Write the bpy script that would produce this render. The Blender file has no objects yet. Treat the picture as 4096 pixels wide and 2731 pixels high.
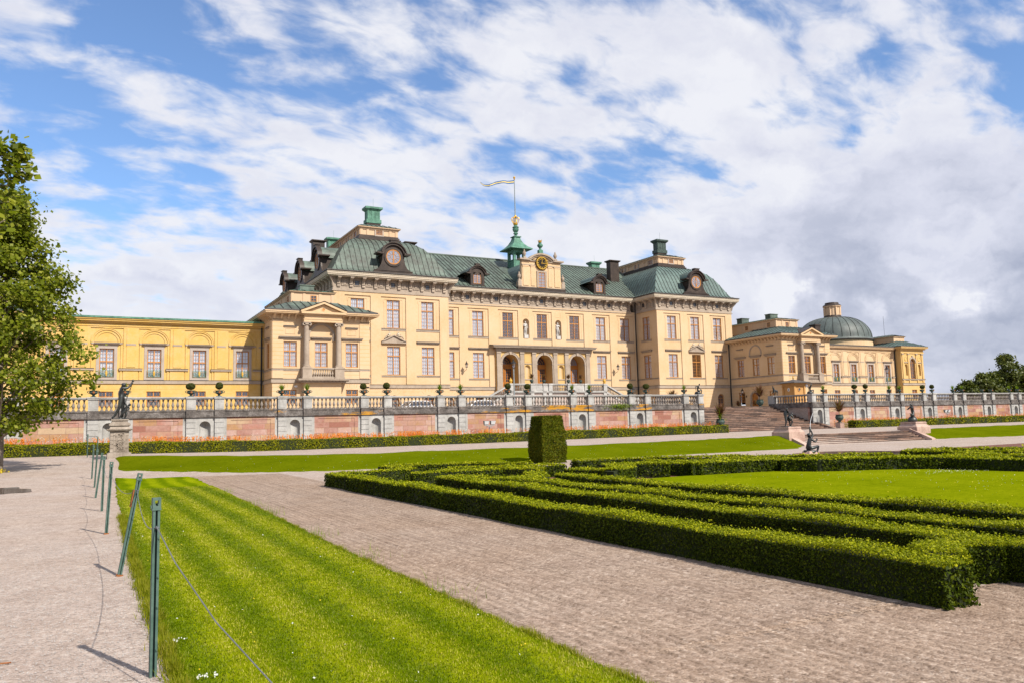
import bpy, bmesh, math, random
import numpy as np
from mathutils import Vector, Matrix
random.seed(7)
RNG = np.random.default_rng(11)
SC = bpy.context.scene
COL = SC.collection

# ---------------------------------------------------------------- camera
cam_d = bpy.data.cameras.new("camera")
cam = bpy.data.objects.new("camera", cam_d)
COL.objects.link(cam)
cam_d.sensor_width = 36.0
cam_d.lens = 3156.969 * 36.0 / 4096.0
cam_d.clip_start = 0.1
cam_d.clip_end = 6000.0
_yaw, _pit, _rol = (math.radians(a) for a in (28.77, 6.054, 1.489))
_F = Vector((math.sin(_yaw) * math.cos(_pit), math.cos(_yaw) * math.cos(_pit), math.sin(_pit)))
_R = Vector((math.cos(_yaw), -math.sin(_yaw), 0.0))
_U = _R.cross(_F)
_R2 = _R * math.cos(_rol) - _U * math.sin(_rol)
_U2 = _U * math.cos(_rol) + _R * math.sin(_rol)
CAM = Vector((-53.768, 0.0, 1.62))
cam.matrix_world = Matrix(((_R2.x, _U2.x, -_F.x, CAM.x), (_R2.y, _U2.y, -_F.y, CAM.y),
                           (_R2.z, _U2.z, -_F.z, CAM.z), (0, 0, 0, 1)))
SC.camera = cam

# ---------------------------------------------------------------- light, exposure
SUN_EL, SUN_AZ = 43.0, 160.5          # azimuth from +Y towards +X
_se, _sa = math.radians(SUN_EL), math.radians(SUN_AZ)
SUN_DIR = Vector((math.sin(_sa) * math.cos(_se), math.cos(_sa) * math.cos(_se), math.sin(_se)))
sun_d = bpy.data.lights.new("sun", 'SUN')
sun_d.energy = 5.0
sun_d.angle = math.radians(0.55)
sun_d.color = (1.0, 0.93, 0.82)
sun = bpy.data.objects.new("sun", sun_d)
COL.objects.link(sun)
sun.rotation_euler = SUN_DIR.to_track_quat('Z', 'Y').to_euler()
sun.location = (0, -40, 90)
SC.view_settings.view_transform = 'Standard'
SC.view_settings.look = 'None'
SC.view_settings.exposure = 0.60
SC.view_settings.gamma = 1.0

# ---------------------------------------------------------------- node helpers
def N(nt, typ, **kw):
    n = nt.nodes.new(typ)
    for k, v in kw.items():
        if k.startswith('i_'):
            key = k[2:]
            key = int(key) if key.isdigit() else key.replace('_', ' ')
            n.inputs[key].default_value = v
        else:
            setattr(n, k, v)
    return n

def L(nt, a, b):
    nt.links.new(a, b)

def mathn(nt, op, a, b=None, clamp=False):
    n = nt.nodes.new('ShaderNodeMath'); n.operation = op; n.use_clamp = clamp
    for i, x in enumerate((a, b)):
        if x is None: continue
        if isinstance(x, (int, float)): n.inputs[i].default_value = x
        else: nt.links.new(x, n.inputs[i])
    return n.outputs[0]

def ramp(nt, fac, stops, interp='LINEAR'):
    r = nt.nodes.new('ShaderNodeValToRGB'); r.color_ramp.interpolation = interp
    el = r.color_ramp.elements
    while len(el) > 1: el.remove(el[-1])
    el[0].position = stops[0][0]; c = stops[0][1]
    el[0].color = (*c, 1) if len(c) == 3 else c
    for p, c in stops[1:]:
        e = el.new(p); e.color = (*c, 1) if len(c) == 3 else c
    nt.links.new(fac, r.inputs[0])
    return r.outputs[0]

def mixc(nt, fac, a, b, mode='MIX'):
    n = nt.nodes.new('ShaderNodeMix'); n.data_type = 'RGBA'; n.blend_type = mode
    for idx, x in ((0, fac), (6, a), (7, b)):
        if isinstance(x, (int, float)): n.inputs[idx].default_value = x
        elif isinstance(x, tuple): n.inputs[idx].default_value = (*x, 1) if len(x) == 3 else x
        else: nt.links.new(x, n.inputs[idx])
    return n.outputs[2]

# ---------------------------------------------------------------- sky with clouds
W = bpy.data.worlds.new("World"); SC.world = W; W.use_nodes = True
nt = W.node_tree; nt.nodes.clear()
out = N(nt, 'ShaderNodeOutputWorld'); bg = N(nt, 'ShaderNodeBackground'); bg.inputs[1].default_value = 1.0
L(nt, bg.outputs[0], out.inputs[0])
sky = N(nt, 'ShaderNodeTexSky'); sky.sky_type = 'NISHITA'; sky.sun_disc = False
sky.sun_elevation = _se; sky.sun_rotation = _sa
sky.air_density = 1.0; sky.dust_density = 0.6; sky.ozone_density = 2.0; sky.altitude = 20
tc = N(nt, 'ShaderNodeTexCoord')
sep = N(nt, 'ShaderNodeSeparateXYZ'); L(nt, tc.outputs['Generated'], sep.inputs[0])
zz = mathn(nt, 'ADD', mathn(nt, 'MAXIMUM', sep.outputs[2], 0.0), 0.32)
px = mathn(nt, 'DIVIDE', sep.outputs[0], zz); py = mathn(nt, 'DIVIDE', sep.outputs[1], zz)
cmb = N(nt, 'ShaderNodeCombineXYZ'); L(nt, px, cmb.inputs[0]); L(nt, py, cmb.inputs[1])
def noise(nt, vec, scale, detail=6, rough=0.55, dist=0.0, lac=2.0):
    n = N(nt, 'ShaderNodeTexNoise'); n.inputs['Scale'].default_value = scale
    n.inputs['Detail'].default_value = detail; n.inputs['Roughness'].default_value = rough
    n.inputs['Distortion'].default_value = dist; n.inputs['Lacunarity'].default_value = lac
    if vec is not None: L(nt, vec, n.inputs['Vector'])
    return n
def sky_blob(az, el, rad, amp):
    a, e = math.radians(az), math.radians(el)
    c = (math.sin(a) * math.cos(e), math.cos(a) * math.cos(e), math.sin(e))
    d = N(nt, 'ShaderNodeVectorMath', operation='DISTANCE'); d.inputs[1].default_value = c
    L(nt, warped, d.inputs[0])
    t = mathn(nt, 'DIVIDE', d.outputs['Value'], math.radians(rad))
    return mathn(nt, 'MULTIPLY', mathn(nt, 'POWER', 2.718, mathn(nt, 'MULTIPLY', mathn(nt, 'MULTIPLY', t, t), -1.0)), amp)
wn = noise(nt, tc.outputs['Generated'], 7.0, 6, 0.6)
ws = N(nt, 'ShaderNodeVectorMath', operation='MULTIPLY_ADD'); ws.inputs[1].default_value = (0.20, 0.20, 0.12); ws.inputs[2].default_value = (-0.10, -0.10, -0.06)
L(nt, wn.outputs['Color'], ws.inputs[0])
wa = N(nt, 'ShaderNodeVectorMath', operation='ADD'); L(nt, tc.outputs['Generated'], wa.inputs[0]); L(nt, ws.outputs[0], wa.inputs[1])
warped = wa.outputs[0]
mp = N(nt, 'ShaderNodeMapping'); mp.inputs['Rotation'].default_value = (0, 0, math.radians(-38)); mp.inputs['Scale'].default_value = (1.0, 1.7, 1.0); mp.inputs['Location'].default_value = (0.35, 0.1, 0.0)
L(nt, cmb.outputs[0], mp.inputs[0])
big = noise(nt, mp.outputs[0], 4.4, 5, 0.5, 0.3)
fine = noise(nt, mp.outputs[0], 11.0, 7, 0.55, 0.4)
cov = mathn(nt, 'ADD', mathn(nt, 'MULTIPLY', big.outputs[0], 0.62), mathn(nt, 'MULTIPLY', fine.outputs[0], 0.38))
# clear gaps (-) and cloud banks (+) in fixed sky directions: azimuth, elevation, radius, amount
SKY_BLOBS = [(4.4, 26.8, 3.4, -.17), (8.6, 27.7, 2.6, -.08), (2.3, 24.7, 2.6, -.10), (-3.2, 19.1, 2.8, -.12), (0.5, 18.2, 2.6, -.08), (6.3, 17.9, 3.0, -.08),
             (3.9, 15.6, 2.4, -.07), (22.9, 25.4, 2.0, -.08), (34.2, 17.9, 2.6, -.11), (39.2, 18.5, 2.6, -.13),
             (43.0, 18.4, 2.2, -.10), (29.5, 17.6, 2.2, -.06), (1.2, 13.0, 2.4, -.10), (60.9, 19.8, 2.8, -.10), (63.5, 19.1, 2.4, -.10),
             (57.6, 23.6, 3.0, -.09), (63.5, 24.5, 3.0, -.06), (14.0, 27.6, 3, -.05),
             (30.9, 24.6, 5, .06), (39.3, 22.5, 4, .06), (22.8, 20.1, 4, .05), (45.5, 24.8, 4, .05), (4.0, 9.5, 5, .10),
             (14.0, 13.2, 5, .05), (48.1, 15.0, 6, .10), (55.8, 14.9, 6, .12), (58.9, 9.2, 7, .14), (49.8, 10.2, 7, .12), (36.2, 12.4, 5, .08), (24.9, 12.3, 4, .08)]
for b in SKY_BLOBS:
    cov = mathn(nt, 'ADD', cov, sky_blob(*b))
hz = N(nt, 'ShaderNodeMapRange'); L(nt, sep.outputs[2], hz.inputs[0])
hz.inputs[1].default_value = 0.0; hz.inputs[2].default_value = 0.24; hz.inputs[3].default_value = 0.17; hz.inputs[4].default_value = 0.0
cov = mathn(nt, 'ADD', cov, hz.outputs[0])
cf = N(nt, 'ShaderNodeMapRange'); cf.interpolation_type = 'SMOOTHSTEP'; L(nt, cov, cf.inputs[0])
cf.inputs[1].default_value = 0.385; cf.inputs[2].default_value = 0.575; cf.inputs[3].default_value = 0.03; cf.inputs[4].default_value = 0.97
# shading: thick middles a little greyer than the lit rims; low eastern bank grey-lavender with two lit puffs
thick = N(nt, 'ShaderNodeMapRange'); L(nt, cov, thick.inputs[0]); thick.inputs[1].default_value = 0.52; thick.inputs[2].default_value = 0.80
mr = N(nt, 'ShaderNodeMapping'); mr.inputs['Scale'].default_value = (1.0, 1.0, 2.1); L(nt, warped, mr.inputs[0])
rel = noise(nt, mr.outputs[0], 8.5, 6, 0.52, 0.2)
bank_ = mathn(nt, 'ADD', sky_blob(60, 6.5, 9.5, .46), mathn(nt, 'ADD', sky_blob(63, 2.5, 4.5, .22), sky_blob(52, 9, 5, .10)))
puff = mathn(nt, 'ADD', mathn(nt, 'ADD', sky_blob(48.1, 8.5, 1.25, 1.0), sky_blob(49.3, 8.3, 1.0, .7)), mathn(nt, 'ADD', mathn(nt, 'ADD', sky_blob(57.6, 7.3, 1.2, 1.0), sky_blob(59.3, 6.9, 1.2, .9)), sky_blob(53.0, 7.3, 0.9, .6)))
puff = mathn(nt, 'MULTIPLY', puff, mathn(nt, 'MULTIPLY', fine.outputs[0], 1.9), clamp=True)
relc = N(nt, 'ShaderNodeMapRange'); L(nt, rel.outputs[0], relc.inputs[0]); relc.inputs[1].default_value = 0.34; relc.inputs[2].default_value = 0.66; relc.inputs[3].default_value = -0.04; relc.inputs[4].default_value = 0.30
shade = mathn(nt, 'ADD', mathn(nt, 'MULTIPLY', bank_, mathn(nt, 'ADD', mathn(nt, 'MULTIPLY', rel.outputs[0], 1.2), 0.4)), mathn(nt, 'MULTIPLY', relc.outputs[0], mathn(nt, 'ADD', thick.outputs[0], 0.5)))
shade = mathn(nt, 'SUBTRACT', shade, mathn(nt, 'MULTIPLY', puff, 0.75), clamp=True)
ccol = ramp(nt, shade, [(0.0, (0.585, 0.59, 0.625)), (0.30, (0.475, 0.487, 0.560)), (0.65, (0.355, 0.375, 0.455)), (1.0, (0.25, 0.275, 0.36))])
skyc = mixc(nt, 1.0, sky.outputs[0], (0.088, 0.106, 0.126), 'MULTIPLY')
fin = mixc(nt, cf.outputs[0], skyc, ccol)
L(nt, fin, bg.inputs[0])

# ---------------------------------------------------------------- mesh helpers
class MB:
    """Collects faces; T maps local (x along wall, y into wall, z up) to the world."""
    def __init__(s, T=None):
        s.v = []; s.f = []; s.mi = []; s.T = T
    def P(s, x, y, z):
        s.v.append(s.T(x, y, z) if s.T else (x, y, z)); return len(s.v) - 1
    def face(s, pts, mi=0):
        s.f.append([s.P(*p) for p in pts]); s.mi.append(mi)
    def box(s, x0, x1, y0, y1, z0, z1, mi=0):
        i = [s.P(x, y, z) for z in (z0, z1) for y in (y0, y1) for x in (x0, x1)]
        for q in ((0, 1, 3, 2), (4, 6, 7, 5), (0, 4, 5, 1), (2, 3, 7, 6), (0, 2, 6, 4), (1, 5, 7, 3)):
            s.f.append([i[k] for k in q]); s.mi.append(mi)
    def frustum(s, a, b, z0, z1, mi=0):
        """a, b = (x0,x1,y0,y1) rectangles at z0 and z1"""
        i = [s.P(x, y, z) for (r, z) in ((a, z0), (b, z1)) for (x, y) in ((r[0], r[2]), (r[1], r[2]), (r[1], r[3]), (r[0], r[3]))]
        for q in ((3, 2, 1, 0), (4, 5, 6, 7), (0, 1, 5, 4), (1, 2, 6, 5), (2, 3, 7, 6), (3, 0, 4, 7)):
            s.f.append([i[k] for k in q]); s.mi.append(mi)
    def prism(s, poly, a0, a1, axis='x', mi=0):
        """polygon (p,q) extruded: axis x -> (a,p,q); y -> (p,a,q); z -> (p,q,a)"""
        def pt(a, p, q):
            return {'x': (a, p, q), 'y': (p, a, q), 'z': (p, q, a)}[axis]
        A = [s.P(*pt(a0, p, q)) for p, q in poly]; B = [s.P(*pt(a1, p, q)) for p, q in poly]
        n = len(poly)
        s.f.append(A[::-1]); s.f.append(B[:]); s.mi += [mi, mi]
        for k in range(n):
            s.f.append([A[k], A[(k + 1) % n], B[(k + 1) % n], B[k]]); s.mi.append(mi)
    def lathe(s, prof, c=(0, 0, 0), seg=16, mi=0, sx=1.0, sy=1.0, cap=True):
        rings = []
        for r, z in prof:
            rings.append([s.P(c[0] + sx * r * math.cos(2 * math.pi * k / seg), c[1] + sy * r * math.sin(2 * math.pi * k / seg), c[2] + z) for k in range(seg)])
        for a, b in zip(rings, rings[1:]):
            for k in range(seg):
                s.f.append([a[k], a[(k + 1) % seg], b[(k + 1) % seg], b[k]]); s.mi.append(mi)
        if cap:
            s.f.append(rings[0][::-1]); s.f.append(rings[-1][:]); s.mi += [mi, mi]
    def tube(s, pts, rad, seg=8, mi=0):
        pts = [Vector(p) for p in pts]; n = len(pts)
        rad = rad if isinstance(rad, (list, tuple)) else [rad] * n
        rings = []; prev = None
        for i, p in enumerate(pts):
            d = (pts[min(i + 1, n - 1)] - pts[max(i - 1, 0)]).normalized()
            if prev is None: a = d.orthogonal().normalized()
            else: a = (prev - d * prev.dot(d)).normalized()
            prev = a; b = d.cross(a)
            rings.append([s.P(*(p + (a * math.cos(2 * math.pi * k / seg) + b * math.sin(2 * math.pi * k / seg)) * rad[i])) for k in range(seg)])
        for a, b in zip(rings, rings[1:]):
            for k in range(seg):
                s.f.append([a[k], a[(k + 1) % seg], b[(k + 1) % seg], b[k]]); s.mi.append(mi)
        s.f.append(rings[0][::-1]); s.f.append(rings[-1][:]); s.mi += [mi, mi]
    def arc(s, cx, cz, r0, r1, y0, y1, a0=0.0, a1=180.0, seg=14, mi=0):
        """flat ring segment standing in the wall plane"""
        A = [math.radians(a0 + (a1 - a0) * k / seg) for k in range(seg + 1)]
        for p, q in zip(A, A[1:]):
            c = [(cx + r * math.cos(t), cz + r * math.sin(t)) for r, t in ((r0, p), (r1, p), (r1, q), (r0, q))]
            i = [s.P(x, y, z) for y in (y0, y1) for x, z in c]
            for f in ((0, 1, 2, 3), (7, 6, 5, 4), (0, 4, 5, 1), (1, 5, 6, 2), (2, 6, 7, 3), (3, 7, 4, 0)):
                s.f.append([i[k] for k in f]); s.mi.append(mi)
    def mesh(s, name, mats, smooth=False):
        me = bpy.data.meshes.new(name)
        me.from_pydata(s.v, [], s.f)
        for m in mats: me.materials.append(m)
        if len(mats) > 1: me.polygons.foreach_set('material_index', s.mi)
        bm = bmesh.new(); bm.from_mesh(me)
        bmesh.ops.recalc_face_normals(bm, faces=bm.faces); bm.to_mesh(me); bm.free()
        if smooth: me.polygons.foreach_set('use_smooth', [True] * len(me.polygons))
        me.update(); return me

WL = {}
def link(name, me, parent=None, loc=None, rz=0.0):
    """one mesh object; meshes are made in world coordinates unless loc is given"""
    o = bpy.data.objects.new(name, me); COL.objects.link(o)
    w = Vector(loc) if loc is not None else Vector((0, 0, 0))
    if parent is not None:
        o.parent = parent
        o.location = w - WL.get(parent.name, Vector((0, 0, 0))) if (parent.name in WL) else w
    else:
        o.location = w
    if loc is None and parent is None: pass
    o.rotation_euler = (0, 0, rz)
    WL[o.name] = w
    return o
def tag(o, label, cat, group=None):
    o['label'] = label; o['category'] = cat
    if group: o['group'] = group
    return o
def thing(name, label, cat, loc=(0, 0, 0), group=None, rz=0.0):
    o = bpy.data.objects.new(name, None); COL.objects.link(o)
    o.empty_display_size = 0.3; o.location = loc; o.rotation_euler = (0, 0, rz)
    WL[o.name] = Vector(loc)
    return tag(o, label, cat, group)
def part(name, mb, mats, parent, smooth=False):
    mats = mats if isinstance(mats, (list, tuple)) else [mats]
    return link(name, mb.mesh(name, mats, smooth), parent)
def local(name, me, parent, loc=(0, 0, 0), rz=0.0):
    """child with coordinates local to its parent"""
    o = bpy.data.objects.new(name, me); COL.objects.link(o); o.parent = parent
    o.location = loc; o.rotation_euler = (0, 0, rz); return o
def lone(name, mb, mats, label, cat, group=None, smooth=False):
    mats = mats if isinstance(mats, (list, tuple)) else [mats]
    return tag(link(name, mb.mesh(name, mats, smooth)), label, cat, group)
def setting(name, me):
    o = link(name, me); o['kind'] = 'structure'; return o
def copy_tree(o, parent=None):
    c = o.copy(); COL.objects.link(c)
    if parent is not None: c.parent = parent
    for ch in [k for k in ALLCH.get(o.name, o.children)]: copy_tree(ch, c)
    return c
ALLCH = {}
def fast_mesh(name, verts, faces, mat, smooth=False):
    """verts (n,3), faces (m,k) with equal k"""
    verts = np.asarray(verts, np.float32); faces = np.asarray(faces, np.int32)
    me = bpy.data.meshes.new(name); n, k = faces.shape
    me.vertices.add(len(verts)); me.vertices.foreach_set('co', verts.ravel())
    me.loops.add(n * k); me.loops.foreach_set('vertex_index', faces.ravel())
    me.polygons.add(n); me.polygons.foreach_set('loop_start', np.arange(0, n * k, k, dtype=np.int32))
    me.polygons.foreach_set('loop_total', np.full(n, k, np.int32))
    me.materials.append(mat); me.update(calc_edges=True)
    if smooth: me.polygons.foreach_set('use_smooth', [True] * n)
    return me
# ---------------------------------------------------------------- materials
KA = 0.76
def kk(c): return tuple(KA * x for x in c)
def mat(name, rough=0.8, spec=0.3, metal=0.0):
    m = bpy.data.materials.new(name); m.use_nodes = True
    nt = m.node_tree; b = nt.nodes['Principled BSDF']
    b.inputs['Roughness'].default_value = rough
    b.inputs['Specular IOR Level'].default_value = spec
    b.inputs['Metallic'].default_value = metal
    return m, nt, b
def coords(nt, kind='Object'):
    return N(nt, 'ShaderNodeTexCoord').outputs[kind]
def wpos(nt):
    return N(nt, 'ShaderNodeNewGeometry').outputs['Position']
def bump(nt, b, height, strength=0.3, dist=0.02):
    n = N(nt, 'ShaderNodeBump'); n.inputs['Strength'].default_value = strength; n.inputs['Distance'].default_value = dist
    L(nt, height, n.inputs['Height']); L(nt, n.outputs[0], b.inputs['Normal'])
def mottled(name, c1, c2, c3=None, scale=0.6, rough=0.85, bscale=30, bstr=0.15, bdist=0.01, spec=0.25, streak=0.0, metal=0.0, fine=8.0):
    """base colour mottled by two noises; streak > 0 adds vertical run-off stains"""
    m, nt, b = mat(name, rough, spec, metal); p = wpos(nt); c1, c2, c3 = kk(c1), kk(c2), kk(c3) if c3 else None
    n1 = noise(nt, p, scale, 5, 0.6); n2 = noise(nt, p, fine, 5, 0.65)
    f = mathn(nt, 'ADD', mathn(nt, 'MULTIPLY', n1.outputs[0], 0.6), mathn(nt, 'MULTIPLY', n2.outputs[0], 0.4))
    c = ramp(nt, f, [(0.36, c1), (0.52, c2), (0.66, c3 or c2)])
    if streak:
        mp = N(nt, 'ShaderNodeMapping'); mp.inputs['Scale'].default_value = (2.2, 2.2, 0.12); L(nt, p, mp.inputs[0])
        n3 = noise(nt, mp.outputs[0], 1.0, 4, 0.6)
        s = N(nt, 'ShaderNodeMapRange'); L(nt, n3.outputs[0], s.inputs[0]); s.inputs[1].default_value = 0.55; s.inputs[2].default_value = 0.75; s.inputs[4].default_value = streak
        c = mixc(nt, s.outputs[0], c, tuple(x * 0.6 for x in c1))
    L(nt, c, b.inputs['Base Color'])
    n4 = noise(nt, p, bscale, 4, 0.6); bump(nt, b, n4.outputs[0], bstr, bdist)
    return m
M = {}
M['stucco'] = mottled('yellow_stucco', (0.605, 0.415, 0.225), (0.650, 0.465, 0.280), (0.665, 0.490, 0.315), 0.35, streak=0.20, fine=3.5)
M['stucco_wing'] = mottled('deep_yellow_stucco', (0.620, 0.390, 0.095), (0.650, 0.430, 0.145), (0.660, 0.460, 0.205), 0.9, streak=0.12, fine=4.5)
M['stucco_dark'] = mottled('ochre_stucco', (0.60, 0.385, 0.13), (0.635, 0.42, 0.17), (0.65, 0.45, 0.20), 0.4, fine=3.0)
M['pink_stucco'] = mottled('peach_stucco', (0.60, 0.41, 0.255), (0.64, 0.45, 0.29), None, 0.4)
M['groove'] = mottled('joint_shadow_paint', (0.55, 0.33, 0.10), (0.60, 0.38, 0.13), None, 0.6)
M['trim'] = mottled('beige_stone_trim', (0.31, 0.245, 0.19), (0.40, 0.325, 0.255), (0.44, 0.365, 0.29), 0.8, streak=0.35, fine=5.0)
M['trim_light'] = mottled('pale_cornice_paint', (0.48, 0.40, 0.30), (0.56, 0.48, 0.37), None, 0.7, streak=0.2)
M['trim_dark'] = mottled('sheet_metal_capping', (0.060, 0.052, 0.050), (0.10, 0.088, 0.082), None, 1.0, rough=0.55)
M['grey_stone'] = mottled('grey_granite', (0.31, 0.30, 0.28), (0.44, 0.43, 0.41), (0.55, 0.54, 0.51), 1.0, streak=0.45, fine=7.0, bstr=0.3)
M['baluster'] = mottled('weathered_baluster_stone', (0.17, 0.14, 0.12), (0.27, 0.23, 0.20), (0.36, 0.32, 0.285), 2.0, streak=0.4, fine=12.0, bstr=0.3)
M['marble'] = mottled('white_marble', (0.44, 0.42, 0.40), (0.56, 0.54, 0.51), None, 2.0)
M['frame'] = mottled('orange_brown_window_paint', (0.46, 0.185, 0.040), (0.52, 0.225, 0.056), None, 1.5, rough=0.5)
M['oak'] = mottled('oak_door', (0.36, 0.13, 0.02), (0.46, 0.18, 0.035), None, 2.0, rough=0.45)
M['white_trim'] = mottled('grey_window_surround', (0.36, 0.30, 0.25), (0.43, 0.365, 0.31), None, 1.0)
M['curtain'] = mottled('white_curtain', (0.84, 0.90, 0.96), (0.95, 0.99, 1.0), None, 2.0)
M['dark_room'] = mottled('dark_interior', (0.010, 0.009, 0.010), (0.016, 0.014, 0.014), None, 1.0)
M['gold'] = mottled('gilding', (0.78, 0.42, 0.05), (0.90, 0.55, 0.10), None, 3.0, rough=0.32, metal=0.75)
M['gold_paint'] = mottled('gold_paint', (0.50, 0.27, 0.03), (0.62, 0.36, 0.05), None, 3.0, rough=0.4)
M['bronze'] = mottled('dark_bronze', (0.020, 0.021, 0.022), (0.042, 0.045, 0.044), (0.07, 0.085, 0.075), 3.0, rough=0.42, metal=0.35, spec=0.5, fine=14)
M['bronze_green'] = mottled('green_bronze', (0.026, 0.042, 0.036), (0.052, 0.080, 0.068), (0.09, 0.135, 0.112), 4.0, rough=0.55, fine=16)
M['copper_bright'] = mottled('verdigris_copper', (0.045, 0.12, 0.083), (0.095, 0.235, 0.165), (0.16, 0.34, 0.25), 1.6, rough=0.6, streak=0.55)
M['copper_brown'] = mottled('brown_copper', (0.028, 0.019, 0.015), (0.052, 0.036, 0.028), (0.085, 0.06, 0.045), 1.2, rough=0.5, streak=0.25)
M['black_metal'] = mottled('black_iron', (0.012, 0.012, 0.013), (0.022, 0.022, 0.024), None, 3.0, rough=0.5)
M['steel_grey'] = mottled('painted_grey_steel', (0.20, 0.24, 0.25), (0.27, 0.31, 0.32), None, 3.0, rough=0.5)
M['post_green'] = mottled('green_grey_post_paint', (0.055, 0.105, 0.085), (0.085, 0.145, 0.120), (0.12, 0.18, 0.155), 5.0, rough=0.55, fine=30)
M['rust'] = mottled('rust', (0.20, 0.065, 0.02), (0.32, 0.12, 0.04), None, 9.0)
M['wire'] = mottled('galvanised_wire', (0.10, 0.11, 0.12), (0.15, 0.16, 0.17), None, 3.0, rough=0.4)
M['soil'] = mottled('red_brown_soil', (0.10, 0.045, 0.028), (0.17, 0.07, 0.045), (0.22, 0.10, 0.07), 3.0, bscale=25, bstr=0.6)
M['pedestal'] = mottled('weathered_limestone', (0.20, 0.16, 0.125), (0.34, 0.285, 0.235), (0.46, 0.40, 0.34), 1.6, streak=0.6, fine=9.0, bstr=0.4)
M['pink_ped'] = mottled('pink_sandstone_block', (0.34, 0.22, 0.175), (0.50, 0.35, 0.285), (0.56, 0.42, 0.35), 1.4, streak=0.4, fine=9.0, bstr=0.35)
M['bark'] = mottled('grey_bark', (0.15, 0.115, 0.085), (0.26, 0.21, 0.165), (0.32, 0.27, 0.22), 4.0, bscale=18, bstr=0.6)
M['booth'] = mottled('ochre_booth_paint', (0.46, 0.245, 0.085), (0.51, 0.28, 0.10), None, 1.2)
M['flag_blue'] = mottled('blue_cloth', (0.03, 0.10, 0.28), (0.04, 0.13, 0.34), None, 3.0)
M['flag_yellow'] = mottled('yellow_cloth', (0.75, 0.55, 0.12), (0.80, 0.62, 0.16), None, 3.0)
M['black_paint'] = mottled('clock_face_black', (0.010, 0.008, 0.007), (0.016, 0.012, 0.010), None, 3.0)
M['lamp_white'] = mottled('white_enamel', (0.75, 0.76, 0.78), (0.82, 0.83, 0.84), None, 3.0, rough=0.3)
M['car_white'] = mottled('white_car_paint', (0.70, 0.71, 0.73), (0.74, 0.75, 0.77), None, 1.0, rough=0.25, spec=0.6)
M['car_dark'] = mottled('dark_blue_car_paint', (0.03, 0.04, 0.07), (0.04, 0.05, 0.09), None, 1.0, rough=0.25, spec=0.6)
M['rubber'] = mottled('tyre_rubber', (0.015, 0.015, 0.015), (0.022, 0.022, 0.022), None, 4.0)
M['shutter'] = mottled('closed_grey_shutter', (0.16, 0.15, 0.14), (0.22, 0.21, 0.19), None, 2.0)

def glass_mat():
    m, nt, b = mat('window_glass', 0.04, 0.9)
    nt.nodes.remove(b); o = nt.nodes['Material Output']
    tr = N(nt, 'ShaderNodeBsdfTransparent'); tr.inputs[0].default_value = (0.86, 0.88, 0.93, 1)
    gl = N(nt, 'ShaderNodeBsdfGlossy'); gl.inputs['Roughness'].default_value = 0.06; gl.inputs[0].default_value = (0.85, 0.88, 0.95, 1)
    n = noise(nt, wpos(nt), 5.0, 2, 0.5); bm_ = N(nt, 'ShaderNodeBump'); bm_.inputs['Strength'].default_value = 0.25; bm_.inputs['Distance'].default_value = 0.02
    L(nt, n.outputs[0], bm_.inputs['Height']); L(nt, bm_.outputs[0], gl.inputs['Normal'])
    lw = N(nt, 'ShaderNodeLayerWeight'); lw.inputs[0].default_value = 0.35
    f = mathn(nt, 'ADD', mathn(nt, 'MULTIPLY', lw.outputs['Facing'], 0.35), 0.20, clamp=True)
    mx = N(nt, 'ShaderNodeMixShader'); L(nt, f, mx.inputs[0]); L(nt, tr.outputs[0], mx.inputs[1]); L(nt, gl.outputs[0], mx.inputs[2])
    L(nt, mx.outputs[0], o.inputs['Surface']); return m
M['glass'] = glass_mat()

def copper_roof(name, c1, c2, c3):
    """aged copper sheet: green patina over brown in patches, faint cross joints"""
    m, nt, b = mat(name, 0.55, 0.35, 0.0); p = wpos(nt); c1, c2, c3 = kk(c1), kk(c2), kk(c3)
    n1 = noise(nt, p, 0.45, 6, 0.65, 0.4); n2 = noise(nt, p, 2.6, 5, 0.7)
    mp = N(nt, 'ShaderNodeMapping'); mp.inputs['Scale'].default_value = (2.0, 2.0, 0.3); L(nt, p, mp.inputs[0])
    n3 = noise(nt, mp.outputs[0], 1.6, 4, 0.6)
    f = mathn(nt, 'ADD', mathn(nt, 'ADD', mathn(nt, 'MULTIPLY', n1.outputs[0], 0.45), mathn(nt, 'MULTIPLY', n2.outputs[0], 0.25)), mathn(nt, 'MULTIPLY', n3.outputs[0], 0.30))
    c = ramp(nt, f, [(0.36, c1), (0.50, c2), (0.62, c3)])
    br = N(nt, 'ShaderNodeTexBrick'); br.offset = 0.5
    mp2 = N(nt, 'ShaderNodeMapping'); mp2.inputs['Rotation'].default_value = (math.radians(90), 0, 0); L(nt, p, mp2.inputs[0])
    L(nt, mp2.outputs[0], br.inputs['Vector']); br.inputs['Scale'].default_value = 1.0; br.inputs['Brick Width'].default_value = 0.62; br.inputs['Row Height'].default_value = 0.75
    br.inputs['Mortar Size'].default_value = 0.012; br.inputs['Mortar Smooth'].default_value = 0.6
    br.inputs['Color1'].default_value = (0.84, 0.84, 0.84, 1); br.inputs['Color2'].default_value = (1.1, 1.1, 1.1, 1); br.inputs['Mortar'].default_value = (0.45, 0.45, 0.45, 1)
    c = mixc(nt, 0.75, c, br.outputs['Color'], 'MULTIPLY')
    L(nt, c, b.inputs['Base Color']); bump(nt, b, n2.outputs[0], 0.25, 0.03); return m
M['copper'] = copper_roof('patina_copper_sheet', (0.052, 0.050, 0.040), (0.098, 0.128, 0.104), (0.150, 0.205, 0.165))
M['copper_blue'] = copper_roof('blue_green_copper_sheet', (0.060, 0.082, 0.076), (0.098, 0.150, 0.136), (0.140, 0.215, 0.190))
M['copper_dome'] = copper_roof('grey_green_dome_copper', (0.060, 0.068, 0.066), (0.092, 0.112, 0.106), (0.125, 0.155, 0.145))
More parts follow.
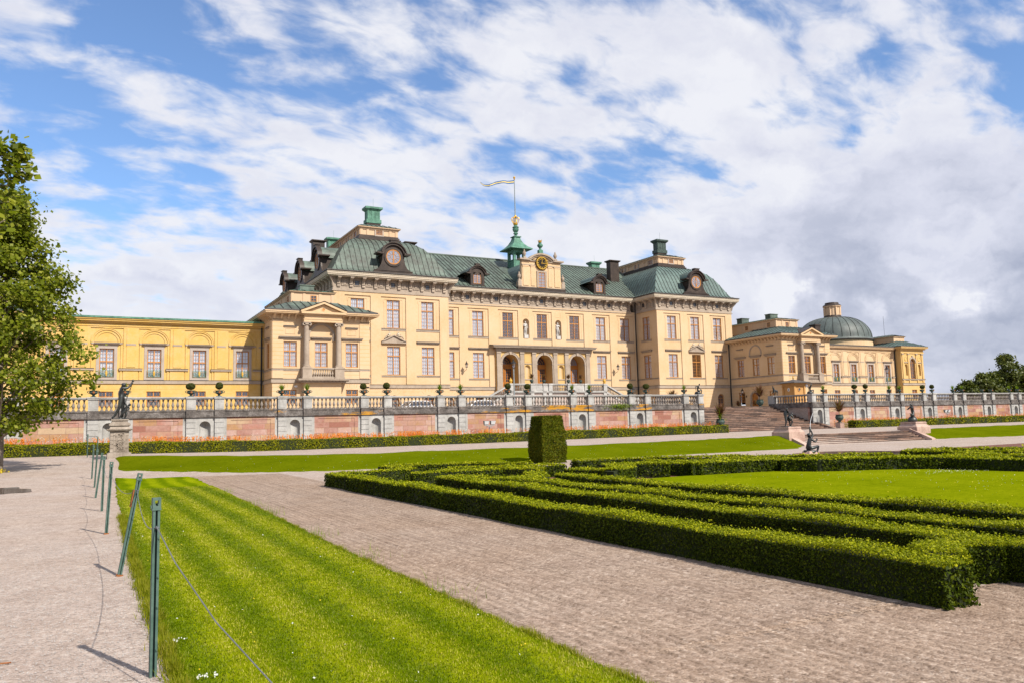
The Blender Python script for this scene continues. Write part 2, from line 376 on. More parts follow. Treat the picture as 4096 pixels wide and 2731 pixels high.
M['seam'] = mottled('standing_seam', (0.022, 0.024, 0.020), (0.040, 0.045, 0.038), None, 1.0, rough=0.6)

def block_wall(name, cols, bw, rh, mortar, mcol, msize, scale=1.0, bstr=0.4):
    """coursed stone: brick pattern picks a block, noise picks its colour"""
    m, nt, b = mat(name, 0.85, 0.25); p = coords(nt, 'Object'); cols = [kk(c) for c in cols]; mcol = kk(mcol)
    mp = N(nt, 'ShaderNodeMapping'); mp.inputs['Rotation'].default_value = (math.radians(90), 0, 0); L(nt, p, mp.inputs[0])
    br = N(nt, 'ShaderNodeTexBrick'); br.offset = 0.43; br.squash = 1.5; br.squash_frequency = 3
    L(nt, mp.outputs[0], br.inputs['Vector']); br.inputs['Scale'].default_value = scale
    br.inputs['Brick Width'].default_value = bw; br.inputs['Row Height'].default_value = rh
    br.inputs['Mortar Size'].default_value = msize; br.inputs['Mortar Smooth'].default_value = 0.4; br.inputs['Bias'].default_value = 0.0
    br.inputs['Color1'].default_value = (0, 0, 0, 1); br.inputs['Color2'].default_value = (1, 1, 1, 1); br.inputs['Mortar'].default_value = (0.5, 0.5, 0.5, 1)
    n1 = noise(nt, p, 1.3, 5, 0.6); n2 = noise(nt, p, 9.0, 5, 0.7)
    f = mathn(nt, 'ADD', mathn(nt, 'MULTIPLY', br.outputs['Color'], 0.62), mathn(nt, 'MULTIPLY', n1.outputs[0], 0.38))
    f = mathn(nt, 'ADD', mathn(nt, 'MULTIPLY', mathn(nt, 'SUBTRACT', f, 0.5), 1.35), 0.5, clamp=True)
    k = len(cols); c = ramp(nt, f, [(0.12 + 0.76 * i / (k - 1), q) for i, q in enumerate(cols)])
    c = mixc(nt, 0.45, c, ramp(nt, n2.outputs[0], [(0.3, (0.62, 0.60, 0.60)), (0.7, (1.15, 1.15, 1.15))]), 'MULTIPLY')
    c = mixc(nt, mathn(nt, 'MULTIPLY', br.outputs['Fac'], mortar), c, mcol)
    L(nt, c, b.inputs['Base Color'])
    h = mathn(nt, 'ADD', mathn(nt, 'MULTIPLY', br.outputs['Fac'], -1.0), mathn(nt, 'MULTIPLY', n2.outputs[0], 0.5))
    bump(nt, b, h, bstr, 0.015); return m
M['sandstone'] = block_wall('pink_sandstone_blocks', [(0.33, 0.145, 0.105), (0.45, 0.265, 0.215), (0.43, 0.245, 0.115), (0.52, 0.345, 0.295), (0.43, 0.205, 0.155), (0.52, 0.37, 0.235)], 0.92, 0.36, 0.75, (0.25, 0.15, 0.11), 0.014)
M['step_stone'] = block_wall('weathered_red_step_stone', [(0.09, 0.062, 0.052), (0.30, 0.175, 0.12), (0.15, 0.10, 0.08), (0.36, 0.235, 0.175), (0.11, 0.078, 0.066)], 1.3, 0.155, 0.9, (0.07, 0.05, 0.04), 0.02)
M['perron_stone'] = block_wall('pale_perron_blocks', [(0.46, 0.36, 0.31), (0.55, 0.45, 0.40), (0.50, 0.43, 0.38)], 0.9, 0.4, 0.6, (0.32, 0.26, 0.22), 0.010)

def plinth_mat():
    """dark weathered moulding with ochre lichen patches"""
    m, nt, b = mat('lichened_grey_moulding', 0.9, 0.2); p = wpos(nt)
    n1 = noise(nt, p, 2.0, 6, 0.65); n2 = noise(nt, p, 12.0, 5, 0.7)
    f = mathn(nt, 'ADD', mathn(nt, 'MULTIPLY', n1.outputs[0], 0.55), mathn(nt, 'MULTIPLY', n2.outputs[0], 0.45))
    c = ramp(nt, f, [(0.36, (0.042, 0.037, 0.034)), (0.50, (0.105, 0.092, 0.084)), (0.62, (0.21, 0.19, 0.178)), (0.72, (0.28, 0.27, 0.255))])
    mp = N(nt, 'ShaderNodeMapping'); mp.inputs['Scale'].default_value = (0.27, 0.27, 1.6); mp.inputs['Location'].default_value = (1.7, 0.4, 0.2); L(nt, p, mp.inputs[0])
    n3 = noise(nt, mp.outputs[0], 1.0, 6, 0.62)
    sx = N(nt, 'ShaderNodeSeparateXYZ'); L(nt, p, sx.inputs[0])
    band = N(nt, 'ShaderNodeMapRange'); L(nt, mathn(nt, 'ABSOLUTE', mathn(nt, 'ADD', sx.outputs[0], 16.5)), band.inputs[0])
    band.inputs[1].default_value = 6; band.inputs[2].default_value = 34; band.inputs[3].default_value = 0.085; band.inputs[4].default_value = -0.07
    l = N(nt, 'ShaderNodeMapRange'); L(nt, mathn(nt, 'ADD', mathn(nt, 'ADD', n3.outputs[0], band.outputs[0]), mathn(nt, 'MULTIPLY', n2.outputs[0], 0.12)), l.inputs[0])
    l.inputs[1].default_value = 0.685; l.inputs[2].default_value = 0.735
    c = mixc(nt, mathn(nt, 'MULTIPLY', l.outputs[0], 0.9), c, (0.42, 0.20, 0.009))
    L(nt, c, b.inputs['Base Color']); bump(nt, b, n2.outputs[0], 0.4, 0.02); return m
M['plinth'] = plinth_mat()

def gravel_mat(name, raked):
    m, nt, b = mat(name, 0.92, 0.15); p = wpos(nt)
    v = N(nt, 'ShaderNodeTexVoronoi'); v.inputs['Scale'].default_value = 62; L(nt, p, v.inputs['Vector'])
    v2 = N(nt, 'ShaderNodeTexVoronoi'); v2.inputs['Scale'].default_value = 24; L(nt, p, v2.inputs['Vector'])
    n1 = noise(nt, p, 0.35, 5, 0.6); n2 = noise(nt, p, 5.0, 6, 0.7); n5 = noise(nt, p, 1.6, 4, 0.6)
    sepc = N(nt, 'ShaderNodeSeparateColor'); L(nt, v.outputs['Color'], sepc.inputs[0])
    sepd = N(nt, 'ShaderNodeSeparateColor'); L(nt, v2.outputs['Color'], sepd.inputs[0])
    g = mathn(nt, 'ADD', mathn(nt, 'MULTIPLY', sepc.outputs[0], 0.6), mathn(nt, 'MULTIPLY', sepd.outputs[1], 0.4))
    if raked: cs = [(0.0, (0.165, 0.120, 0.090)), (0.35, (0.315, 0.240, 0.185)), (0.7, (0.405, 0.320, 0.255)), (1.0, (0.56, 0.475, 0.405))]
    else: cs = [(0.0, (0.25, 0.20, 0.170)), (0.35, (0.41, 0.335, 0.285)), (0.7, (0.485, 0.41, 0.36)), (1.0, (0.61, 0.545, 0.49))]
    cs = [(q, kk(w)) for q, w in cs]; c = ramp(nt, g, cs)
    # (stone colours above)
    # warm sandy streaks and paler, bluish gravel; broad variation
    c = mixc(nt, 0.85, c, ramp(nt, n1.outputs[0], [(0.35, (0.95, 0.90, 0.86)), (0.65, (1.02, 1.02, 1.04))]), 'MULTIPLY')
    c = mixc(nt, 0.8, c, ramp(nt, n2.outputs[0], [(0.30, (0.78, 0.77, 0.76)), (0.55, (1.0, 1.0, 1.0)), (0.8, (1.12, 1.10, 1.08))]), 'MULTIPLY')
    c = mixc(nt, 0.6, c, ramp(nt, n5.outputs[0], [(0.38, (0.86, 0.82, 0.80)), (0.58, (1.04, 1.03, 1.02))]), 'MULTIPLY')
    h = mathn(nt, 'ADD', mathn(nt, 'MULTIPLY', v.outputs['Distance'], -0.5), mathn(nt, 'MULTIPLY', v2.outputs['Distance'], -0.6))
    if raked:
        sx = N(nt, 'ShaderNodeSeparateXYZ'); L(nt, p, sx.inputs[0])
        mp = N(nt, 'ShaderNodeMapping'); mp.inputs['Scale'].default_value = (7.0, 0.07, 1); L(nt, p, mp.inputs[0])
        n3 = noise(nt, mp.outputs[0], 1.0, 5, 0.6)
        wob = mathn(nt, 'ADD', mathn(nt, 'MULTIPLY', n2.outputs[0], 0.05), mathn(nt, 'MULTIPLY', n5.outputs[0], 0.09))
        w = mathn(nt, 'SINE', mathn(nt, 'MULTIPLY', mathn(nt, 'ADD', sx.outputs[0], wob), 2 * math.pi / 0.118))
        w = mathn(nt, 'MULTIPLY', w, mathn(nt, 'ADD', mathn(nt, 'MULTIPLY', ramp_val(nt, n3.outputs[0], 0.36, 0.56), 0.8), 0.2))
        fw = mathn(nt, 'ADD', mathn(nt, 'MULTIPLY', w, 0.5), mathn(nt, 'MULTIPLY', mathn(nt, 'SUBTRACT', n2.outputs[0], 0.5), 0.7))
        c = mixc(nt, 0.42, c, ramp(nt, mathn(nt, 'ADD', fw, 0.5), [(0.05, (0.68, 0.64, 0.60)), (0.34, (0.98, 0.96, 0.94)), (0.9, (1.06, 1.05, 1.05))]), 'MULTIPLY')
        c = mixc(nt, 0.55, c, ramp(nt, n3.outputs[0], [(0.36, (0.60, 0.56, 0.53)), (0.46, (0.97, 0.95, 0.93)), (0.7, (1.10, 1.07, 1.05))]), 'MULTIPLY')
        h = mathn(nt, 'ADD', h, mathn(nt, 'MULTIPLY', w, 0.55)); h = mathn(nt, 'ADD', h, mathn(nt, 'MULTIPLY', n3.outputs[0], 1.3))
    h = mathn(nt, 'ADD', h, mathn(nt, 'MULTIPLY', n2.outputs[0], 0.8))
    L(nt, c, b.inputs['Base Color']); bump(nt, b, h, 0.55, 0.014); return m
def ramp_val(nt, x, a, b):
    r = N(nt, 'ShaderNodeMapRange'); L(nt, x, r.inputs[0]); r.inputs[1].default_value = a; r.inputs[2].default_value = b; return r.outputs[0]
M['gravel'] = gravel_mat('grey_pink_gravel', False)
M['gravel_raked'] = gravel_mat('raked_gravel', True)

def grass_mat(name, stripes=0.0, tint=(1, 1, 1), dir_x=True):
    m, nt, b = mat(name, 1.0, 0.0); p = wpos(nt)
    n1 = noise(nt, p, 0.5, 5, 0.6); n2 = noise(nt, p, 7.0, 6, 0.7); n3 = noise(nt, p, 45.0, 4, 0.7)
    f = mathn(nt, 'ADD', mathn(nt, 'ADD', mathn(nt, 'MULTIPLY', n1.outputs[0], 0.3), mathn(nt, 'MULTIPLY', n2.outputs[0], 0.35)), mathn(nt, 'MULTIPLY', n3.outputs[0], 0.35))
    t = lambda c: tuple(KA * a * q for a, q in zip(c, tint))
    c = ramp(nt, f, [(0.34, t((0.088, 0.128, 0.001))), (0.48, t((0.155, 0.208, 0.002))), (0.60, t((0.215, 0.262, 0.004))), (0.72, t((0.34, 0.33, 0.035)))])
    if stripes:
        sx = N(nt, 'ShaderNodeSeparateXYZ'); L(nt, p, sx.inputs[0])
        wob = mathn(nt, 'MULTIPLY', n1.outputs[0], 0.5)
        w = mathn(nt, 'SINE', mathn(nt, 'MULTIPLY', mathn(nt, 'ADD', sx.outputs[0 if dir_x else 1], wob), 2 * math.pi / stripes))
        w = mathn(nt, 'ADD', w, mathn(nt, 'MULTIPLY', mathn(nt, 'SUBTRACT', n2.outputs[0], 0.5), 3.0))
        c = mixc(nt, 1.0, c, ramp(nt, mathn(nt, 'ADD', mathn(nt, 'MULTIPLY', w, 0.5), 0.5), [(0.1, (0.70, 0.78, 0.75)), (0.9, (1.34, 1.24, 1.4))]), 'MULTIPLY')
    L(nt, c, b.inputs['Base Color'])
    bump(nt, b, mathn(nt, 'ADD', n3.outputs[0], mathn(nt, 'MULTIPLY', n2.outputs[0], 0.7)), 0.6, 0.03); return m
M['lawn'] = grass_mat('mown_lawn', 0.62)
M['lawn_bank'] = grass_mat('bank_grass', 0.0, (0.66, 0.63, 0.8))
M['lawn_parterre'] = grass_mat('parterre_lawn', 0.0, (1.08, 1.0, 1.0))

def leaf_mat(name, cols, trans=0.35, gloss=0.35, patch=1.6, stripes=0.0):
    """thin leaves: each leaf its own shade, light shining through"""
    m, nt, b = mat(name, 0.5, gloss); o = nt.nodes['Material Output']
    g = N(nt, 'ShaderNodeNewGeometry'); n1 = noise(nt, g.outputs['Position'], patch, 4, 0.6)
    f = mathn(nt, 'ADD', mathn(nt, 'MULTIPLY', g.outputs['Random Per Island'], 0.62), mathn(nt, 'MULTIPLY', n1.outputs[0], 0.38))
    cols = [kk(q) for q in cols]; k = len(cols); c = ramp(nt, f, [(0.1 + 0.75 * i / (k - 1), q) for i, q in enumerate(cols)])
    if stripes:
        sx = N(nt, 'ShaderNodeSeparateXYZ'); L(nt, g.outputs['Position'], sx.inputs[0]); n2 = noise(nt, g.outputs['Position'], 7.0, 4, 0.7)
        w = mathn(nt, 'SINE', mathn(nt, 'MULTIPLY', mathn(nt, 'ADD', sx.outputs[0], mathn(nt, 'MULTIPLY', n1.outputs[0], 0.25)), 2 * math.pi / stripes))
        w = mathn(nt, 'ADD', w, mathn(nt, 'MULTIPLY', mathn(nt, 'SUBTRACT', n2.outputs[0], 0.5), 3.0))
        c = mixc(nt, 1.0, c, ramp(nt, mathn(nt, 'ADD', mathn(nt, 'MULTIPLY', w, 0.5), 0.5), [(0.1, (0.64, 0.76, 0.8)), (0.9, (1.42, 1.28, 1.8))]), 'MULTIPLY')
    L(nt, c, b.inputs['Base Color'])
    tl = N(nt, 'ShaderNodeBsdfTranslucent'); L(nt, mixc(nt, 1.0, c, (1.35, 1.5, 0.7), 'MULTIPLY'), tl.inputs[0])
    mx = N(nt, 'ShaderNodeMixShader'); mx.inputs[0].default_value = trans
    L(nt, b.outputs[0], mx.inputs[1]); L(nt, tl.outputs[0], mx.inputs[2]); L(nt, mx.outputs[0], o.inputs['Surface']); return m
M['box_leaf'] = leaf_mat('shaded_box_leaf', [(0.016, 0.027, 0.001), (0.032, 0.050, 0.0015), (0.056, 0.080, 0.002), (0.11, 0.13, 0.005)], 0.10, 0.06)  # side leaves, darkened in colour to hold the shade of the hedge flanks
M['sunlit_box_tip'] = leaf_mat('sunlit_box_shoot', [(0.10, 0.128, 0.002), (0.20, 0.232, 0.003), (0.31, 0.335, 0.005), (0.46, 0.44, 0.014)], 0.25, 0.08, 2.5)  # young shoots, coloured brighter to paint sunlight onto the hedge tops
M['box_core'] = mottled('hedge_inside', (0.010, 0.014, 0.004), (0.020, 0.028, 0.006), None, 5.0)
M['yew_leaf'] = leaf_mat('yew_leaf', [(0.038, 0.052, 0.002), (0.070, 0.090, 0.003), (0.108, 0.125, 0.004), (0.165, 0.130, 0.008)], 0.12, 0.06)
M['hedge_leaf'] = leaf_mat('wall_hedge_leaf', [(0.08, 0.095, 0.002), (0.15, 0.168, 0.003), (0.24, 0.245, 0.005), (0.32, 0.28, 0.012)], 0.2, 0.08)
M['linden_leaf'] = leaf_mat('linden_leaf', [(0.050, 0.068, 0.002), (0.110, 0.145, 0.003), (0.20, 0.235, 0.008), (0.38, 0.37, 0.060)], 0.40, 0.2, 0.9)
M['tree_leaf'] = leaf_mat('far_tree_leaf', [(0.024, 0.036, 0.006), (0.052, 0.072, 0.008), (0.090, 0.110, 0.012), (0.125, 0.13, 0.016)], 0.2, 0.2, 0.3)
M['ball_leaf'] = leaf_mat('clipped_ball_leaf', [(0.026, 0.036, 0.008), (0.050, 0.068, 0.010), (0.085, 0.095, 0.014), (0.115, 0.105, 0.020)], 0.15, 0.2, 3.0)
M['spike_leaf'] = leaf_mat('spiky_green_leaf', [(0.10, 0.16, 0.010), (0.18, 0.26, 0.015), (0.30, 0.36, 0.03)], 0.35, 0.2, 3.0)
M['purple_leaf'] = leaf_mat('purple_cordyline_leaf', [(0.075, 0.022, 0.018), (0.14, 0.048, 0.032), (0.19, 0.095, 0.035), (0.22, 0.18, 0.04)], 0.15, 0.3, 3.0)
M['blade'] = leaf_mat('grass_blade', [(0.090, 0.125, 0.001), (0.170, 0.205, 0.002), (0.265, 0.265, 0.006), (0.40, 0.35, 0.07)], 0.35, 0.08, 1.2)
M['lawn_blade'] = leaf_mat('mown_grass_blade', [(0.095, 0.140, 0.001), (0.175, 0.228, 0.002), (0.265, 0.300, 0.008), (0.42, 0.40, 0.08)], 0.30, 0.04, 1.2, 0.62)
M['flower_orange'] = leaf_mat('orange_petal', [(0.62, 0.13, 0.01), (0.75, 0.22, 0.015), (0.80, 0.32, 0.03)], 0.3, 0.2)
M['flower_white'] = leaf_mat('white_petal', [(0.70, 0.70, 0.66), (0.80, 0.80, 0.78)], 0.3, 0.2)
M['flower_yellow'] = leaf_mat('yellow_petal', [(0.70, 0.50, 0.02), (0.80, 0.62, 0.05)], 0.3, 0.2)
M['pebble'] = mottled('loose_pebble', (0.26, 0.22, 0.20), (0.42, 0.375, 0.345), (0.58, 0.54, 0.51), 9.0, fine=60)
def water_mat(name, col, rough):
    m, nt, b = mat(name, rough, 0.6); b.inputs['Base Color'].default_value = (*col, 1); b.inputs['IOR'].default_value = 1.33
    n = noise(nt, wpos(nt), 6.0, 2, 0.5); bump(nt, b, n.outputs[0], 0.05, 0.01); return m
M['puddle'] = water_mat('puddle_water', (0.10, 0.075, 0.06), 0.03)
M['spout'] = water_mat('spouting_water', (0.75, 0.78, 0.80), 0.2)
# ---------------------------------------------------------------- terrain
def ss(t):
    t = np.clip(t, 0.0, 1.0); return t * t * (3 - 2 * t)
XF = [-60, -53, -51.3, -47.5, -45, -29, -20, -16, -4, 2, 60]
YF = [37.5, 37, 36, 32.8, 31.4, 29.7, 29.9, 33.3, 33.5, 31.2, 31]
XT = [-60, -53, -51.4, -46.6, -44, -34, -22, -16, -3, 8, 60]
YT = [44, 43, 42, 37.5, 35.6, 34.3, 34.6, 34.9, 35.4, 37, 37]
def z_up(x):
    return 0.5 + 0.18 * ss((-42.0 - x) / 14.0) + 0.10 * ss((x + 32.0) / 26.0)
def zt(x, y):
    x = np.asarray(x, float); y = np.asarray(y, float)
    yf = np.interp(x, XF, YF); yt = np.interp(x, XT, YT)
    low = 0.13 * ss((-47.0 - x) / 4.5) * np.clip((y - 29) / 7.0, 0, 1)
    low = low - 0.06 * ss((x + 19) / 3.0) * ss((-1.5 - x) / 2.0) * ss((y - 30.0) / 3.0)
    t = np.clip((y - yf) / (yt - yf), 0, 1)
    z = low + (z_up(x) - low) * (0.75 * t + 0.25 * ss(t))
    zl = 0.56 * np.clip((y - 27.0) / 19.0, 0, 1) + (z_up(x) - 0.56) * np.clip((y - 46.0) / 3.0, 0, 1)
    w = ss((-51.6 - x) / 1.3)
    return z * (1 - w) + zl * w
def zt1(x, y): return float(zt(x, y))
def grid_mesh(name, xs, ys, zf, m):
    X, Y = np.meshgrid(xs, ys); Z = zf(X, Y)
    V = np.stack([X, Y, Z], -1).reshape(-1, 3); nx, ny = len(xs), len(ys)
    i = np.arange(nx - 1)[None, :] + nx * np.arange(ny - 1)[:, None]
    F = np.stack([i, i + 1, i + 1 + nx, i + nx], -1).reshape(-1, 4)
    return fast_mesh(name, V, F, m, True)
gx = np.concatenate([[-4000, -1200, -400, -150, -90], np.arange(-70, 61, 1.0), [90, 150, 400, 1200, 4000]])
gy = np.concatenate([[-4000, -1000, -200, -60, -20], np.arange(-8, 53.5, 0.5), [60, 130, 400, 1200, 5000]])
setting('ground', grid_mesh('ground', gx, gy, lambda X, Y: zt(X, Y) - np.where((np.abs(X) > 100) | (Y > 120), 0.6, 0), M['gravel']))
def strip(name, xl, xr, ys, dz, m, nx=14, skirt=0.06, jag=0.0, seed=1):
    """sheet between two curves x=xl(y) and x=xr(y), lying dz above the terrain, edges tucked under"""
    r = np.random.default_rng(seed); ys = np.asarray(ys, float)
    a = np.array([xl(y) for y in ys]); b = np.array([xr(y) for y in ys])
    if jag:
        a = a + r.normal(0, jag, len(ys)); b = b + r.normal(0, jag, len(ys))
    t = np.concatenate([[0, 0.0], np.linspace(0, 1, nx), [1, 1.0]])[1:-1]
    X = a[:, None] + (b - a)[:, None] * t[None]; Y = np.repeat(ys[:, None], len(t), 1); Z = zt(X, Y) + dz
    Z[:, 0] -= skirt; Z[:, -1] -= skirt; Z[0] -= skirt; Z[-1] -= skirt
    d = 0.012; X[:, 1] = X[:, 0] + d; X[:, -2] = X[:, -1] - d
    V = np.stack([X, Y, Z], -1).reshape(-1, 3); n = len(t)
    i = np.arange(n - 1)[None, :] + n * np.arange(len(ys) - 1)[:, None]
    F = np.stack([i, i + 1, i + 1 + n, i + n], -1).reshape(-1, 4)
    return setting(name, fast_mesh(name, V, F, m, True))
def ip(xs, ys): return lambda t: float(np.interp(t, xs, ys))
lawn_l = ip([-6, 2, 5.8, 10.1, 22.4, 31, 37], [-53.15, -53.18, -53.14, -53.10, -52.86, -52.6, -52.35])
lawn_r = ip([-6, 4.2, 11.1, 23.0, 30.0, 31.9], [-50.75, -50.70, -50.62, -50.2, -50.05, -50.2])
strip('lawn', lawn_l, lawn_r, np.concatenate([np.arange(-6, 12, 0.08), np.arange(12, 31.9, 0.25)]), 0.035, M['lawn'], 22, jag=0.022)
# raked gravel between lawn and hedges
def rake(X, Y):
    """furrows left by the rake: irregular ridges running along the path"""
    wob = 0.05 * np.sin(Y * 0.35 + X * 0.8) + 0.02 * np.sin(Y * 1.1 + 2.0)
    u = (X + wob) * 2 * np.pi
    amp = 0.55 + 0.45 * np.sin(X * 9.1 + 0.5 * np.sin(Y * 0.23)) * np.sin(X * 3.7 + Y * 0.11)
    return 0.0065 * amp * (np.sin(u / 0.118) + 0.5 * np.sin(u / 0.083 + 1.3)) + 0.004 * np.sin(Y * 2.9 + X * 5) * np.sin(X * 11 + 1)
ys_ = np.concatenate([np.arange(-8, 1, .5), np.arange(1, 10, .10), np.arange(10, 31.6, .3)]); tt = np.linspace(0, 1, 190)
a_ = np.array([lawn_r(y) - .05 for y in ys_]); b_ = np.where(ys_ > 4.6, -46.9, -44.0)
X_ = a_[:, None] + (b_ - a_)[:, None] * tt[None]; Y_ = np.repeat(ys_[:, None], 190, 1); Z_ = zt(X_, Y_) + .016 + rake(X_, Y_) * np.minimum(1, 8 * tt * (1 - tt))[None]
n_ = 190; i_ = np.arange(n_ - 1)[None, :] + n_ * np.arange(len(ys_) - 1)[:, None]
setting('raked_gravel_path', fast_mesh('raked_gravel_path', np.stack([X_, Y_, Z_], -1).reshape(-1, 3), np.stack([i_, i_ + 1, i_ + 1 + n_, i_ + n_], -1).reshape(-1, 4), M['gravel_raked'], True))
# grass bank below the upper walk; two pieces either side of the low steps
def bank(name, x0, x1, seed):
    xs = np.concatenate([np.arange(x0, x1, 0.3), [x1]]); t = np.linspace(0, 1, 26)
    r = np.random.default_rng(seed)
    yf = np.interp(xs, XF, YF) - 0.05 + r.normal(0, 0.04, len(xs)); yt = np.interp(xs, XT, YT) + r.normal(0, 0.04, len(xs))
    X = np.repeat(xs[:, None], len(t), 1); Y = yf[:, None] + (yt - yf)[:, None] * t[None]
    Z = zt(X, Y) + 0.05 + 0.02 * np.sin(X * 1.7) * np.sin(Y * 1.3)
    Z[:, 0] -= 0.09; Z[:, -1] -= 0.09; Z[0] -= 0.09; Z[-1] -= 0.09
    V = np.stack([X, Y, Z], -1).reshape(-1, 3); n = len(t)
    i = np.arange(n - 1)[None, :] + n * np.arange(len(xs) - 1)[:, None]
    F = np.stack([i, i + 1, i + 1 + n, i + n], -1).reshape(-1, 4)
    setting(name, fast_mesh(name, V, F, M['lawn_bank'], True))
STEP_X0, STEP_X1 = -15.6, -3.9
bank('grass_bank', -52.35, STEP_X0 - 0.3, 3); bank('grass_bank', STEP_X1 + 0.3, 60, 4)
setting('parterre_soil', grid_mesh('parterre_soil', np.arange(-47.5, -9, 2.0), np.arange(4.9, 24.5, 1.0), lambda X, Y: zt(X, Y) + 0.008, M['soil']))
pl = ip([-6, 14.6, 15.6, 17.2, 18.3, 18.35], [-43.1, -43.1, -42.7, -41.2, -39.0, -38.6])
pr = ip([-6, 8.0, 12.4, 14.3, 15.6, 16.6, 18.0, 18.35], [-27, -28.5, -31.0, -31.5, -32.2, -34.4, -35.2, -38.3])
strip('parterre_lawn', pl, pr, np.arange(-6, 18.31, 0.25), 0.04, M['lawn_parterre'], 30, jag=0.01)

def disc_sheet(name, cx, cy, rx, ry, dz, m, seed, n=48):
    r = np.random.default_rng(seed); mb = MB(); pts = []
    for k in range(n):
        a = 2 * math.pi * k / n; q = 1 + 0.16 * math.sin(3 * a + seed) + 0.1 * math.sin(7 * a + 2 * seed) + r.normal(0, 0.015)
        pts.append((cx + rx * q * math.cos(a), cy + ry * q * math.sin(a)))
    mb.face([(x, y, zt1(x, y) + dz) for x, y in pts]); return mb
pud = disc_sheet('puddle', -55.75, 28.6, 0.75, 1.15, 0.008, M['puddle'], 3)
setting('puddle', pud.mesh('puddle', [M['puddle']]))

# ---------------------------------------------------------------- terrace
FLOOR = 2.85; YB = 51.9; STX = 6.9; STY = 57.2
tb = MB()
tb.box(-120, -STX, YB + 0.65, STY, -1, FLOOR); tb.box(STX, 160, YB + 0.65, STY, -1, FLOOR); tb.box(-120, 160, STY, 140, -1, FLOOR)
setting('terrace', tb.mesh('terrace', [M['gravel']]))

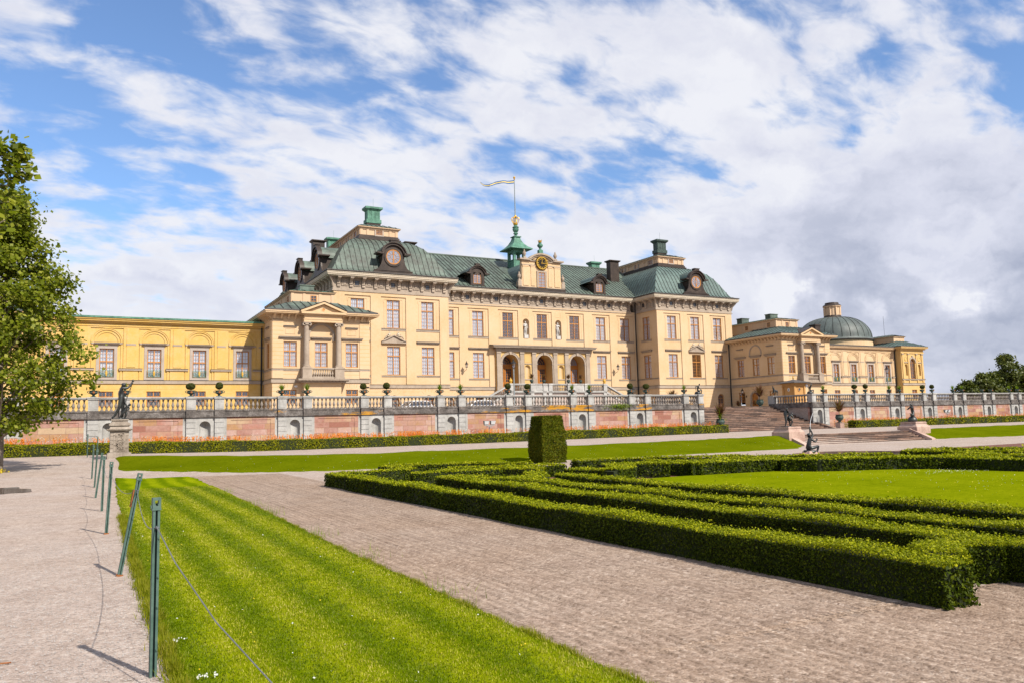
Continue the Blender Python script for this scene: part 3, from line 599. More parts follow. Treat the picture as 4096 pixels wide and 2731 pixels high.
# balusters
def baluster_mesh(h=0.67, r=0.088):
    mb = MB(); mb.box(-r, r, -r, r, 0, 0.06 * h / 0.67)
    prof = [(0.55, 0.09), (0.75, 0.13), (0.45, 0.19), (0.62, 0.26), (0.95, 0.36), (1.0, 0.45), (0.80, 0.56), (0.45, 0.68), (0.40, 0.78), (0.62, 0.82), (0.62, 0.86), (0.45, 0.88), (0.80, 0.93)]
    mb.lathe([(a * r, b * h) for a, b in prof], seg=10, cap=False)
    mb.box(-r * 0.95, r * 0.95, -r * 0.95, r * 0.95, 0.93 * h, h)
    return mb.mesh('baluster', [M['baluster']], False)
BAL = baluster_mesh()
PL = [-57.8, -52.25, -46.96, -41.48, -35.98, -30.37, -24.84, -19.15, -13.5]
PR = [13.86, 19.17, 24.49, 29.73, 35.06, 40.3, 45.7]
def wall_run(root, x0, x1, pairs, end_at, sgn, budget):
    """terrace wall with paired piers, niches, sandstone fields and balustrade (front face at y=YB)"""
    zb = 0.2
    bal = []           # (x) of every baluster
    piers = []         # x of each single pier
    for c in pairs: piers += [c - 0.82, c + 0.82]
    e1 = end_at - sgn * 0.32; e2 = end_at - sgn * 1.95     # end pier and its partner
    piers += [e1, e2]; piers = sorted(p for p in piers if x0 - 0.3 <= p <= x1 + 0.3)
    wall = MB(); field = MB(); mould = MB(); rail = MB(); dado = MB()
    niches = [c for c in pairs if x0 < c < x1] + [(e1 + e2) / 2]
    # plain grey wall with niche openings; sandstone fields set 2 cm back
    nr, zs = 0.33, 2.05
    T = lambda x, y, z: (x, YB + y, z)
    wall.T = field.T = mould.T = rail.T = T
    edges = []
    for c in sorted(niches): edges.append((c - 1.27, c + 1.27, c))
    cur = x0
    for a, b, c in edges:
        a = max(a, x0); b = min(b, x1)
        if a > cur:
            field.box(cur, a, 0.03, 0.4, zb, 2.64)
            # raised border of larger blocks round the field
            for q in ((cur, cur + 0.26, zb, 2.64), (a - 0.26, a, zb, 2.64)): field.box(q[0], q[1], 0.0, 0.03, q[2], q[3])
            field.box(cur + 0.262, a - 0.262, 0.0, 0.03, 2.42, 2.64)
        facade(wall, a, b, zb, 2.64, [(c - nr, c + nr, zb, zs, 'arch')], 0.5)
        # niche back: half cylinder + quarter sphere
        S = 12
        for k in range(S):
            t0, t1 = math.pi * k / S, math.pi * (k + 1) / S
            q = lambda t: (c - nr * math.cos(t), nr * 1.2 * math.sin(t))
            wall.face([(*q(t0), zb), (*q(t1), zb), (*q(t1), zs), (*q(t0), zs)])
            for j in range(6):
                p0, p1 = math.pi / 2 * j / 6, math.pi / 2 * (j + 1) / 6
                g = lambda t, p: (c - nr * math.cos(t) * math.cos(p), nr * 1.2 * math.sin(t) * math.cos(p), zs + nr * math.sin(p))
                wall.face([g(t0, p0), g(t1, p0), g(t1, p1), g(t0, p1)])
        cur = b
    if cur < x1: field.box(cur, x1, 0.03, 0.4, zb, 2.64)
    # dark moulded base of the balustrade, rail
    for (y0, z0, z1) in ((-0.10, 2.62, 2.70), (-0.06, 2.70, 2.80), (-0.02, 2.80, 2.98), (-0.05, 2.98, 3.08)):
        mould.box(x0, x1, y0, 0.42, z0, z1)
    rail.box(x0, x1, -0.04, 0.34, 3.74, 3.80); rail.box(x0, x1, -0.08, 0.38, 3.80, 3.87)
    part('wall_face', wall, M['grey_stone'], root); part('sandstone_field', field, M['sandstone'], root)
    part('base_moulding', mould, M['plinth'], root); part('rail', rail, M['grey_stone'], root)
    pm = MB()
    gr = [0.62 + 0.335 * k for k in range(7)]
    for z0, z1 in zip([zb] + gr[1:], gr[1:] + [2.60]):
        pm.box(-0.27, 0.27, -0.12, 0.0, z0 + 0.012, z1 - 0.012); pm.box(-0.26, 0.26, -0.095, 0.0, z1 - 0.012, z1 + 0.012)
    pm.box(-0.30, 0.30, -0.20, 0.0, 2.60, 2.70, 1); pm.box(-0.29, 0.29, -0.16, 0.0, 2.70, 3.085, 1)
    pm.box(-0.27, 0.27, -0.12, 0.40, 3.09, 3.735); pm.box(-0.19, 0.19, -0.135, -0.12, 3.16, 3.66)
    pm.box(-0.31, 0.31, -0.17, 0.45, 3.735, 3.81); pm.box(-0.34, 0.34, -0.20, 0.48, 3.81, 3.885)
    pier_me = pm.mesh('pier', [M['grey_stone'], M['plinth']])
    for p in piers: link('pier', pier_me, root, (p, YB, 0))
    # balusters between piers
    for a, b in zip(piers, piers[1:]):
        n = max(1, round((b - a - 0.66) / 0.265)); s = (b - a - 0.66) / n
        bal += [a + 0.33 + s * (k + 0.5) for k in range(n)]
    bal.sort(key=lambda x: math.hypot(x - CAM.x, YB))
    for x in bal[:budget]: link('baluster', BAL, root, (x, YB + 0.15, 3.08))
    rest = bal[budget:]
    if rest:
        v = np.array([q.co[:] for q in BAL.vertices]); fs = [list(q.vertices) for q in BAL.polygons]
        me = bpy.data.meshes.new('baluster_row'); V = []; Fq = []
        for x in rest:
            o = len(V); V += [(a + x, b + YB + 0.15, c + 3.08) for a, b, c in v]; Fq += [[i + o for i in f] for f in fs]
        me.from_pydata(V, [], Fq); me.materials.append(M['baluster']); q = link('baluster_row', me, root); q['kind'] = 'stuff'
    return piers

def facade(mb, u0, u1, z0, z1, ops, depth, mi=0, mr=None):
    """wall face at y=0 with openings (a,b,c,d[,'arch']): reveals go back to y=depth"""
    mr = mi if mr is None else mr
    rect = []
    for o in ops:
        a, b, c, d = o[:4]; top = d + ((b - a) / 2 if len(o) > 4 else 0); rect.append((a, b, c, top))
    us = sorted({u0, u1, *[r[0] for r in rect], *[r[1] for r in rect]}); us = [u for u in us if u0 <= u <= u1]
    zs = sorted({z0, z1, *[r[2] for r in rect], *[r[3] for r in rect]}); zs = [z for z in zs if z0 <= z <= z1]
    for ua, ub in zip(us, us[1:]):
        run = None
        for za, zb in zip(zs, zs[1:]):
            cu, cz = (ua + ub) / 2, (za + zb) / 2
            hole = any(r[0] < cu < r[1] and r[2] < cz < r[3] for r in rect)
            if hole:
                if run is not None: mb.face([(ua, 0, run), (ub, 0, run), (ub, 0, za), (ua, 0, za)], mi); run = None
            elif run is None: run = za
        if run is not None: mb.face([(ua, 0, run), (ub, 0, run), (ub, 0, z1), (ua, 0, z1)], mi)
    for o in ops:
        a, b, c, d = o[:4]
        mb.face([(a, 0, c), (a, depth, c), (a, depth, d), (a, 0, d)], mr); mb.face([(b, 0, c), (b, 0, d), (b, depth, d), (b, depth, c)], mr)
        mb.face([(a, 0, c), (b, 0, c), (b, depth, c), (a, depth, c)], mr)
        if len(o) > 4:
            cx, r = (a + b) / 2, (b - a) / 2; S = 14
            for k in range(S):
                t0, t1 = math.pi * k / S, math.pi * (k + 1) / S
                p0 = (cx - r * math.cos(t0), d + r * math.sin(t0)); p1 = (cx - r * math.cos(t1), d + r * math.sin(t1))
                mb.face([(p0[0], 0, p0[1]), (p1[0], 0, p1[1]), (p1[0], depth, p1[1]), (p0[0], depth, p0[1])], mr)
                e = a if k < S / 2 else b
                mb.face([(p0[0], 0, p0[1]), (p0[0], 0, d + r), (p1[0], 0, d + r), (p1[0], 0, p1[1])], mi)
        else:
            mb.face([(a, 0, d), (a, depth, d), (b, depth, d), (b, 0, d)], mr)

wl = thing('terrace_wall', 'long pink and grey balustraded terrace wall between the leafy tree and the broad stairs', 'wall', (-30, YB, 0.4))
PIERS_L = wall_run(wl, -60.0, -6.9, PL, -6.66, 1, 100)
wr = thing('terrace_wall', 'balustraded terrace wall running from the broad stairs towards the distant trees', 'wall', (25, YB, 0.5))
PIERS_R = wall_run(wr, 6.9, 48.0, PR, 6.66, -1, 100)
def return_wall(root, X, sgn):
    """wall flanking the broad stairs, seen from the open side"""
    f = MB(); f.box(X, X + 0.4 * sgn, YB + 0.45, STY, 0.2, 2.62); part('return_face', f, M['sandstone'], root)
    m = MB()
    for (e, z0, z1) in ((0.10, 2.625, 2.70), (0.05, 2.70, 2.98), (0.07, 2.98, 3.08)): m.box(X - e * sgn, X + 0.4 * sgn, YB + 0.45, STY + 0.1, z0, z1)
    part('base_moulding', m, M['plinth'], root)
    r = MB(); r.box(X - 0.08 * sgn, X + 0.38 * sgn, YB + 0.5, STY, 3.80, 3.87); r.box(X - 0.04 * sgn, X + 0.34 * sgn, YB + 0.5, STY, 3.74, 3.80)
    r.box(X - 0.12 * sgn, X + 0.42 * sgn, STY - 0.6, STY + 0.12, 3.083, 3.90); part('rail', r, M['grey_stone'], root)
    for k in range(13): link('baluster', BAL, root, (X + 0.15 * sgn, YB + 0.72 + 0.33 * k, 3.08))
return_wall(wr, STX + 0.02, 1); return_wall(wl, -STX - 0.02, -1)

# ---------------------------------------------------------------- stairs
def stairs(name, label, x0, x1, y0, y1, z0, z1, n, m, group=None):
    t = thing(name, label, 'stairs', ((x0 + x1) / 2, y0, z0), group)
    r = random.Random(5)
    for k in range(n):
        a = y0 + (y1 - y0) * k / n; zA = z0 + (z1 - z0) * k / n; zB = z0 + (z1 - z0) * (k + 1) / n
        b = MB(); b.box(x0, x1, a + 0.03, y1 + 0.3, zA - (0.4 if k == 0 else 0), zB - 0.045); b.box(x0, x1, a, y1 + 0.3, zB - 0.045, zB)
        part('step', b, m, t)
    return t
bs = stairs('broad_stairs', 'broad flight of weathered red stone steps climbing to the palace terrace', -STX + 0.04, STX - 0.04, 50.3, STY, 0.55, FLOOR + 0.02, 15, M['step_stone'])
for X, s in ((-7.6, -1), (7.6, 1)):
    c = MB(); c.prism([(49.6, 0.3), (49.6, 0.62), (51.78, 1.22), (51.78, 0.3)], X - 0.22 - (0.45 if s > 0 else -0.45), X + 0.22 - (0.45 if s > 0 else -0.45), 'x'); part('sloping_kerb', c, M['step_stone'], bs)
ls = stairs('low_stairs', 'low wide flight of worn stone steps below the two bronze groups', STEP_X0, STEP_X1, 33.55, 34.95, -0.06, 0.585, 6, M['step_stone'])
for X in (STEP_X0 - 0.22, STEP_X1 + 0.22):
    c = MB(); c.prism([(33.1, -0.2), (33.1, 0.05), (34.7, 0.72), (35.0, 0.72), (35.0, -0.2)], X - 0.2, X + 0.2, 'x'); part('sloping_kerb', c, M['pink_ped'], ls)
DORM_Y = (89.8, 98.0, 106.5)
# ---------------------------------------------------------------- figures (one skinned body each)
STAND = {'pelvis': (0, 0, .53), 'belly': (0, 0, .61), 'chest': (0, 0, .72), 'neck': (0, .005, .835), 'jaw': (0, -.012, .875), 'head': (0, -.008, .925), 'top': (0, .0, .975),
         'shL': (.10, 0, .795), 'elL': (.145, .01, .655), 'wrL': (.155, -.03, .52), 'haL': (.155, -.05, .46), 'shR': (-.10, 0, .795), 'elR': (-.145, .01, .655), 'wrR': (-.155, -.03, .52), 'haR': (-.155, -.05, .46),
         'hiL': (.055, 0, .50), 'knL': (.062, -.02, .28), 'anL': (.06, .015, .05), 'toL': (.07, -.085, .02), 'hiR': (-.055, 0, .50), 'knR': (-.062, -.02, .28), 'anR': (-.06, .015, .05), 'toR': (-.07, -.085, .02)}
RAD = {'pelvis': .078, 'belly': .066, 'chest': .085, 'neck': .033, 'jaw': .040, 'head': .056, 'top': .038, 'sh': .043, 'el': .029, 'wr': .021, 'ha': .024, 'hi': .058, 'kn': .038, 'an': .024, 'to': .020}
BONES = [('pelvis', 'belly'), ('belly', 'chest'), ('chest', 'neck'), ('neck', 'jaw'), ('jaw', 'head'), ('head', 'top')]
for s in 'LR': BONES += [('chest', 'sh' + s), ('sh' + s, 'el' + s), ('el' + s, 'wr' + s), ('wr' + s, 'ha' + s), ('pelvis', 'hi' + s), ('hi' + s, 'kn' + s), ('kn' + s, 'an' + s), ('an' + s, 'to' + s)]
def skin_mesh(name, pts, edges, radii, m, sub=1):
    me = bpy.data.meshes.new(name); me.from_pydata(pts, edges, [])
    o = bpy.data.objects.new('tmp', me); COL.objects.link(o)
    sk = o.modifiers.new('s', 'SKIN'); sk.branch_smoothing = 0.6
    for v, r in zip(me.skin_vertices[0].data, radii): v.radius = (r, r)
    me.skin_vertices[0].data[0].use_root = True
    su = o.modifiers.new('u', 'SUBSURF'); su.levels = sub; su.render_levels = sub
    dg = bpy.context.evaluated_depsgraph_get(); out_ = bpy.data.meshes.new_from_object(o.evaluated_get(dg)); out_.name = name
    bpy.data.objects.remove(o); bpy.data.meshes.remove(me)
    out_.materials.clear(); out_.materials.append(m); out_.polygons.foreach_set('use_smooth', [True] * len(out_.polygons)); return out_
def figure_mesh(name, pose, m, scale=1.0, fat=1.0, base=None):
    j = dict(base or STAND); j.update(pose)
    ks = list(j); idx = {k: i for i, k in enumerate(ks)}
    rad = [RAD[k if k in RAD else k[:2]] * scale * fat for k in ks]
    ed = [(idx[a], idx[b]) for a, b in BONES if a in idx and b in idx]
    return skin_mesh(name, [tuple(c * scale for c in j[k]) for k in ks], ed, rad, m)
def mirror(p):
    sw = {'L': 'R', 'R': 'L'}
    return {(k[:-1] + sw[k[-1]] if len(k) == 3 and k[-1] in sw else k): (-x, y, z) for k, (x, y, z) in p.items()}
def metres(p, h):
    """pose written in metres -> units of a body h tall"""
    return {k: tuple(c / h for c in v) for k, v in p.items()}
RECLINE = {'pelvis': (0, 0, .06), 'belly': (.03, 0, .14), 'chest': (.07, 0, .25), 'neck': (.09, 0, .36), 'jaw': (.08, -.02, .40), 'head': (.075, -.02, .45), 'top': (.08, 0, .50),
           'shL': (.15, -.02, .33), 'elL': (.20, -.05, .20), 'wrL': (.12, -.09, .12), 'haL': (.08, -.10, .10), 'shR': (-.01, -.02, .33), 'elR': (-.10, -.06, .24), 'wrR': (-.18, -.08, .24), 'haR': (-.22, -.08, .25),
           'hiL': (-.02, -.06, .05), 'knL': (-.22, -.10, .14), 'anL': (-.36, -.08, -.06), 'toL': (-.43, -.10, -.10), 'hiR': (-.02, .03, .05), 'knR': (-.20, -.02, .03), 'anR': (-.38, -.03, -.12), 'toR': (-.46, -.05, -.15)}
# ---------------------------------------------------------------- windows
M['dark_glass'] = mottled('dark_window_glass', (0.030, 0.034, 0.045), (0.055, 0.062, 0.080), None, 1.5, rough=0.08, spec=0.8)
M['light_glass'] = mottled('reflecting_window_glass', (0.16, 0.18, 0.24), (0.26, 0.29, 0.36), None, 1.2, rough=0.10, spec=0.8)
def window_meshes(w, h, split=0.66, cols=3, rl=5, ru=3, arch=False, y=0.10, bar=0.022, casing=0.075, mull=0.09, single=False):
    """frame, pane and curtain meshes; x centred, z from 0, wall face at y=0"""
    f = MB(); hw = w / 2
    f.box(-hw, -hw + casing, y, y + 0.09, 0, h); f.box(hw - casing, hw, y, y + 0.09, 0, h)
    f.box(-hw + casing, hw - casing, y, y + 0.09, 0, casing); f.box(-hw + casing, hw - casing, y, y + 0.09, h - casing, h)
    zs = casing + (h - 2 * casing) * split
    f.box(-mull / 2, mull / 2, y - 0.01, y + 0.09, casing, h - casing)
    for sx in (-1, 1):
        a, b = (mull / 2, hw - casing) if sx > 0 else (-hw + casing, -mull / 2)
        if ru: f.box(a, b, y - 0.005, y + 0.085, zs - 0.05, zs + 0.05)
        for k in range(1, cols):
            x = a + (b - a) * k / cols; f.box(x - bar / 2, x + bar / 2, y + 0.02, y + 0.06, casing, h - casing)
        for z0, z1, n in ((casing, zs - 0.05, rl), (zs + 0.05, h - casing, ru)):
            for k in range(1, n):
                z = z0 + (z1 - z0) * k / n; f.box(a, b, y + 0.022, y + 0.058, z - bar / 2, z + bar / 2)
    p = MB(); p.face([(-hw + 0.02, y + 0.045, 0.02), (hw - 0.02, y + 0.045, 0.02), (hw - 0.02, y + 0.045, h - 0.02), (-hw + 0.02, y + 0.045, h - 0.02)])
    return f.mesh('window', [M['frame']]), p.mesh('pane', [M['glass']])
def curtain_mesh(w, h, gap, seed, y=0.24):
    r = random.Random(seed); c = MB(); hw = w / 2 - 0.06
    for sx in (-1, 1):
        a, b = (gap / 2, hw) if sx > 0 else (-hw, -gap / 2); n = 12; ph = r.random() * 6
        pts = [(a + (b - a) * k / n, y + 0.028 * math.sin(k * 1.9 + ph)) for k in range(n + 1)]
        for p, q in zip(pts, pts[1:]): c.face([(*p, 0.05), (*q, 0.05), (*q, h - 0.05), (*p, h - 0.05)])
    return c.mesh('curtain', [M['curtain']])
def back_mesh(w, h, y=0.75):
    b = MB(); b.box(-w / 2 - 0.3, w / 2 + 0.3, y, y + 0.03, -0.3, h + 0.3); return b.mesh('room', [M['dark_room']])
WM = {}
def reg(key, w, h, **kw):
    WM[key] = (*window_meshes(w, h, **kw), [curtain_mesh(w, h, g, s) for g, s in ((0.03, 1), (0.16, 2), (0.10, 3))], back_mesh(w, h), w, h)
reg('tall', 1.58, 3.22, split=0.68, rl=5, ru=2)
reg('pav', 1.24, 2.38, split=0.64, rl=4, ru=2)
reg('wing', 1.18, 2.56, split=0.55, rl=3, ru=3, cols=2)
reg('low', 1.18, 1.35, split=0.66, rl=2, ru=1, cols=2)
TRIM = {}
def hood_mesh(w, kind='hood'):
    k = (round(w, 2), kind)
    if k in TRIM: return TRIM[k]
    b = MB()
    if kind == 'hood':
        b.box(-w / 2 + .10, w / 2 - .10, -0.08, 0.02, -0.26, -0.16); b.box(-w / 2 + .05, w / 2 - .05, -0.16, 0.02, -0.16, -0.08)
        b.box(-w / 2, w / 2, -0.25, 0.02, -0.08, -0.02); b.box(-w / 2 - .01, w / 2 + .01, -0.27, 0.02, -0.02, 0.012, 1)
    else:
        b.box(-w / 2, w / 2, -0.05, 0.02, -0.24, -0.05); b.box(-w / 2 - .02, w / 2 + .02, -0.10, 0.02, -0.05, 0.0); b.box(-w / 2 - .025, w / 2 + .025, -0.11, 0.02, 0.0, 0.018, 1)
    TRIM[k] = b.mesh('window_hood' if kind == 'hood' else 'sill', [M['trim'], M['trim_dark']]); return TRIM[k]
WCOUNT = [0]
def window(root, key, pos, rz=0.0, curtain=0, hood=None, sill=None, name='window'):
    """curtain: 0/1/2 variants, None = dark room; hood/sill = (width, dz)"""
    fr, pn, cu, bk, w, h = WM[key]
    o = link(name, fr, root, pos, rz)
    local('pane', pn, o)
    if curtain is not None: local('curtain', cu[curtain], o)
    local('room', bk, o)
    if hood: local('window_hood', hood_mesh(hood[0]), o, (0, 0, h + hood[1]))
    if sill: local('sill', hood_mesh(sill[0], 'sill'), o, (0, 0, sill[1]))
    WCOUNT[0] += 1; return o
def small_window(root, pos, w, h, rz=0.0, surround=None, cols=2, rows=2, glass='dark_glass', name='window'):
    """shallow casement fixed on the wall: surround, frame with bars, pane"""
    f = MB(); hw = w / 2; c = 0.06
    for q in ((-hw, -hw + c, 0, h), (hw - c, hw, 0, h), (-hw + c, hw - c, 0, c), (-hw + c, hw - c, h - c, h)): f.box(q[0], q[1], -0.03, 0.05, q[2], q[3])
    for k in range(1, cols): x = -hw + w * k / cols; f.box(x - .02, x + .02, -0.02, 0.04, c, h - c)
    for k in range(1, rows): z = h * k / rows; f.box(-hw + c, hw - c, -0.015, 0.035, z - .02, z + .02)
    o = link(name, f.mesh(name, [M['frame'] if surround != 'dark' else M['copper_brown']]), root, pos, rz)
    p = MB(); p.face([(-hw + .02, -0.004, 0.02), (hw - .02, -0.004, 0.02), (hw - .02, -0.004, h - .02), (-hw + .02, -0.004, h - .02)])
    local('pane', p.mesh('pane', [M[glass]]), o)
    if surround and surround != 'dark':
        s = MB(); e = 0.16
        for q in ((-hw - e, -hw, -e, h + e), (hw, hw + e, -e, h + e), (-hw, hw, -e, 0), (-hw, hw, h, h + e)): s.box(q[0], q[1], -0.06, 0.02, q[2], q[3])
        local('surround', s.mesh('surround', [M[surround]]), o)
    return o
def slab(mb, rect, e, z0, z1, mi=0):
    mb.box(rect[0] - e, rect[1] + e, rect[2] - e, rect[3] + e, z0, z1, mi)
def side_T(face, plane):
    """local (u, depth, z) -> world for a wall facing south (front), west or east"""
    if face == 's': return lambda x, y, z: (x, plane + y, z)
    if face == 'w': return lambda x, y, z: (plane + y, x, z)
    return lambda x, y, z: (plane - y, x, z)
RZ = {'s': 0.0, 'w': -math.pi / 2, 'e': math.pi / 2}
def wp(face, plane, u, z): return (u, plane, z) if face == 's' else (plane, u, z)

def bell_roof(mb, rect, prof, spacing, rib=0.045):
    """four curved slopes rising from rect; prof = (inset, z); material 1 = standing seams"""
    x0, x1, y0, y1 = rect
    def R(i): return (x0 + i, x1 - i, y0 + i, y1 - i)
    for (a, za), (b, zb) in zip(prof, prof[1:]):
        A, B = R(a), R(b)
        ca = [(A[0], A[2]), (A[1], A[2]), (A[1], A[3]), (A[0], A[3])]; cb = [(B[0], B[2]), (B[1], B[2]), (B[1], B[3]), (B[0], B[3])]
        for k in range(4):
            j = (k + 1) % 4; mb.face([(*ca[k], za), (*ca[j], za), (*cb[j], zb), (*cb[k], zb)], 0)
    top = R(prof[-1][0]); mb.face([(top[0], top[2], prof[-1][1]), (top[1], top[2], prof[-1][1]), (top[1], top[3], prof[-1][1]), (top[0], top[3], prof[-1][1])], 0)
    def zat(i): return float(np.interp(i, [p[0] for p in prof], [p[1] for p in prof]))
    ins = [p[0] for p in prof]
    def ribs(length, put):
        n = max(2, int(length / spacing)); 
        for k in range(1, n):
            u = length * k / n; lim = min(u, length - u); pts = [i for i in ins if i < lim] + ([lim] if lim < ins[-1] else [])
            if len(pts) < 2: continue
            for i, j in zip(pts, pts[1:]): put(u, i, j)
    def seam(P):
        def put(u, i, j):
            w = rib / 2; h = rib * 1.3
            q = [(u - w, i, zat(i)), (u + w, i, zat(i)), (u + w, j, zat(j)), (u - w, j, zat(j))]
            lo = [P(*a) for a in q]; hi = [P(a[0], a[1] - h * 0.5, a[2] + h * 0.85) for a in q]
            mb.face(hi, 1)
            for k in range(4): mb.face([lo[k], lo[(k + 1) % 4], hi[(k + 1) % 4], hi[k]], 1)
        return put
    ribs(x1 - x0, seam(lambda u, i, z: (x0 + u, y0 + i, z)))
    ribs(y1 - y0, seam(lambda u, i, z: (x0 + i, y0 + u, z))); ribs(y1 - y0, seam(lambda u, i, z: (x1 - i, y0 + u, z)))

# ---------------------------------------------------------------- palace: central block and the two corner towers
YT_, YR_ = 84.95, 89.53; TA, TWD = 15.647, 13.844; TY1 = 117.0
pal = thing('palace', 'large yellow palace block with two domed corner towers, clock gable and green copper roofs', 'palace', (0, 90, FLOOR))
BAYT = [18.31, 22.53, 26.75]; BAYR = [0.0, 5.16, 9.5, 13.67]
ZG = 6.18            # top of the ground floor
def lesenes(mb, edges, z0, z1, holes=(), t=0.11):
    """raised wall strips between the bays, pierced where a niche needs it"""
    T0 = mb.T; mb.T = lambda x, y, z: T0(x, y - t, z)
    for a, b in edges:
        facade(mb, a, b, z0, z1, [h for h in holes if a < (h[0] + h[1]) / 2 < b], t)
        for x in (a, b): mb.face([(x, 0, z0), (x, t, z0), (x, t, z1), (x, 0, z1)])
        mb.face([(a, 0, z1), (b, 0, z1), (b, t, z1), (a, t, z1)])
    mb.T = T0
def inner_frame(mb, c, w, z0, z1, t=0.025):
    """thin raised line with ears round a window bay"""
    for q in ((c - w, c - w + .05, z0, z1 - 0.32), (c + w - .05, c + w, z0, z1 - 0.32), (c - w - .08, c - w + .05, z1 - 0.32, z1), (c + w - .05, c + w + .08, z1 - 0.32, z1), (c - w - .08, c + w + .08, z1, z1 + .04)):
        mb.box(q[0], q[1], -t, 0.0, q[2], q[3])
def rustic(mb, u0, u1, zs, skip, mi):
    """thin horizontal joints, interrupted at openings"""
    for z in zs:
        segs = [(u0, u1)]
        for a, b, c, d in skip:
            if c - .02 <= z <= d + .02:
                n = []
                for s, e in segs:
                    if b <= s or a >= e: n.append((s, e)); continue
                    if a > s: n.append((s, a))
                    if b < e: n.append((b, e))
                segs = n
        for s, e in segs: mb.box(s, e, -0.006, 0.0, z - 0.014, z + 0.014, mi)
def main_wall(root, face, plane, u0, u1, bays, ztop, kind='tower', upper=None, lower=None, extra=()):
    """one stuccoed elevation: openings, bay panels, string courses, ground-floor arches"""
    T = side_T(face, plane); wall = MB(T); trim = MB(T)
    upper = bays if upper is None else upper; lower = bays if lower is None else lower
    ops = [(c - .79, c + .79, 12.95, 16.17) for c in upper] + [(c - .79, c + .79, 7.67, 10.89) for c in lower]
    ar = [c for c in bays if c in lower]
    ops += [(c - .60, c + .60, 3.2, 4.75, 'arch') for c in ar]
    ops += list(extra)
    facade(wall, u0, u1, FLOOR - .05, ztop, ops, 0.45)
    half = 1.50 if kind == 'tower' else 1.48
    cuts = [u0] + [x for c in sorted(bays) for x in (c - half, c + half)] + [u1]
    ed = [(cuts[k], cuts[k + 1]) for k in range(0, len(cuts), 2) if cuts[k + 1] - cuts[k] > 0.1]
    lesenes(wall, ed, ZG + .42, 16.53, [e for e in extra if len(e) > 4])
    wall.box(u0, u1, -0.109, 0.0, 16.53, ztop - .003)
    for c in upper: inner_frame(wall, c, 1.13, 12.98, 16.20)
    # panels under the windows
    return wall, trim, ed
def course(mb, u0, u1, z0, z1, e, cap=True):
    mb.box(u0, u1, -e, 0.02, z0, z1); 
    if cap: mb.box(u0, u1, -e - .03, 0.02, z1, z1 + .035, 1)
def ground_floor(root, face, plane, u0, u1, arches, e0=0.0, e1=0.0):
    T = side_T(face, plane); g = MB(T)
    rustic(g, u0, u1, [3.25 + .42 * k for k in range(7)], [(c - 1.05, c + 1.05, 2.8, 5.75) for c in arches], 0)
    for c in arches:
        g.arc(c, 4.75, 0.62, 0.98, -0.07, 0.0, 0, 180, 14, 1); g.box(c - .98, c - .62, -0.07, 0, FLOOR, 4.75, 1); g.box(c + .62, c + .98, -0.07, 0, FLOOR, 4.75, 1)
        for k in (-2, -1, 0, 1, 2):
            a = math.radians(90 + k * 19); x0_, z0_ = c + 1.02 * math.cos(a), 4.75 + 1.02 * math.sin(a); x1_, z1_ = c + 1.42 * math.cos(a), 4.75 + 1.42 * math.sin(a)
            g.prism([(x0_ - .013, z0_), (x0_ + .013, z0_), (x1_ + .013, z1_), (x1_ - .013, z1_)], -0.008, 0.0, 'y', 0)
    part('rusticated_base', g, [M['groove'], M['stucco']], root)
def arch_window(root, face, plane, u, z0, zs, r):
    """round-headed ground-floor window with orange glazing bars"""
    f = MB(); y = 0.18
    f.box(-r, -r + .07, y, y + .08, 0, zs); f.box(r - .07, r, y, y + .08, 0, zs); f.arc(0, zs, r - .07, r, y, y + .08, 0, 180, 12)
    f.box(-.035, .035, y, y + .08, 0, zs + r - .07); f.box(-r + .07, r - .07, y, y + .08, zs - .03, zs + .03); f.box(-r + .07, r - .07, y, y + .08, 0, .07)
    for k in (1, 2, 3): f.box(-r + .07, r - .07, y + .02, y + .05, zs * k / 4 - .013, zs * k / 4 + .013)
    for x in (-r / 2, r / 2): f.box(x - .013, x + .013, y + .02, y + .05, .07, zs + r * .8)
    o = link('window', f.mesh('window', [M['frame']]), root, wp(face, plane, u, z0), RZ[face])
    p = MB(); p.face([(-r, y + .04, 0), (r, y + .04, 0), (r, y + .04, zs)] + [(r * math.cos(math.pi * k / 12), y + .04, zs + r * math.sin(math.pi * k / 12)) for k in range(1, 12)] + [(-r, y + .04, zs)])
    local('pane', p.mesh('pane', [M['dark_glass']]), o); return o

# recess front
NICHES = [(-2.98, -2.02, 12.9, 15.02, 'arch'), (2.02, 2.98, 12.9, 15.02, 'arch')]
wall, trim, ed = main_wall(pal, 's', YR_, -TA, TA, [-13.67, -9.5, -5.16, 0.0, 5.16, 9.5, 13.67], 17.1, 'recess', lower=[-13.67, -9.5, 9.5, 13.67],
    extra=NICHES + [(c - 1.22, c + 1.22, 5.9, 10.9) for c in (-5.16, 0.0, 5.16)])
for c in (-2.5, 2.5):     # niche backs
    for k in range(10):
        t0, t1 = math.pi * k / 10, math.pi * (k + 1) / 10; q = lambda t: (c - .48 * math.cos(t), .42 * math.sin(t))
        wall.face([(*q(t0), 12.9), (*q(t1), 12.9), (*q(t1), 15.02), (*q(t0), 15.02)])
        for j in range(5):
            p0, p1 = math.pi / 2 * j / 5, math.pi / 2 * (j + 1) / 5; g = lambda t, p: (c - .48 * math.cos(t) * math.cos(p), .42 * math.sin(t) * math.cos(p), 15.02 + .48 * math.sin(p))
            wall.face([g(t0, p0), g(t1, p0), g(t1, p1), g(t0, p1)])
    for q in ((c - .46, c - .42, 15.82, 16.5), (c + .42, c + .46, 15.82, 16.5), (c - .42, c + .42, 15.82, 15.86)): wall.box(q[0], q[1], -.125, -.11, q[2], q[3])
WALLS = {'recess': wall}
for a_, b_ in ((-TA, -7.2), (7.2, TA)): course(trim, a_, b_, 7.46, 7.58, .05); course(trim, a_, b_, 6.18, 6.55, .08)
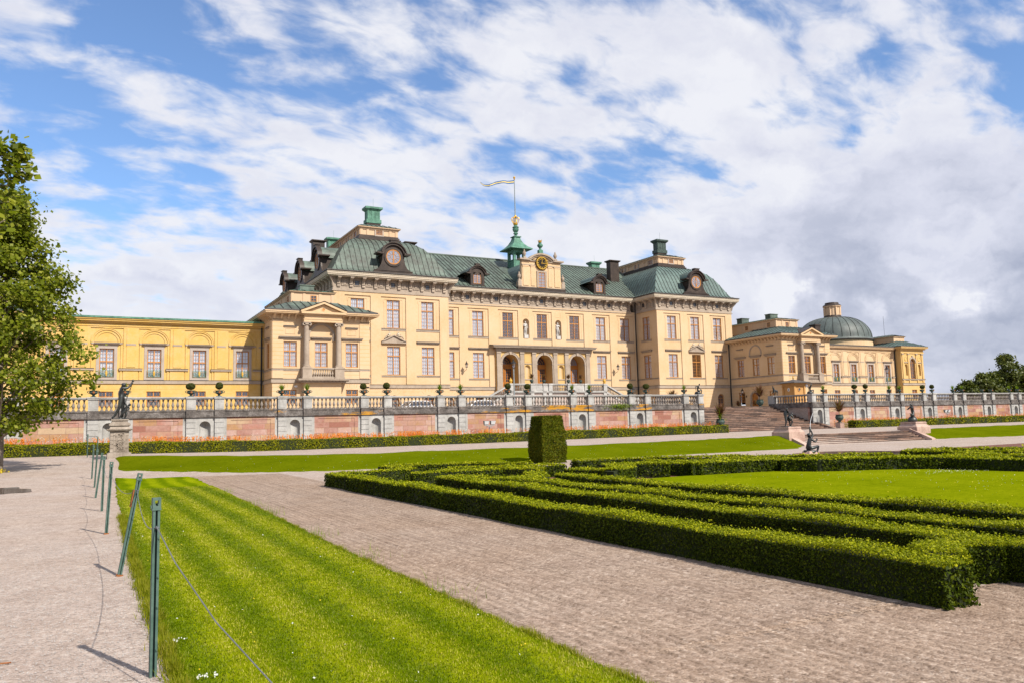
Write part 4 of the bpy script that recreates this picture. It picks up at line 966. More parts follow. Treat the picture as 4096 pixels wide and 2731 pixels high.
part('wall', wall, M['stucco'], pal); part('string_course', trim, [M['trim'], M['trim_dark']], pal)
ground_floor(pal, 's', YR_, -TA, TA, [-13.67, -9.5, 9.5, 13.67])
for c in (-13.67, -9.5, -5.16, 0.0, 5.16, 9.5, 13.67):
    dark = abs(c) < 6
    window(pal, 'tall', (c, YR_, 12.95), 0, None if dark else (0 if c < 0 else 1), sill=(3.0, 0.0))
for c in (-13.67, -9.5, 9.5, 13.67):
    window(pal, 'tall', (c, YR_, 7.67), 0, 0 if c < 0 else (2 if c < 10 else 1), hood=(2.98, 0.62))
    arch_window(pal, 's', YR_, c, 3.2, 1.55, .60)
# towers: front, inner side and outer side
for s in (-1, 1):
    xi, xo = s * TA, s * (TA + TWD); u0, u1 = min(xi, xo), max(xi, xo); bays = [s * b for b in BAYT]
    wall, trim, ed = main_wall(pal, 's', YT_, u0, u1, bays, 17.0)
    course(trim, u0 - .02, u1 + .02, 7.46, 7.58, .05); course(trim, u0 - .04, u1 + .04, 6.18, 6.55, .10)
    # inner return towards the recess and outer flank
    for face, plane, ua, ub, bb in (('e' if s < 0 else 'w', xi, YT_, YR_ + .3, [YT_ + 2.3] if s > 0 else []), ('w' if s < 0 else 'e', xo, YT_, TY1, [])):
        T0 = wall.T; wall.T = side_T(face, plane); trim.T = side_T(face, plane)
        ops = [(c - .79, c + .79, 12.95, 16.17) for c in bb] + [(c - .79, c + .79, 7.67, 10.89) for c in bb]
        facade(wall, ua, ub, FLOOR - .05, 17.0, ops, .45)
        for c in bb: inner_frame(wall, c, 1.2, 12.98, 16.5)
        course(trim, ua, ub, 7.46, 7.58, .05); course(trim, ua, ub, 6.18, 6.55, .10)
        for c in bb:
            window(pal, 'tall', wp(face, plane, c, 12.95), RZ[face], 1, sill=(2.3, 0.0)); window(pal, 'tall', wp(face, plane, c, 7.67), RZ[face], 1, hood=(2.3, .62))
    wall.T = None
    wall.box(u0 + .02, u1 - .02, TY1 - .3, TY1, FLOOR, 17.0)
    part('wall', wall, M['stucco'], pal); part('string_course', trim, [M['trim'], M['trim_dark']], pal)
    ground_floor(pal, 's', YT_, u0, u1, bays)
    for k, c in enumerate(bays):
        window(pal, 'tall', (c, YT_, 12.95), 0, 0 if s < 0 else 1, sill=(3.0, -.04))
        mid = k == 1
        window(pal, 'tall', (c, YT_, 7.67), 0, 0 if s < 0 else (None if mid else 2), hood=None if mid else (2.9, .60))
        arch_window(pal, 's', YT_, c, 3.2, 1.55, .60)
    # small pediment with two reclining carved figures over the middle lower window
    c = s * 22.53; p = MB(side_T('s', YT_))
    p.box(c - 1.5, c + 1.5, -.28, 0, 11.23, 11.34); p.box(c - 1.42, c + 1.42, -.20, 0, 11.34, 11.47)
    tri = [(c - 1.5, 11.47), (c + 1.5, 11.47), (c, 12.2)]; tin = [(c - .98, 11.55), (c + .98, 11.55), (c, 12.0)]
    p.prism(tri, -.14, 0.0, 'y')
    for a, b in ((0, 2), (1, 2)):
        q = [tri[a], tri[b], (tri[b][0], tri[b][1] - .13), (tri[a][0] + (.28 if a == 0 else -.28), tri[a][1])]
        p.prism(q, -.30, -.14, 'y')
    PED = part('pediment', p, M['trim'], pal)
    for d in (-1, 1):
        v = figure_mesh('carved_figure', RECLINE if d < 0 else mirror(RECLINE), M['trim_light'], 1.3)
        local('carved_figure', v, PED, (c + d * .62, YT_ - .16, 12.02 - .10))
# rear walls close the block
b = MB(); b.box(-TA, TA, TY1 - 5, TY1 - 4.7, FLOOR, 17.0); b.box(-TA - TWD + .4, TA + TWD - .4, 92.6, 92.7, FLOOR, 18.5); part('rear_wall', b, M['stucco'], pal)

# frieze, brackets, cornices
def cornice(root, rect, zf0, zf1, zc1, brk, faces, e=.95, ms='trim'):
    f = MB(); slab(f, rect, .05, zf0 + .42, zf1); slab(f, rect, .10, zf0 + .10, zf0 + .42); slab(f, rect, .18, zf0, zf0 + .10)
    part('frieze', f, M['trim'], root)
    c = MB(); slab(c, rect, e - .25, zf1, zf1 + .10); slab(c, rect, e - .10, zf1 + .10, zf1 + .24); slab(c, rect, e - .04, zf1 + .24, zc1 - .06); slab(c, rect, e, zc1 - .06, zc1)
    part('cornice', c, M['trim_light'], root)
    g = MB(); slab(g, rect, e - .08, zc1, zc1 + .10); slab(g, rect, e + .03, zc1 + .10, zc1 + .20); part('gutter', g, M['trim_dark'], root)
def bracket_mesh(h, out):
    b = MB()
    prof = [(0, 0), (-.16, 0), (-.20, .10 * h), (-.14, .22 * h), (-.15, .45 * h), (-.24, .65 * h), (-out * .75, .82 * h), (-out, .86 * h), (-out, h), (0, h)]
    b.prism(prof, -.17, .17, 'x'); b.box(-.23, .23, -out - .03, 0, h * .93, h + .001); b.box(-.21, .21, -.22, 0, .30 * h, .36 * h); return b.mesh('bracket', [M['trim']])
BRK = bracket_mesh(1.12, .66)
def panels(root, T, us, z0, z1, win):
    p = MB(T)
    for k, u in enumerate(us):
        for q in ((u - .36, u - .29, z0, z1), (u + .29, u + .36, z0, z1), (u - .29, u + .29, z0, z0 + .07), (u - .29, u + .29, z1 - .07, z1)): p.box(q[0], q[1], -.13, -.05, q[2], q[3])
        if k not in win: p.box(u - .16, u + .16, -.10, -.05, z0 + .16, z1 - .16)
    part('frieze_panels', p, M['trim'], root)
ZF0, ZF1, ZC = 16.9, 18.46, 18.95
for s in (-1, 1):
    rect = (min(s * TA, s * (TA + TWD)), max(s * TA, s * (TA + TWD)), YT_, TY1)
    cornice(pal, rect, ZF0, ZF1, ZC, 0, 's')
    n = 10; us = [rect[0] + .55 + (TWD - 1.1) * k / (n - 1) for k in range(n)]
    for u in us: link('bracket', BRK, pal, (u, YT_ - .05, 17.34))
    mids = [(a + b) / 2 for a, b in zip(us, us[1:])]
    panels(pal, side_T('s', YT_), mids, 17.52, 18.24, (1, 4, 7))
    for k in (1, 4, 7): small_window(pal, (mids[k], YT_ - .07, 17.60), .50, .56, 0, 'dark', name='frieze_window')
    f, pl_ = ('w', rect[0]) ; 
    for k in range(4 if s > 0 else 8): link('bracket', BRK, pal, (pl_ - .05, YT_ + .6 + 1.36 * k, 17.34), RZ['w'])
    if s > 0:
        panels(pal, side_T('w', rect[0]), [YT_ + 1.28, YT_ + 2.64, YT_ + 4.0], 17.52, 18.24, (1,)); small_window(pal, (rect[0] - .07, YT_ + 2.64, 17.60), .5, .56, RZ['w'], 'dark', name='frieze_window')
    if s < 0:
        for k in range(3): link('bracket', BRK, pal, (rect[1] + .05, YT_ + .6 + 1.36 * k, 17.34), RZ['e'])
    # winged corner consoles
    for X, d in ((rect[0], -1), (rect[1], 1)):
        w = MB(); w.prism([(0, 0), (.24, .05), (.34, .5), (.85, 1.02), (.85, 1.12), (0, 1.12)], -.06, .06, 'y')
        me = w.mesh('corner_console', [M['trim']]); link('corner_console', me, pal, (X, YT_, 17.34), math.radians(-45 if d > 0 else -135))
rect = (-TA + .02, TA - .02, YR_, YR_ + 3); cornice(pal, (-TA + 1.0, TA - 1.0, YR_, YR_ + 3), ZF0, ZF1, ZC, 0, 's')
n = 22; us = [-14.4 + 28.8 * k / (n - 1) for k in range(n)]
for u in us: link('bracket', BRK, pal, (u, YR_ - .05, 17.34))
mids = [(a + b) / 2 for a, b in zip(us, us[1:])]
wins = (2, 5, 10, 15, 18); panels(pal, side_T('s', YR_), mids, 17.52, 18.24, wins)
for k in wins: small_window(pal, (mids[k], YR_ - .07, 17.60), .50, .56, 0, 'dark', name='frieze_window')

# roofs
PROF = [(0, 19.10), (.5, 19.24), (.85, 19.48), (1.12, 19.9), (1.38, 20.4), (1.62, 20.85), (1.95, 21.45), (2.4, 22.2), (3.0, 22.92), (3.65, 23.45), (4.4, 23.87), (5.25, 24.12)]
for s in (-1, 1):
    rect = (min(s * TA, s * (TA + TWD)) - .9, max(s * TA, s * (TA + TWD)) + .9, YT_ - .9, TY1 + .9)
    r = MB(); bell_roof(r, rect, PROF, .62); part('tower_roof', r, [M['copper' if s < 0 else 'copper_blue'], M['seam']], pal)
    cx = s * 22.57
    a = MB(); A = (cx - 2.37, cx + 2.37, 89.5, 112.0)
    sk = MB(); slab(sk, A, .42, 23.85, 24.10); slab(sk, A, .32, 24.10, 24.30); slab(sk, A, .18, 24.30, 24.55); slab(sk, A, .07, 24.55, 24.72); part('lantern_skirt', sk, M['copper_brown'], pal)
    a.box(A[0], A[1], A[2], A[3], 24.0, 25.52); slab(a, A, .10, 25.40, 25.52, 0); slab(a, A, .16, 25.52, 25.62); slab(a, A, .30, 25.62, 25.74)
    for u in (A[0] + .16, A[0] + .95, A[1] - .95, A[1] - .16): a.box(u - .16, u + .16, A[2] - .07, A[2], 24.72, 25.40)
    k = 0; y = A[2] + .16
    while y < A[3]:
        a.box(A[0] - .07, A[0], y - .16, y + .16, 24.72, 25.40); y += (0.9, 1.5)[k % 2]; k += 1
    part('attic_lantern', a, M['pink_stucco'], pal)
    small_window(pal, (cx, A[2] - .02, 24.82), .80, .58, 0, 'white_trim', cols=4, rows=3)
    for k in range(6): small_window(pal, (A[0] - .02, A[2] + 1.75 + 3.35 * k, 24.80), .80, .62, RZ['w'], 'white_trim', cols=3, rows=3)
    lr = MB(); bell_roof(lr, (A[0] - .34, A[1] + .34, A[2] - .34, A[3] + .34), [(0, 25.74), (.9, 26.12), (1.8, 26.40), (2.5, 26.55)], .55, .04); part('lantern_roof', lr, [M['copper'], M['seam']], pal)
    for y in (91.9, 109.3):
        c = MB(); c.box(cx - .85, cx + .85, y - .55, y + .55, 26.1, 26.75, 1); c.box(cx - .95, cx + .95, y - .62, y + .62, 26.75, 27.22); c.box(cx - .80, cx + .80, y - .50, y + .50, 27.22, 28.3)
        for x in (-.72, -.24, .24, .72): c.box(cx + x - .07, cx + x + .07, y - .54, y - .50, 27.22, 28.3)
        for q in (-.40, .40): c.box(cx - .84, cx - .80, y + q - .07, y + q + .07, 27.22, 28.3)
        c.frustum((cx - .82, cx + .82, y - .52, y + .52), (cx - 1.08, cx + 1.08, y - .75, y + .75), 28.3, 28.55); c.box(cx - 1.1, cx + 1.1, y - .77, y + .77, 28.55, 28.78); c.frustum((cx - 1.1, cx + 1.1, y - .77, y + .77), (cx - .5, cx + .5, y - .3, y + .3), 28.78, 28.92)
        c.tube([(cx + .1, y, 28.9), (cx + .1, y, 30.0)], .012, 5)
        part('chimney', c, [M['copper_bright' if s < 0 or y > 100 else 'bronze_green'], M['copper_brown']], pal)
    # square brown chimneys rising from the tower roofs
    for X, y, w_, h_ in (((-27.2, 100.0, .75, 25.7), (-17.5, 92.6, .62, 24.7)) if s < 0 else ((15.9, 94.9, .78, 25.4),)):
        c = MB(); c.box(X - w_, X + w_, y - .5, y + .5, 22.0, h_); c.frustum((X - w_, X + w_, y - .5, y + .5), (X - w_ - .22, X + w_ + .22, y - .72, y + .72), h_, h_ + .18); c.box(X - w_ - .22, X + w_ + .22, y - .72, y + .72, h_ + .18, h_ + .30); part('chimney', c, M['copper_brown'], pal)
r = MB(); ye = YR_ - .92
RPROF = [(0, 19.10), (.5, 19.22), (1.1, 19.62), (1.8, 20.08), (6.0, 22.6), (10.9, 25.45)]
for (a, za), (b, zb) in zip(RPROF, RPROF[1:]):
    r.face([(-23, ye + a, za), (23, ye + a, za), (23, ye + b, zb), (-23, ye + b, zb)])
    r.face([(-23, 2 * (ye + 10.9) - ye - a, za), (23, 2 * (ye + 10.9) - ye - a, za), (23, 2 * (ye + 10.9) - ye - b, zb), (-23, 2 * (ye + 10.9) - ye - b, zb)])
k = -18.0
while k < 18.2:
    if abs(k) > 2.9:
        for (a, za), (b, zb) in zip(RPROF, RPROF[1:]):
            lo = [(k - .025, ye + a, za), (k + .025, ye + a, za), (k + .025, ye + b, zb), (k - .025, ye + b, zb)]; hi = [(x, y - .02, z + .055) for x, y, z in lo]
            r.face(hi, 1); r.face([lo[0], lo[3], hi[3], hi[0]], 1); r.face([lo[1], lo[2], hi[2], hi[1]], 1)
    k += .6
r.box(-18, 18, ye + 10.75, ye + 11.05, 25.42, 25.58, 0)
me = r.mesh('main_roof', [M['copper'], M['seam'], M['copper_blue']])
for q in me.polygons:
    if q.material_index == 0 and q.center.x > 0: q.material_index = 2
link('main_roof', me, pal)

# dormers (built facing south with the front at y=0)
def arch_poly(r, z, n=14, x0=0.0): return [(x0 + r * math.cos(math.pi * k / n), z + r * math.sin(math.pi * k / n)) for k in range(n + 1)]
def bullseye(root, pos, rz, cop):
    d = MB()
    L_ = [(-2.33, -.05), (-2.33, .25), (-2.1, .30), (-1.72, .55), (-1.45, 1.0), (-1.32, 1.5), (-1.30, 2.05)]
    poly = [(2.33, -.05)] + [(-x, z) for x, z in L_[1:]] + arch_poly(1.30, 2.05)[1:-1] + L_[::-1]
    d.prism(poly, 0.0, .16, 'y'); d.box(-2.40, 2.40, -.10, .16, -.06, .04); d.box(-2.36, 2.36, -.05, 0, .22, .30)
    d.box(-1.28, 1.28, .16, 3.2, .2, 2.05)
    d.arc(0, 2.0, 1.22, 1.46, -.25, .16, 8, 172, 16); d.arc(0, 2.0, 1.46, 1.56, -.40, .16, 8, 172, 16)
    for s in (-1, 1): d.prism([(s * 1.24, 2.08), (s * 1.24, 2.34), (s * 1.62, 2.30), (s * 2.05, 2.30), (s * 2.05, 2.16), (s * 1.5, 2.08)], -.40, .9, 'y')
    d.box(-.42, .42, -.36, .2, 3.48, 3.72); d.box(-.50, .50, -.42, .2, 3.72, 3.80)
    d.arc(0, 1.86, .88, 1.12, -.10, .0, 0, 360, 28)
    o = link('dormer', d.mesh('dormer', [M['copper_brown']]), root, pos, rz)
    rf = MB(); 
    P = arch_poly(1.5, 2.0)
    for a, b in zip(P, P[1:]): rf.face([(a[0], .0, a[1] + .03), (b[0], .0, b[1] + .03), (b[0], 4.6, b[1] + .03), (a[0], 4.6, a[1] + .03)])
    local('dormer_roof', rf.mesh('dormer_roof', [M[cop]]), o)
    w = MB(); w.arc(0, 1.86, .76, .88, -.06, .06, 0, 360, 28); w.arc(0, 1.86, .30, .335, -.05, .02, 0, 360, 18); w.box(-.05, .05, -.07, .05, 1.0, 2.72)
    for k in range(12):
        t = math.radians(15 + 30 * k); c_, s_ = math.cos(t), math.sin(t); n_ = .014
        w.prism([(.32 * c_ - n_ * s_, 1.86 + .32 * s_ + n_ * c_), (.77 * c_ - n_ * s_, 1.86 + .77 * s_ + n_ * c_), (.77 * c_ + n_ * s_, 1.86 + .77 * s_ - n_ * c_), (.32 * c_ + n_ * s_, 1.86 + .32 * s_ - n_ * c_)], -.05, .02, 'y')
    local('round_window', w.mesh('round_window', [M['frame']]), o)
    p = MB(); p.face([(.84 * math.cos(2 * math.pi * k / 28), -.02, 1.86 + .84 * math.sin(2 * math.pi * k / 28)) for k in range(28)]); local('pane', p.mesh('pane', [M['light_glass']]), o)
    return o
for s in (-1, 1): bullseye(pal, (s * 22.65, 84.42, 19.24), 0, 'copper' if s < 0 else 'copper_blue')
for y in DORM_Y: bullseye(pal, (-29.95, y, 19.24), RZ['w'], 'copper')
def arch_dormer(root, pos, cop):
    d = MB(); r = .62
    facade(d, -1.0, 1.0, 0, 1.35, [(-.55, .55, .18, 1.05, 'arch')], .10); d.face([(-1.0, 0, 1.35)] + [(-x, 0, z) for x, z in arch_poly(1.0, 1.35)[1:]])
    d.T = None
    d.box(-1.0, -.98, 0, 3.0, 0, 1.35); d.box(.98, 1.0, 0, 3.0, 0, 1.35)
    for x in (-.82, .82): d.box(x - .16, x + .16, -.07, 0, 0, 1.4)
    d.box(-1.08, 1.08, -.10, .1, -.10, .02)
    d.arc(0, 1.22, 1.03, 1.22, -.18, .12, 14, 166, 16); d.arc(0, 1.22, 1.22, 1.31, -.32, .12, 14, 166, 16)
    for s in (-1, 1): d.prism([(s * .95, 1.40), (s * .98, 1.60), (s * 1.35, 1.55), (s * 1.65, 1.50), (s * 1.65, 1.40), (s * 1.2, 1.34)], -.32, .9, 'y')
    d.box(-.30, .30, -.26, .2, 2.46, 2.66); d.box(-.36, .36, -.30, .2, 2.66, 2.74)
    o = link('dormer', d.mesh('dormer', [M['copper_brown']]), root, pos)
    rf = MB(); P = [(1.95, 1.42), (1.5, 1.55)] + arch_poly(1.22, 1.28)[2:-2] + [(-1.5, 1.55), (-1.95, 1.42)]
    for a, b in zip(P, P[1:]): rf.face([(a[0], .0, a[1] + .04), (b[0], .0, b[1] + .04), (b[0] * .8, 4.2, b[1] + .04), (a[0] * .8, 4.2, a[1] + .04)])
    local('dormer_roof', rf.mesh('dormer_roof', [M[cop]]), o)
    w = MB(); w.box(-.55, -.48, .04, .12, .18, 1.05); w.box(.48, .55, .04, .12, .18, 1.05); w.box(-.48, .48, .04, .12, .18, .25); w.arc(0, 1.05, .48, .55, .04, .12, 0, 180, 12); w.box(-.05, .05, .03, .12, .25, 1.55)
    for z in (.52, .79, 1.05): w.box(-.48, .48, .06, .10, z - .014, z + .014)
    for x in (-.27, .27): w.box(x - .014, x + .014, .06, .10, .25, 1.45)
    local('window', w.mesh('window', [M['frame']]), o)
    p = MB(); p.face([(-.5, .09, .2), (.5, .09, .2), (.5, .09, 1.05)] + [(.5 * math.cos(math.pi * k / 10), .09, 1.05 + .5 * math.sin(math.pi * k / 10)) for k in range(1, 10)] + [(-.5, .09, 1.05)]); local('pane', p.mesh('pane', [M['light_glass']]), o)
for s in (-1, 1): arch_dormer(pal, (s * 9.48, 89.45, 19.55), 'copper' if s < 0 else 'copper_blue')

# clock gable
Yg = 89.25
g = MB(side_T('s', Yg)); sc = [(3.6, 19.68), (3.6, 20.28), (3.3, 20.32), (3.12, 20.5), (3.02, 20.85), (3.0, 23.3)]
poly = [(x, z) for x, z in sc] + [(-x, z) for x, z in sc[::-1]]
g.prism(poly, 0.0, .5, 'y')
R_ = 2.78; th = math.degrees(math.asin(1.9 / R_))
g.prism([(R_ * math.cos(math.radians(90 - th + 2 * th * k / 12)), 23.45 - (R_ - .75) + R_ * math.sin(math.radians(90 - th + 2 * th * k / 12))) for k in range(13)], 0.0, .5, 'y')
for x in (-2.45, -1.35, 1.35, 2.45):
    hw = .42 if abs(x) > 2 else .30; g.box(x - hw, x + hw, -.07, 0, 19.9, 22.45); g.box(x - hw - .05, x + hw + .05, -.11, 0, 22.45, 22.62)
GA = part('clock_gable', g, M['stucco'], pal)
t = MB(side_T('s', Yg)); t.box(-3.05, 3.05, -.13, .05, 22.62, 22.74); t.box(-3.1, 3.1, -.16, .3, 23.2, 23.3); t.box(-3.4, -1.75, -.34, .55, 23.3, 23.5); t.box(1.75, 3.4, -.34, .55, 23.3, 23.5)
t.arc(0, 23.45 - (R_ - .75), R_ - .05, R_ + .16, -.34, .5, 90 - th - 1, 90 + th + 1, 16); t.arc(0, 23.45 - (R_ - .75), R_ - .25, R_ - .05, -.18, .0, 90 - th, 90 + th, 16)
t.box(-3.62, -2.9, -.05, .5, 19.62, 19.78); t.box(2.9, 3.62, -.05, .5, 19.62, 19.78); t.box(-2.9, -.75, -.05, 0, 19.64, 19.74); t.box(.75, 2.9, -.05, 0, 19.64, 19.74)
for q in ((-.78, -.52, 19.7, 21.98), (.52, .78, 19.7, 21.98), (-.52, .52, 21.78, 21.98)): t.box(q[0], q[1], -.11, 0, q[2], q[3])
for s in (-1, 1): t.box(s * 3.38 - .26, s * 3.38 + .26, -.1, .35, 19.78, 20.42)
local('gable_trim', t.mesh('gable_trim', [M['trim']]), GA)
b = MB(side_T('s', Yg)); b.box(-3.7, 3.7, -.10, .6, 19.2, 19.66); local('gable_base', b.mesh('gable_base', [M['copper_brown']]), GA)
b = MB(side_T('s', Yg)); b.prism(arch_poly(2.6, 21.2, 18) + [(-2.6, 19.5), (2.6, 19.5)], .5, 8.0, 'y'); local('barrel_roof', b.mesh('barrel_roof', [M['copper_blue']]), GA)
w = MB(side_T('s', Yg)); 
for q in ((-.52, -.44, 19.72, 21.78), (.44, .52, 19.72, 21.78), (-.44, .44, 19.72, 19.80), (-.44, .44, 21.70, 21.78), (-.03, .03, 19.8, 21.7)): w.box(q[0], q[1], -.06, .0, q[2], q[3])
for k in range(1, 5): z = 19.72 + 2.06 * k / 5; w.box(-.44, .44, -.045, 0, z - .018, z + .018)
for x in (-.24, .24): w.box(x - .012, x + .012, -.04, 0, 19.8, 21.7)
local('window', w.mesh('window', [M['frame']]), GA)
w = MB(side_T('s', Yg)); w.face([(-.46, -.02, 19.76), (.46, -.02, 19.76), (.46, -.02, 21.74), (-.46, -.02, 21.74)]); local('pane', w.mesh('pane', [M['light_glass']]), GA)
cl = MB(side_T('s', Yg)); cl.prism([(.92 * math.cos(2 * math.pi * k / 40), 23.03 + .92 * math.sin(2 * math.pi * k / 40)) for k in range(40)], -.20, -.0, 'y'); local('clock_face', cl.mesh('clock_face', [M['black_paint']]), GA)
cg = MB(side_T('s', Yg)); cg.arc(0, 23.03, .74, .84, -.26, -.19, 0, 360, 40)
for k in range(24):
    a = 2 * math.pi * k / 24; cg.lathe([(.0, -.05), (.085, 0), (.0, .05)], (.90 * math.cos(a), -.22, 23.03 + .90 * math.sin(a)), 6)
NUM = ['XII', 'I', 'II', 'III', 'IV', 'V', 'VI', 'VII', 'VIII', 'IX', 'X', 'XI']
def bar(mb, cx, cz, a, p, q, w_=.017):
    """bar from p to q in the numeral's own frame (x along, z outward), turned by a"""
    c_, s_ = math.cos(a), math.sin(a); X = lambda u, v: (cx + u * c_ + v * s_, cz - u * s_ + v * c_)
    d = Vector((q[0] - p[0], q[1] - p[1])).normalized() * w_; n_ = (-d.y, d.x)
    mb.prism([X(p[0] + n_[0], p[1] + n_[1]), X(q[0] + n_[0], q[1] + n_[1]), X(q[0] - n_[0], q[1] - n_[1]), X(p[0] - n_[0], p[1] - n_[1])], -.235, -.195, 'y')
for k, nme in enumerate(NUM):
    a = 2 * math.pi * k / 12; cx, cz = .60 * math.sin(a), 23.03 + .60 * math.cos(a); wd = {'I': .06, 'V': .10, 'X': .10}; tot = sum(wd[c] for c in nme); x = -tot / 2; H_ = .10
    for c in nme:
        m_ = x + wd[c] / 2
        if c == 'I': bar(cg, cx, cz, a, (m_, -H_), (m_, H_))
        elif c == 'V': bar(cg, cx, cz, a, (m_ - .035, H_), (m_, -H_)); bar(cg, cx, cz, a, (m_ + .035, H_), (m_, -H_))
        else: bar(cg, cx, cz, a, (m_ - .038, -H_), (m_ + .038, H_)); bar(cg, cx, cz, a, (m_ + .038, -H_), (m_ - .038, H_))
        x += wd[c]
bar(cg, 0, 23.03, math.radians(7), (0, -.14), (0, .62), .026); bar(cg, 0, 23.03, math.radians(94), (0, -.12), (0, .44), .036)
cg.lathe([(0, -.07), (.07, 0), (0, .07)], (0, -.24, 23.03), 8)
local('clock_ring_and_hands', cg.mesh('clock_ring_and_hands', [M['gold']]), GA)
def urn(mb, x, y, z, s, mi=0):
    mb.box(x - .22 * s, x + .22 * s, y - .22 * s, y + .22 * s, z, z + .28 * s, mi); mb.lathe([(.14, .28), (.08, .38), (.2, .52), (.27, .75), (.25, .95), (.12, 1.05), (.16, 1.12), (.08, 1.22), (.10, 1.3), (0, 1.45)], (x, y, z), 10, mi) if s == 1 else mb.lathe([(a * s, b * s) for a, b in [(.14, .28), (.08, .38), (.2, .52), (.27, .75), (.25, .95), (.12, 1.05), (.16, 1.12), (.08, 1.22), (.10, 1.3), (0, 1.45)]], (x, y, z), 10, mi)
for x, z in ((-2.5, 23.5), (2.3, 23.5), (-3.38, 20.42), (3.38, 20.42)):
    u = MB(); urn(u, x, Yg + .1, z, .92); local('stone_vase', u.mesh('stone_vase', [M['trim']]), GA)
u = MB(); u.box(-.3, .3, Yg - .1, Yg + .4, 24.25, 24.85, 0); u.lathe([(.30, .6), (.14, .75), (.16, .9), (.36, 1.1), (.40, 1.3), (.30, 1.42), (.20, 1.5), (.22, 1.62)], (0, Yg + .15, 24.25), 12); fin = local('finial_vase', u.mesh('finial_vase', [M['copper_bright']]), GA)
u = MB(); u.lathe([(.17, 1.6), (.24, 1.68), (.17, 1.74), (.26, 1.9)], (0, Yg + .15, 24.25), 10)
for k in range(5): a = 2 * math.pi * k / 5; u.tube([(.22 * math.cos(a), Yg + .15 + .22 * math.sin(a), 26.05), (.30 * math.cos(a), Yg + .15 + .30 * math.sin(a), 26.28)], [.05, .015], 5)
local('crown', u.mesh('crown', [M['gold']]), GA)

# bell turret with crown, pole and pennant
Yt0 = 96.0; h = .93
b = MB()
for sx in (-1, 1):
    for sy in (-1, 1): b.box(min(sx * h, sx * (h - .36)), max(sx * h, sx * (h - .36)), Yt0 + min(sy * h, sy * (h - .36)), Yt0 + max(sy * h, sy * (h - .36)), 23.6, 26.25)
b.box(-h + .01, h - .01, Yt0 - h + .01, Yt0 + h - .01, 23.6, 24.72); b.box(-h - .05, h + .05, Yt0 - h - .05, Yt0 + h + .05, 24.60, 24.70); b.box(-h + .01, h - .01, Yt0 - h + .01, Yt0 + h - .01, 25.72, 26.25); b.box(-h - .06, h + .06, Yt0 - h - .06, Yt0 + h + .06, 26.1, 26.25)
TU = part('bell_turret', b, M['copper_bright'], pal)
def sq(r): return (-r, r, Yt0 - r, Yt0 + r)
b = MB(); S_ = [(1.75, 26.22), (1.72, 26.30), (1.25, 26.62), (.85, 27.05), (.55, 27.6), (.42, 28.05)]
b.box(-1.75, 1.75, Yt0 - 1.75, Yt0 + 1.75, 26.16, 26.225)
for (a, za), (c, zc) in zip(S_, S_[1:]): b.frustum(sq(a), sq(c), za, zc)
b.box(-.58, .58, Yt0 - .58, Yt0 + .58, 28.05, 28.17); b.lathe([(.32, 0), (.20, .16), (.20, .34), (.34, .40), (.34, .50), (.22, .62), (.40, .85), (.46, 1.15), (.34, 1.3), (.50, 1.38), (.34, 1.46), (.22, 1.6), (.24, 1.75)], (0, Yt0, 28.17), 14)
local('turret_spire', b.mesh('turret_spire', [M['copper_bright']]), TU)
b = MB(); Zc = 29.85; b.lathe([(.26, 0), (.34, .08), (.28, .16), (.33, .24), (.30, .3)], (0, Yt0, Zc), 14)
for k in range(8):
    a = 2 * math.pi * k / 8; c_, s_ = math.cos(a), math.sin(a)
    b.tube([(r * c_, Yt0 + r * s_, Zc + z) for r, z in ((.30, .25), (.50, .62), (.58, .92), (.46, 1.12), (.2, 1.16), (.06, 1.1))], .045, 6)
b.lathe([(.08, 1.05), (.17, 1.15), (.20, 1.3), (.15, 1.42), (.05, 1.5), (.04, 1.62)], (0, Yt0, Zc), 10)
local('crown', b.mesh('crown', [M['gold']]), TU)
b = MB(); b.tube([(0, Yt0, Zc + .2), (0, Yt0, 33.0), (0, Yt0, 36.55)], [.085, .075, .055], 8); local('pole', b.mesh('pole', [M['steel_grey']]), TU)
b = MB(); b.lathe([(.04, 0), (.12, .06), (.07, .14), (.15, .26), (.17, .36), (.12, .46), (0, .52)], (0, Yt0, 36.5), 10); local('pole_ball', b.mesh('pole_ball', [M['gold']]), TU)
fl = thing('pennant', 'long narrow blue and yellow pennant streaming from the pole over the palace', 'flag', (0, Yt0, 36.2))
ctl = [(0.0, 0.0, .50), (-.9, -.16, .46), (-1.9, -.30, .42), (-2.9, -.50, .40), (-3.7, -.90, .38), (-4.1, -1.10, .34), (-4.8, -1.02, .28), (-5.5, -.84, .16)]
def ribbon(v0, v1, m, nm):
    mb = MB(); n = 40; pts = []
    for k in range(n + 1):
        t = k / n * (len(ctl) - 1); i = min(int(t), len(ctl) - 2); f = t - i
        x = ctl[i][0] * (1 - f) + ctl[i + 1][0] * f; z = ctl[i][1] * (1 - f) + ctl[i + 1][1] * f; w_ = ctl[i][2] * (1 - f) + ctl[i + 1][2] * f
        y = .22 * math.sin(k * .42) * min(1, k / 8); pts.append((x - .05, y, z, w_))
    for (x0, y0, z0, w0), (x1, y1, z1, w1) in zip(pts, pts[1:]):
        for d in (0, .014): mb.face([(x0, y0 + d, z0 + w0 * v0), (x1, y1 + d, z1 + w1 * v0), (x1, y1 + d, z1 + w1 * v1), (x0, y0 + d, z0 + w0 * v1)])
    local(nm, mb.mesh(nm, [M[m]]), fl)
ribbon(-.5, -.16, 'flag_blue', 'blue_stripe'); ribbon(-.16, .16, 'flag_yellow', 'yellow_stripe'); ribbon(.16, .5, 'flag_blue', 'blue_stripe')
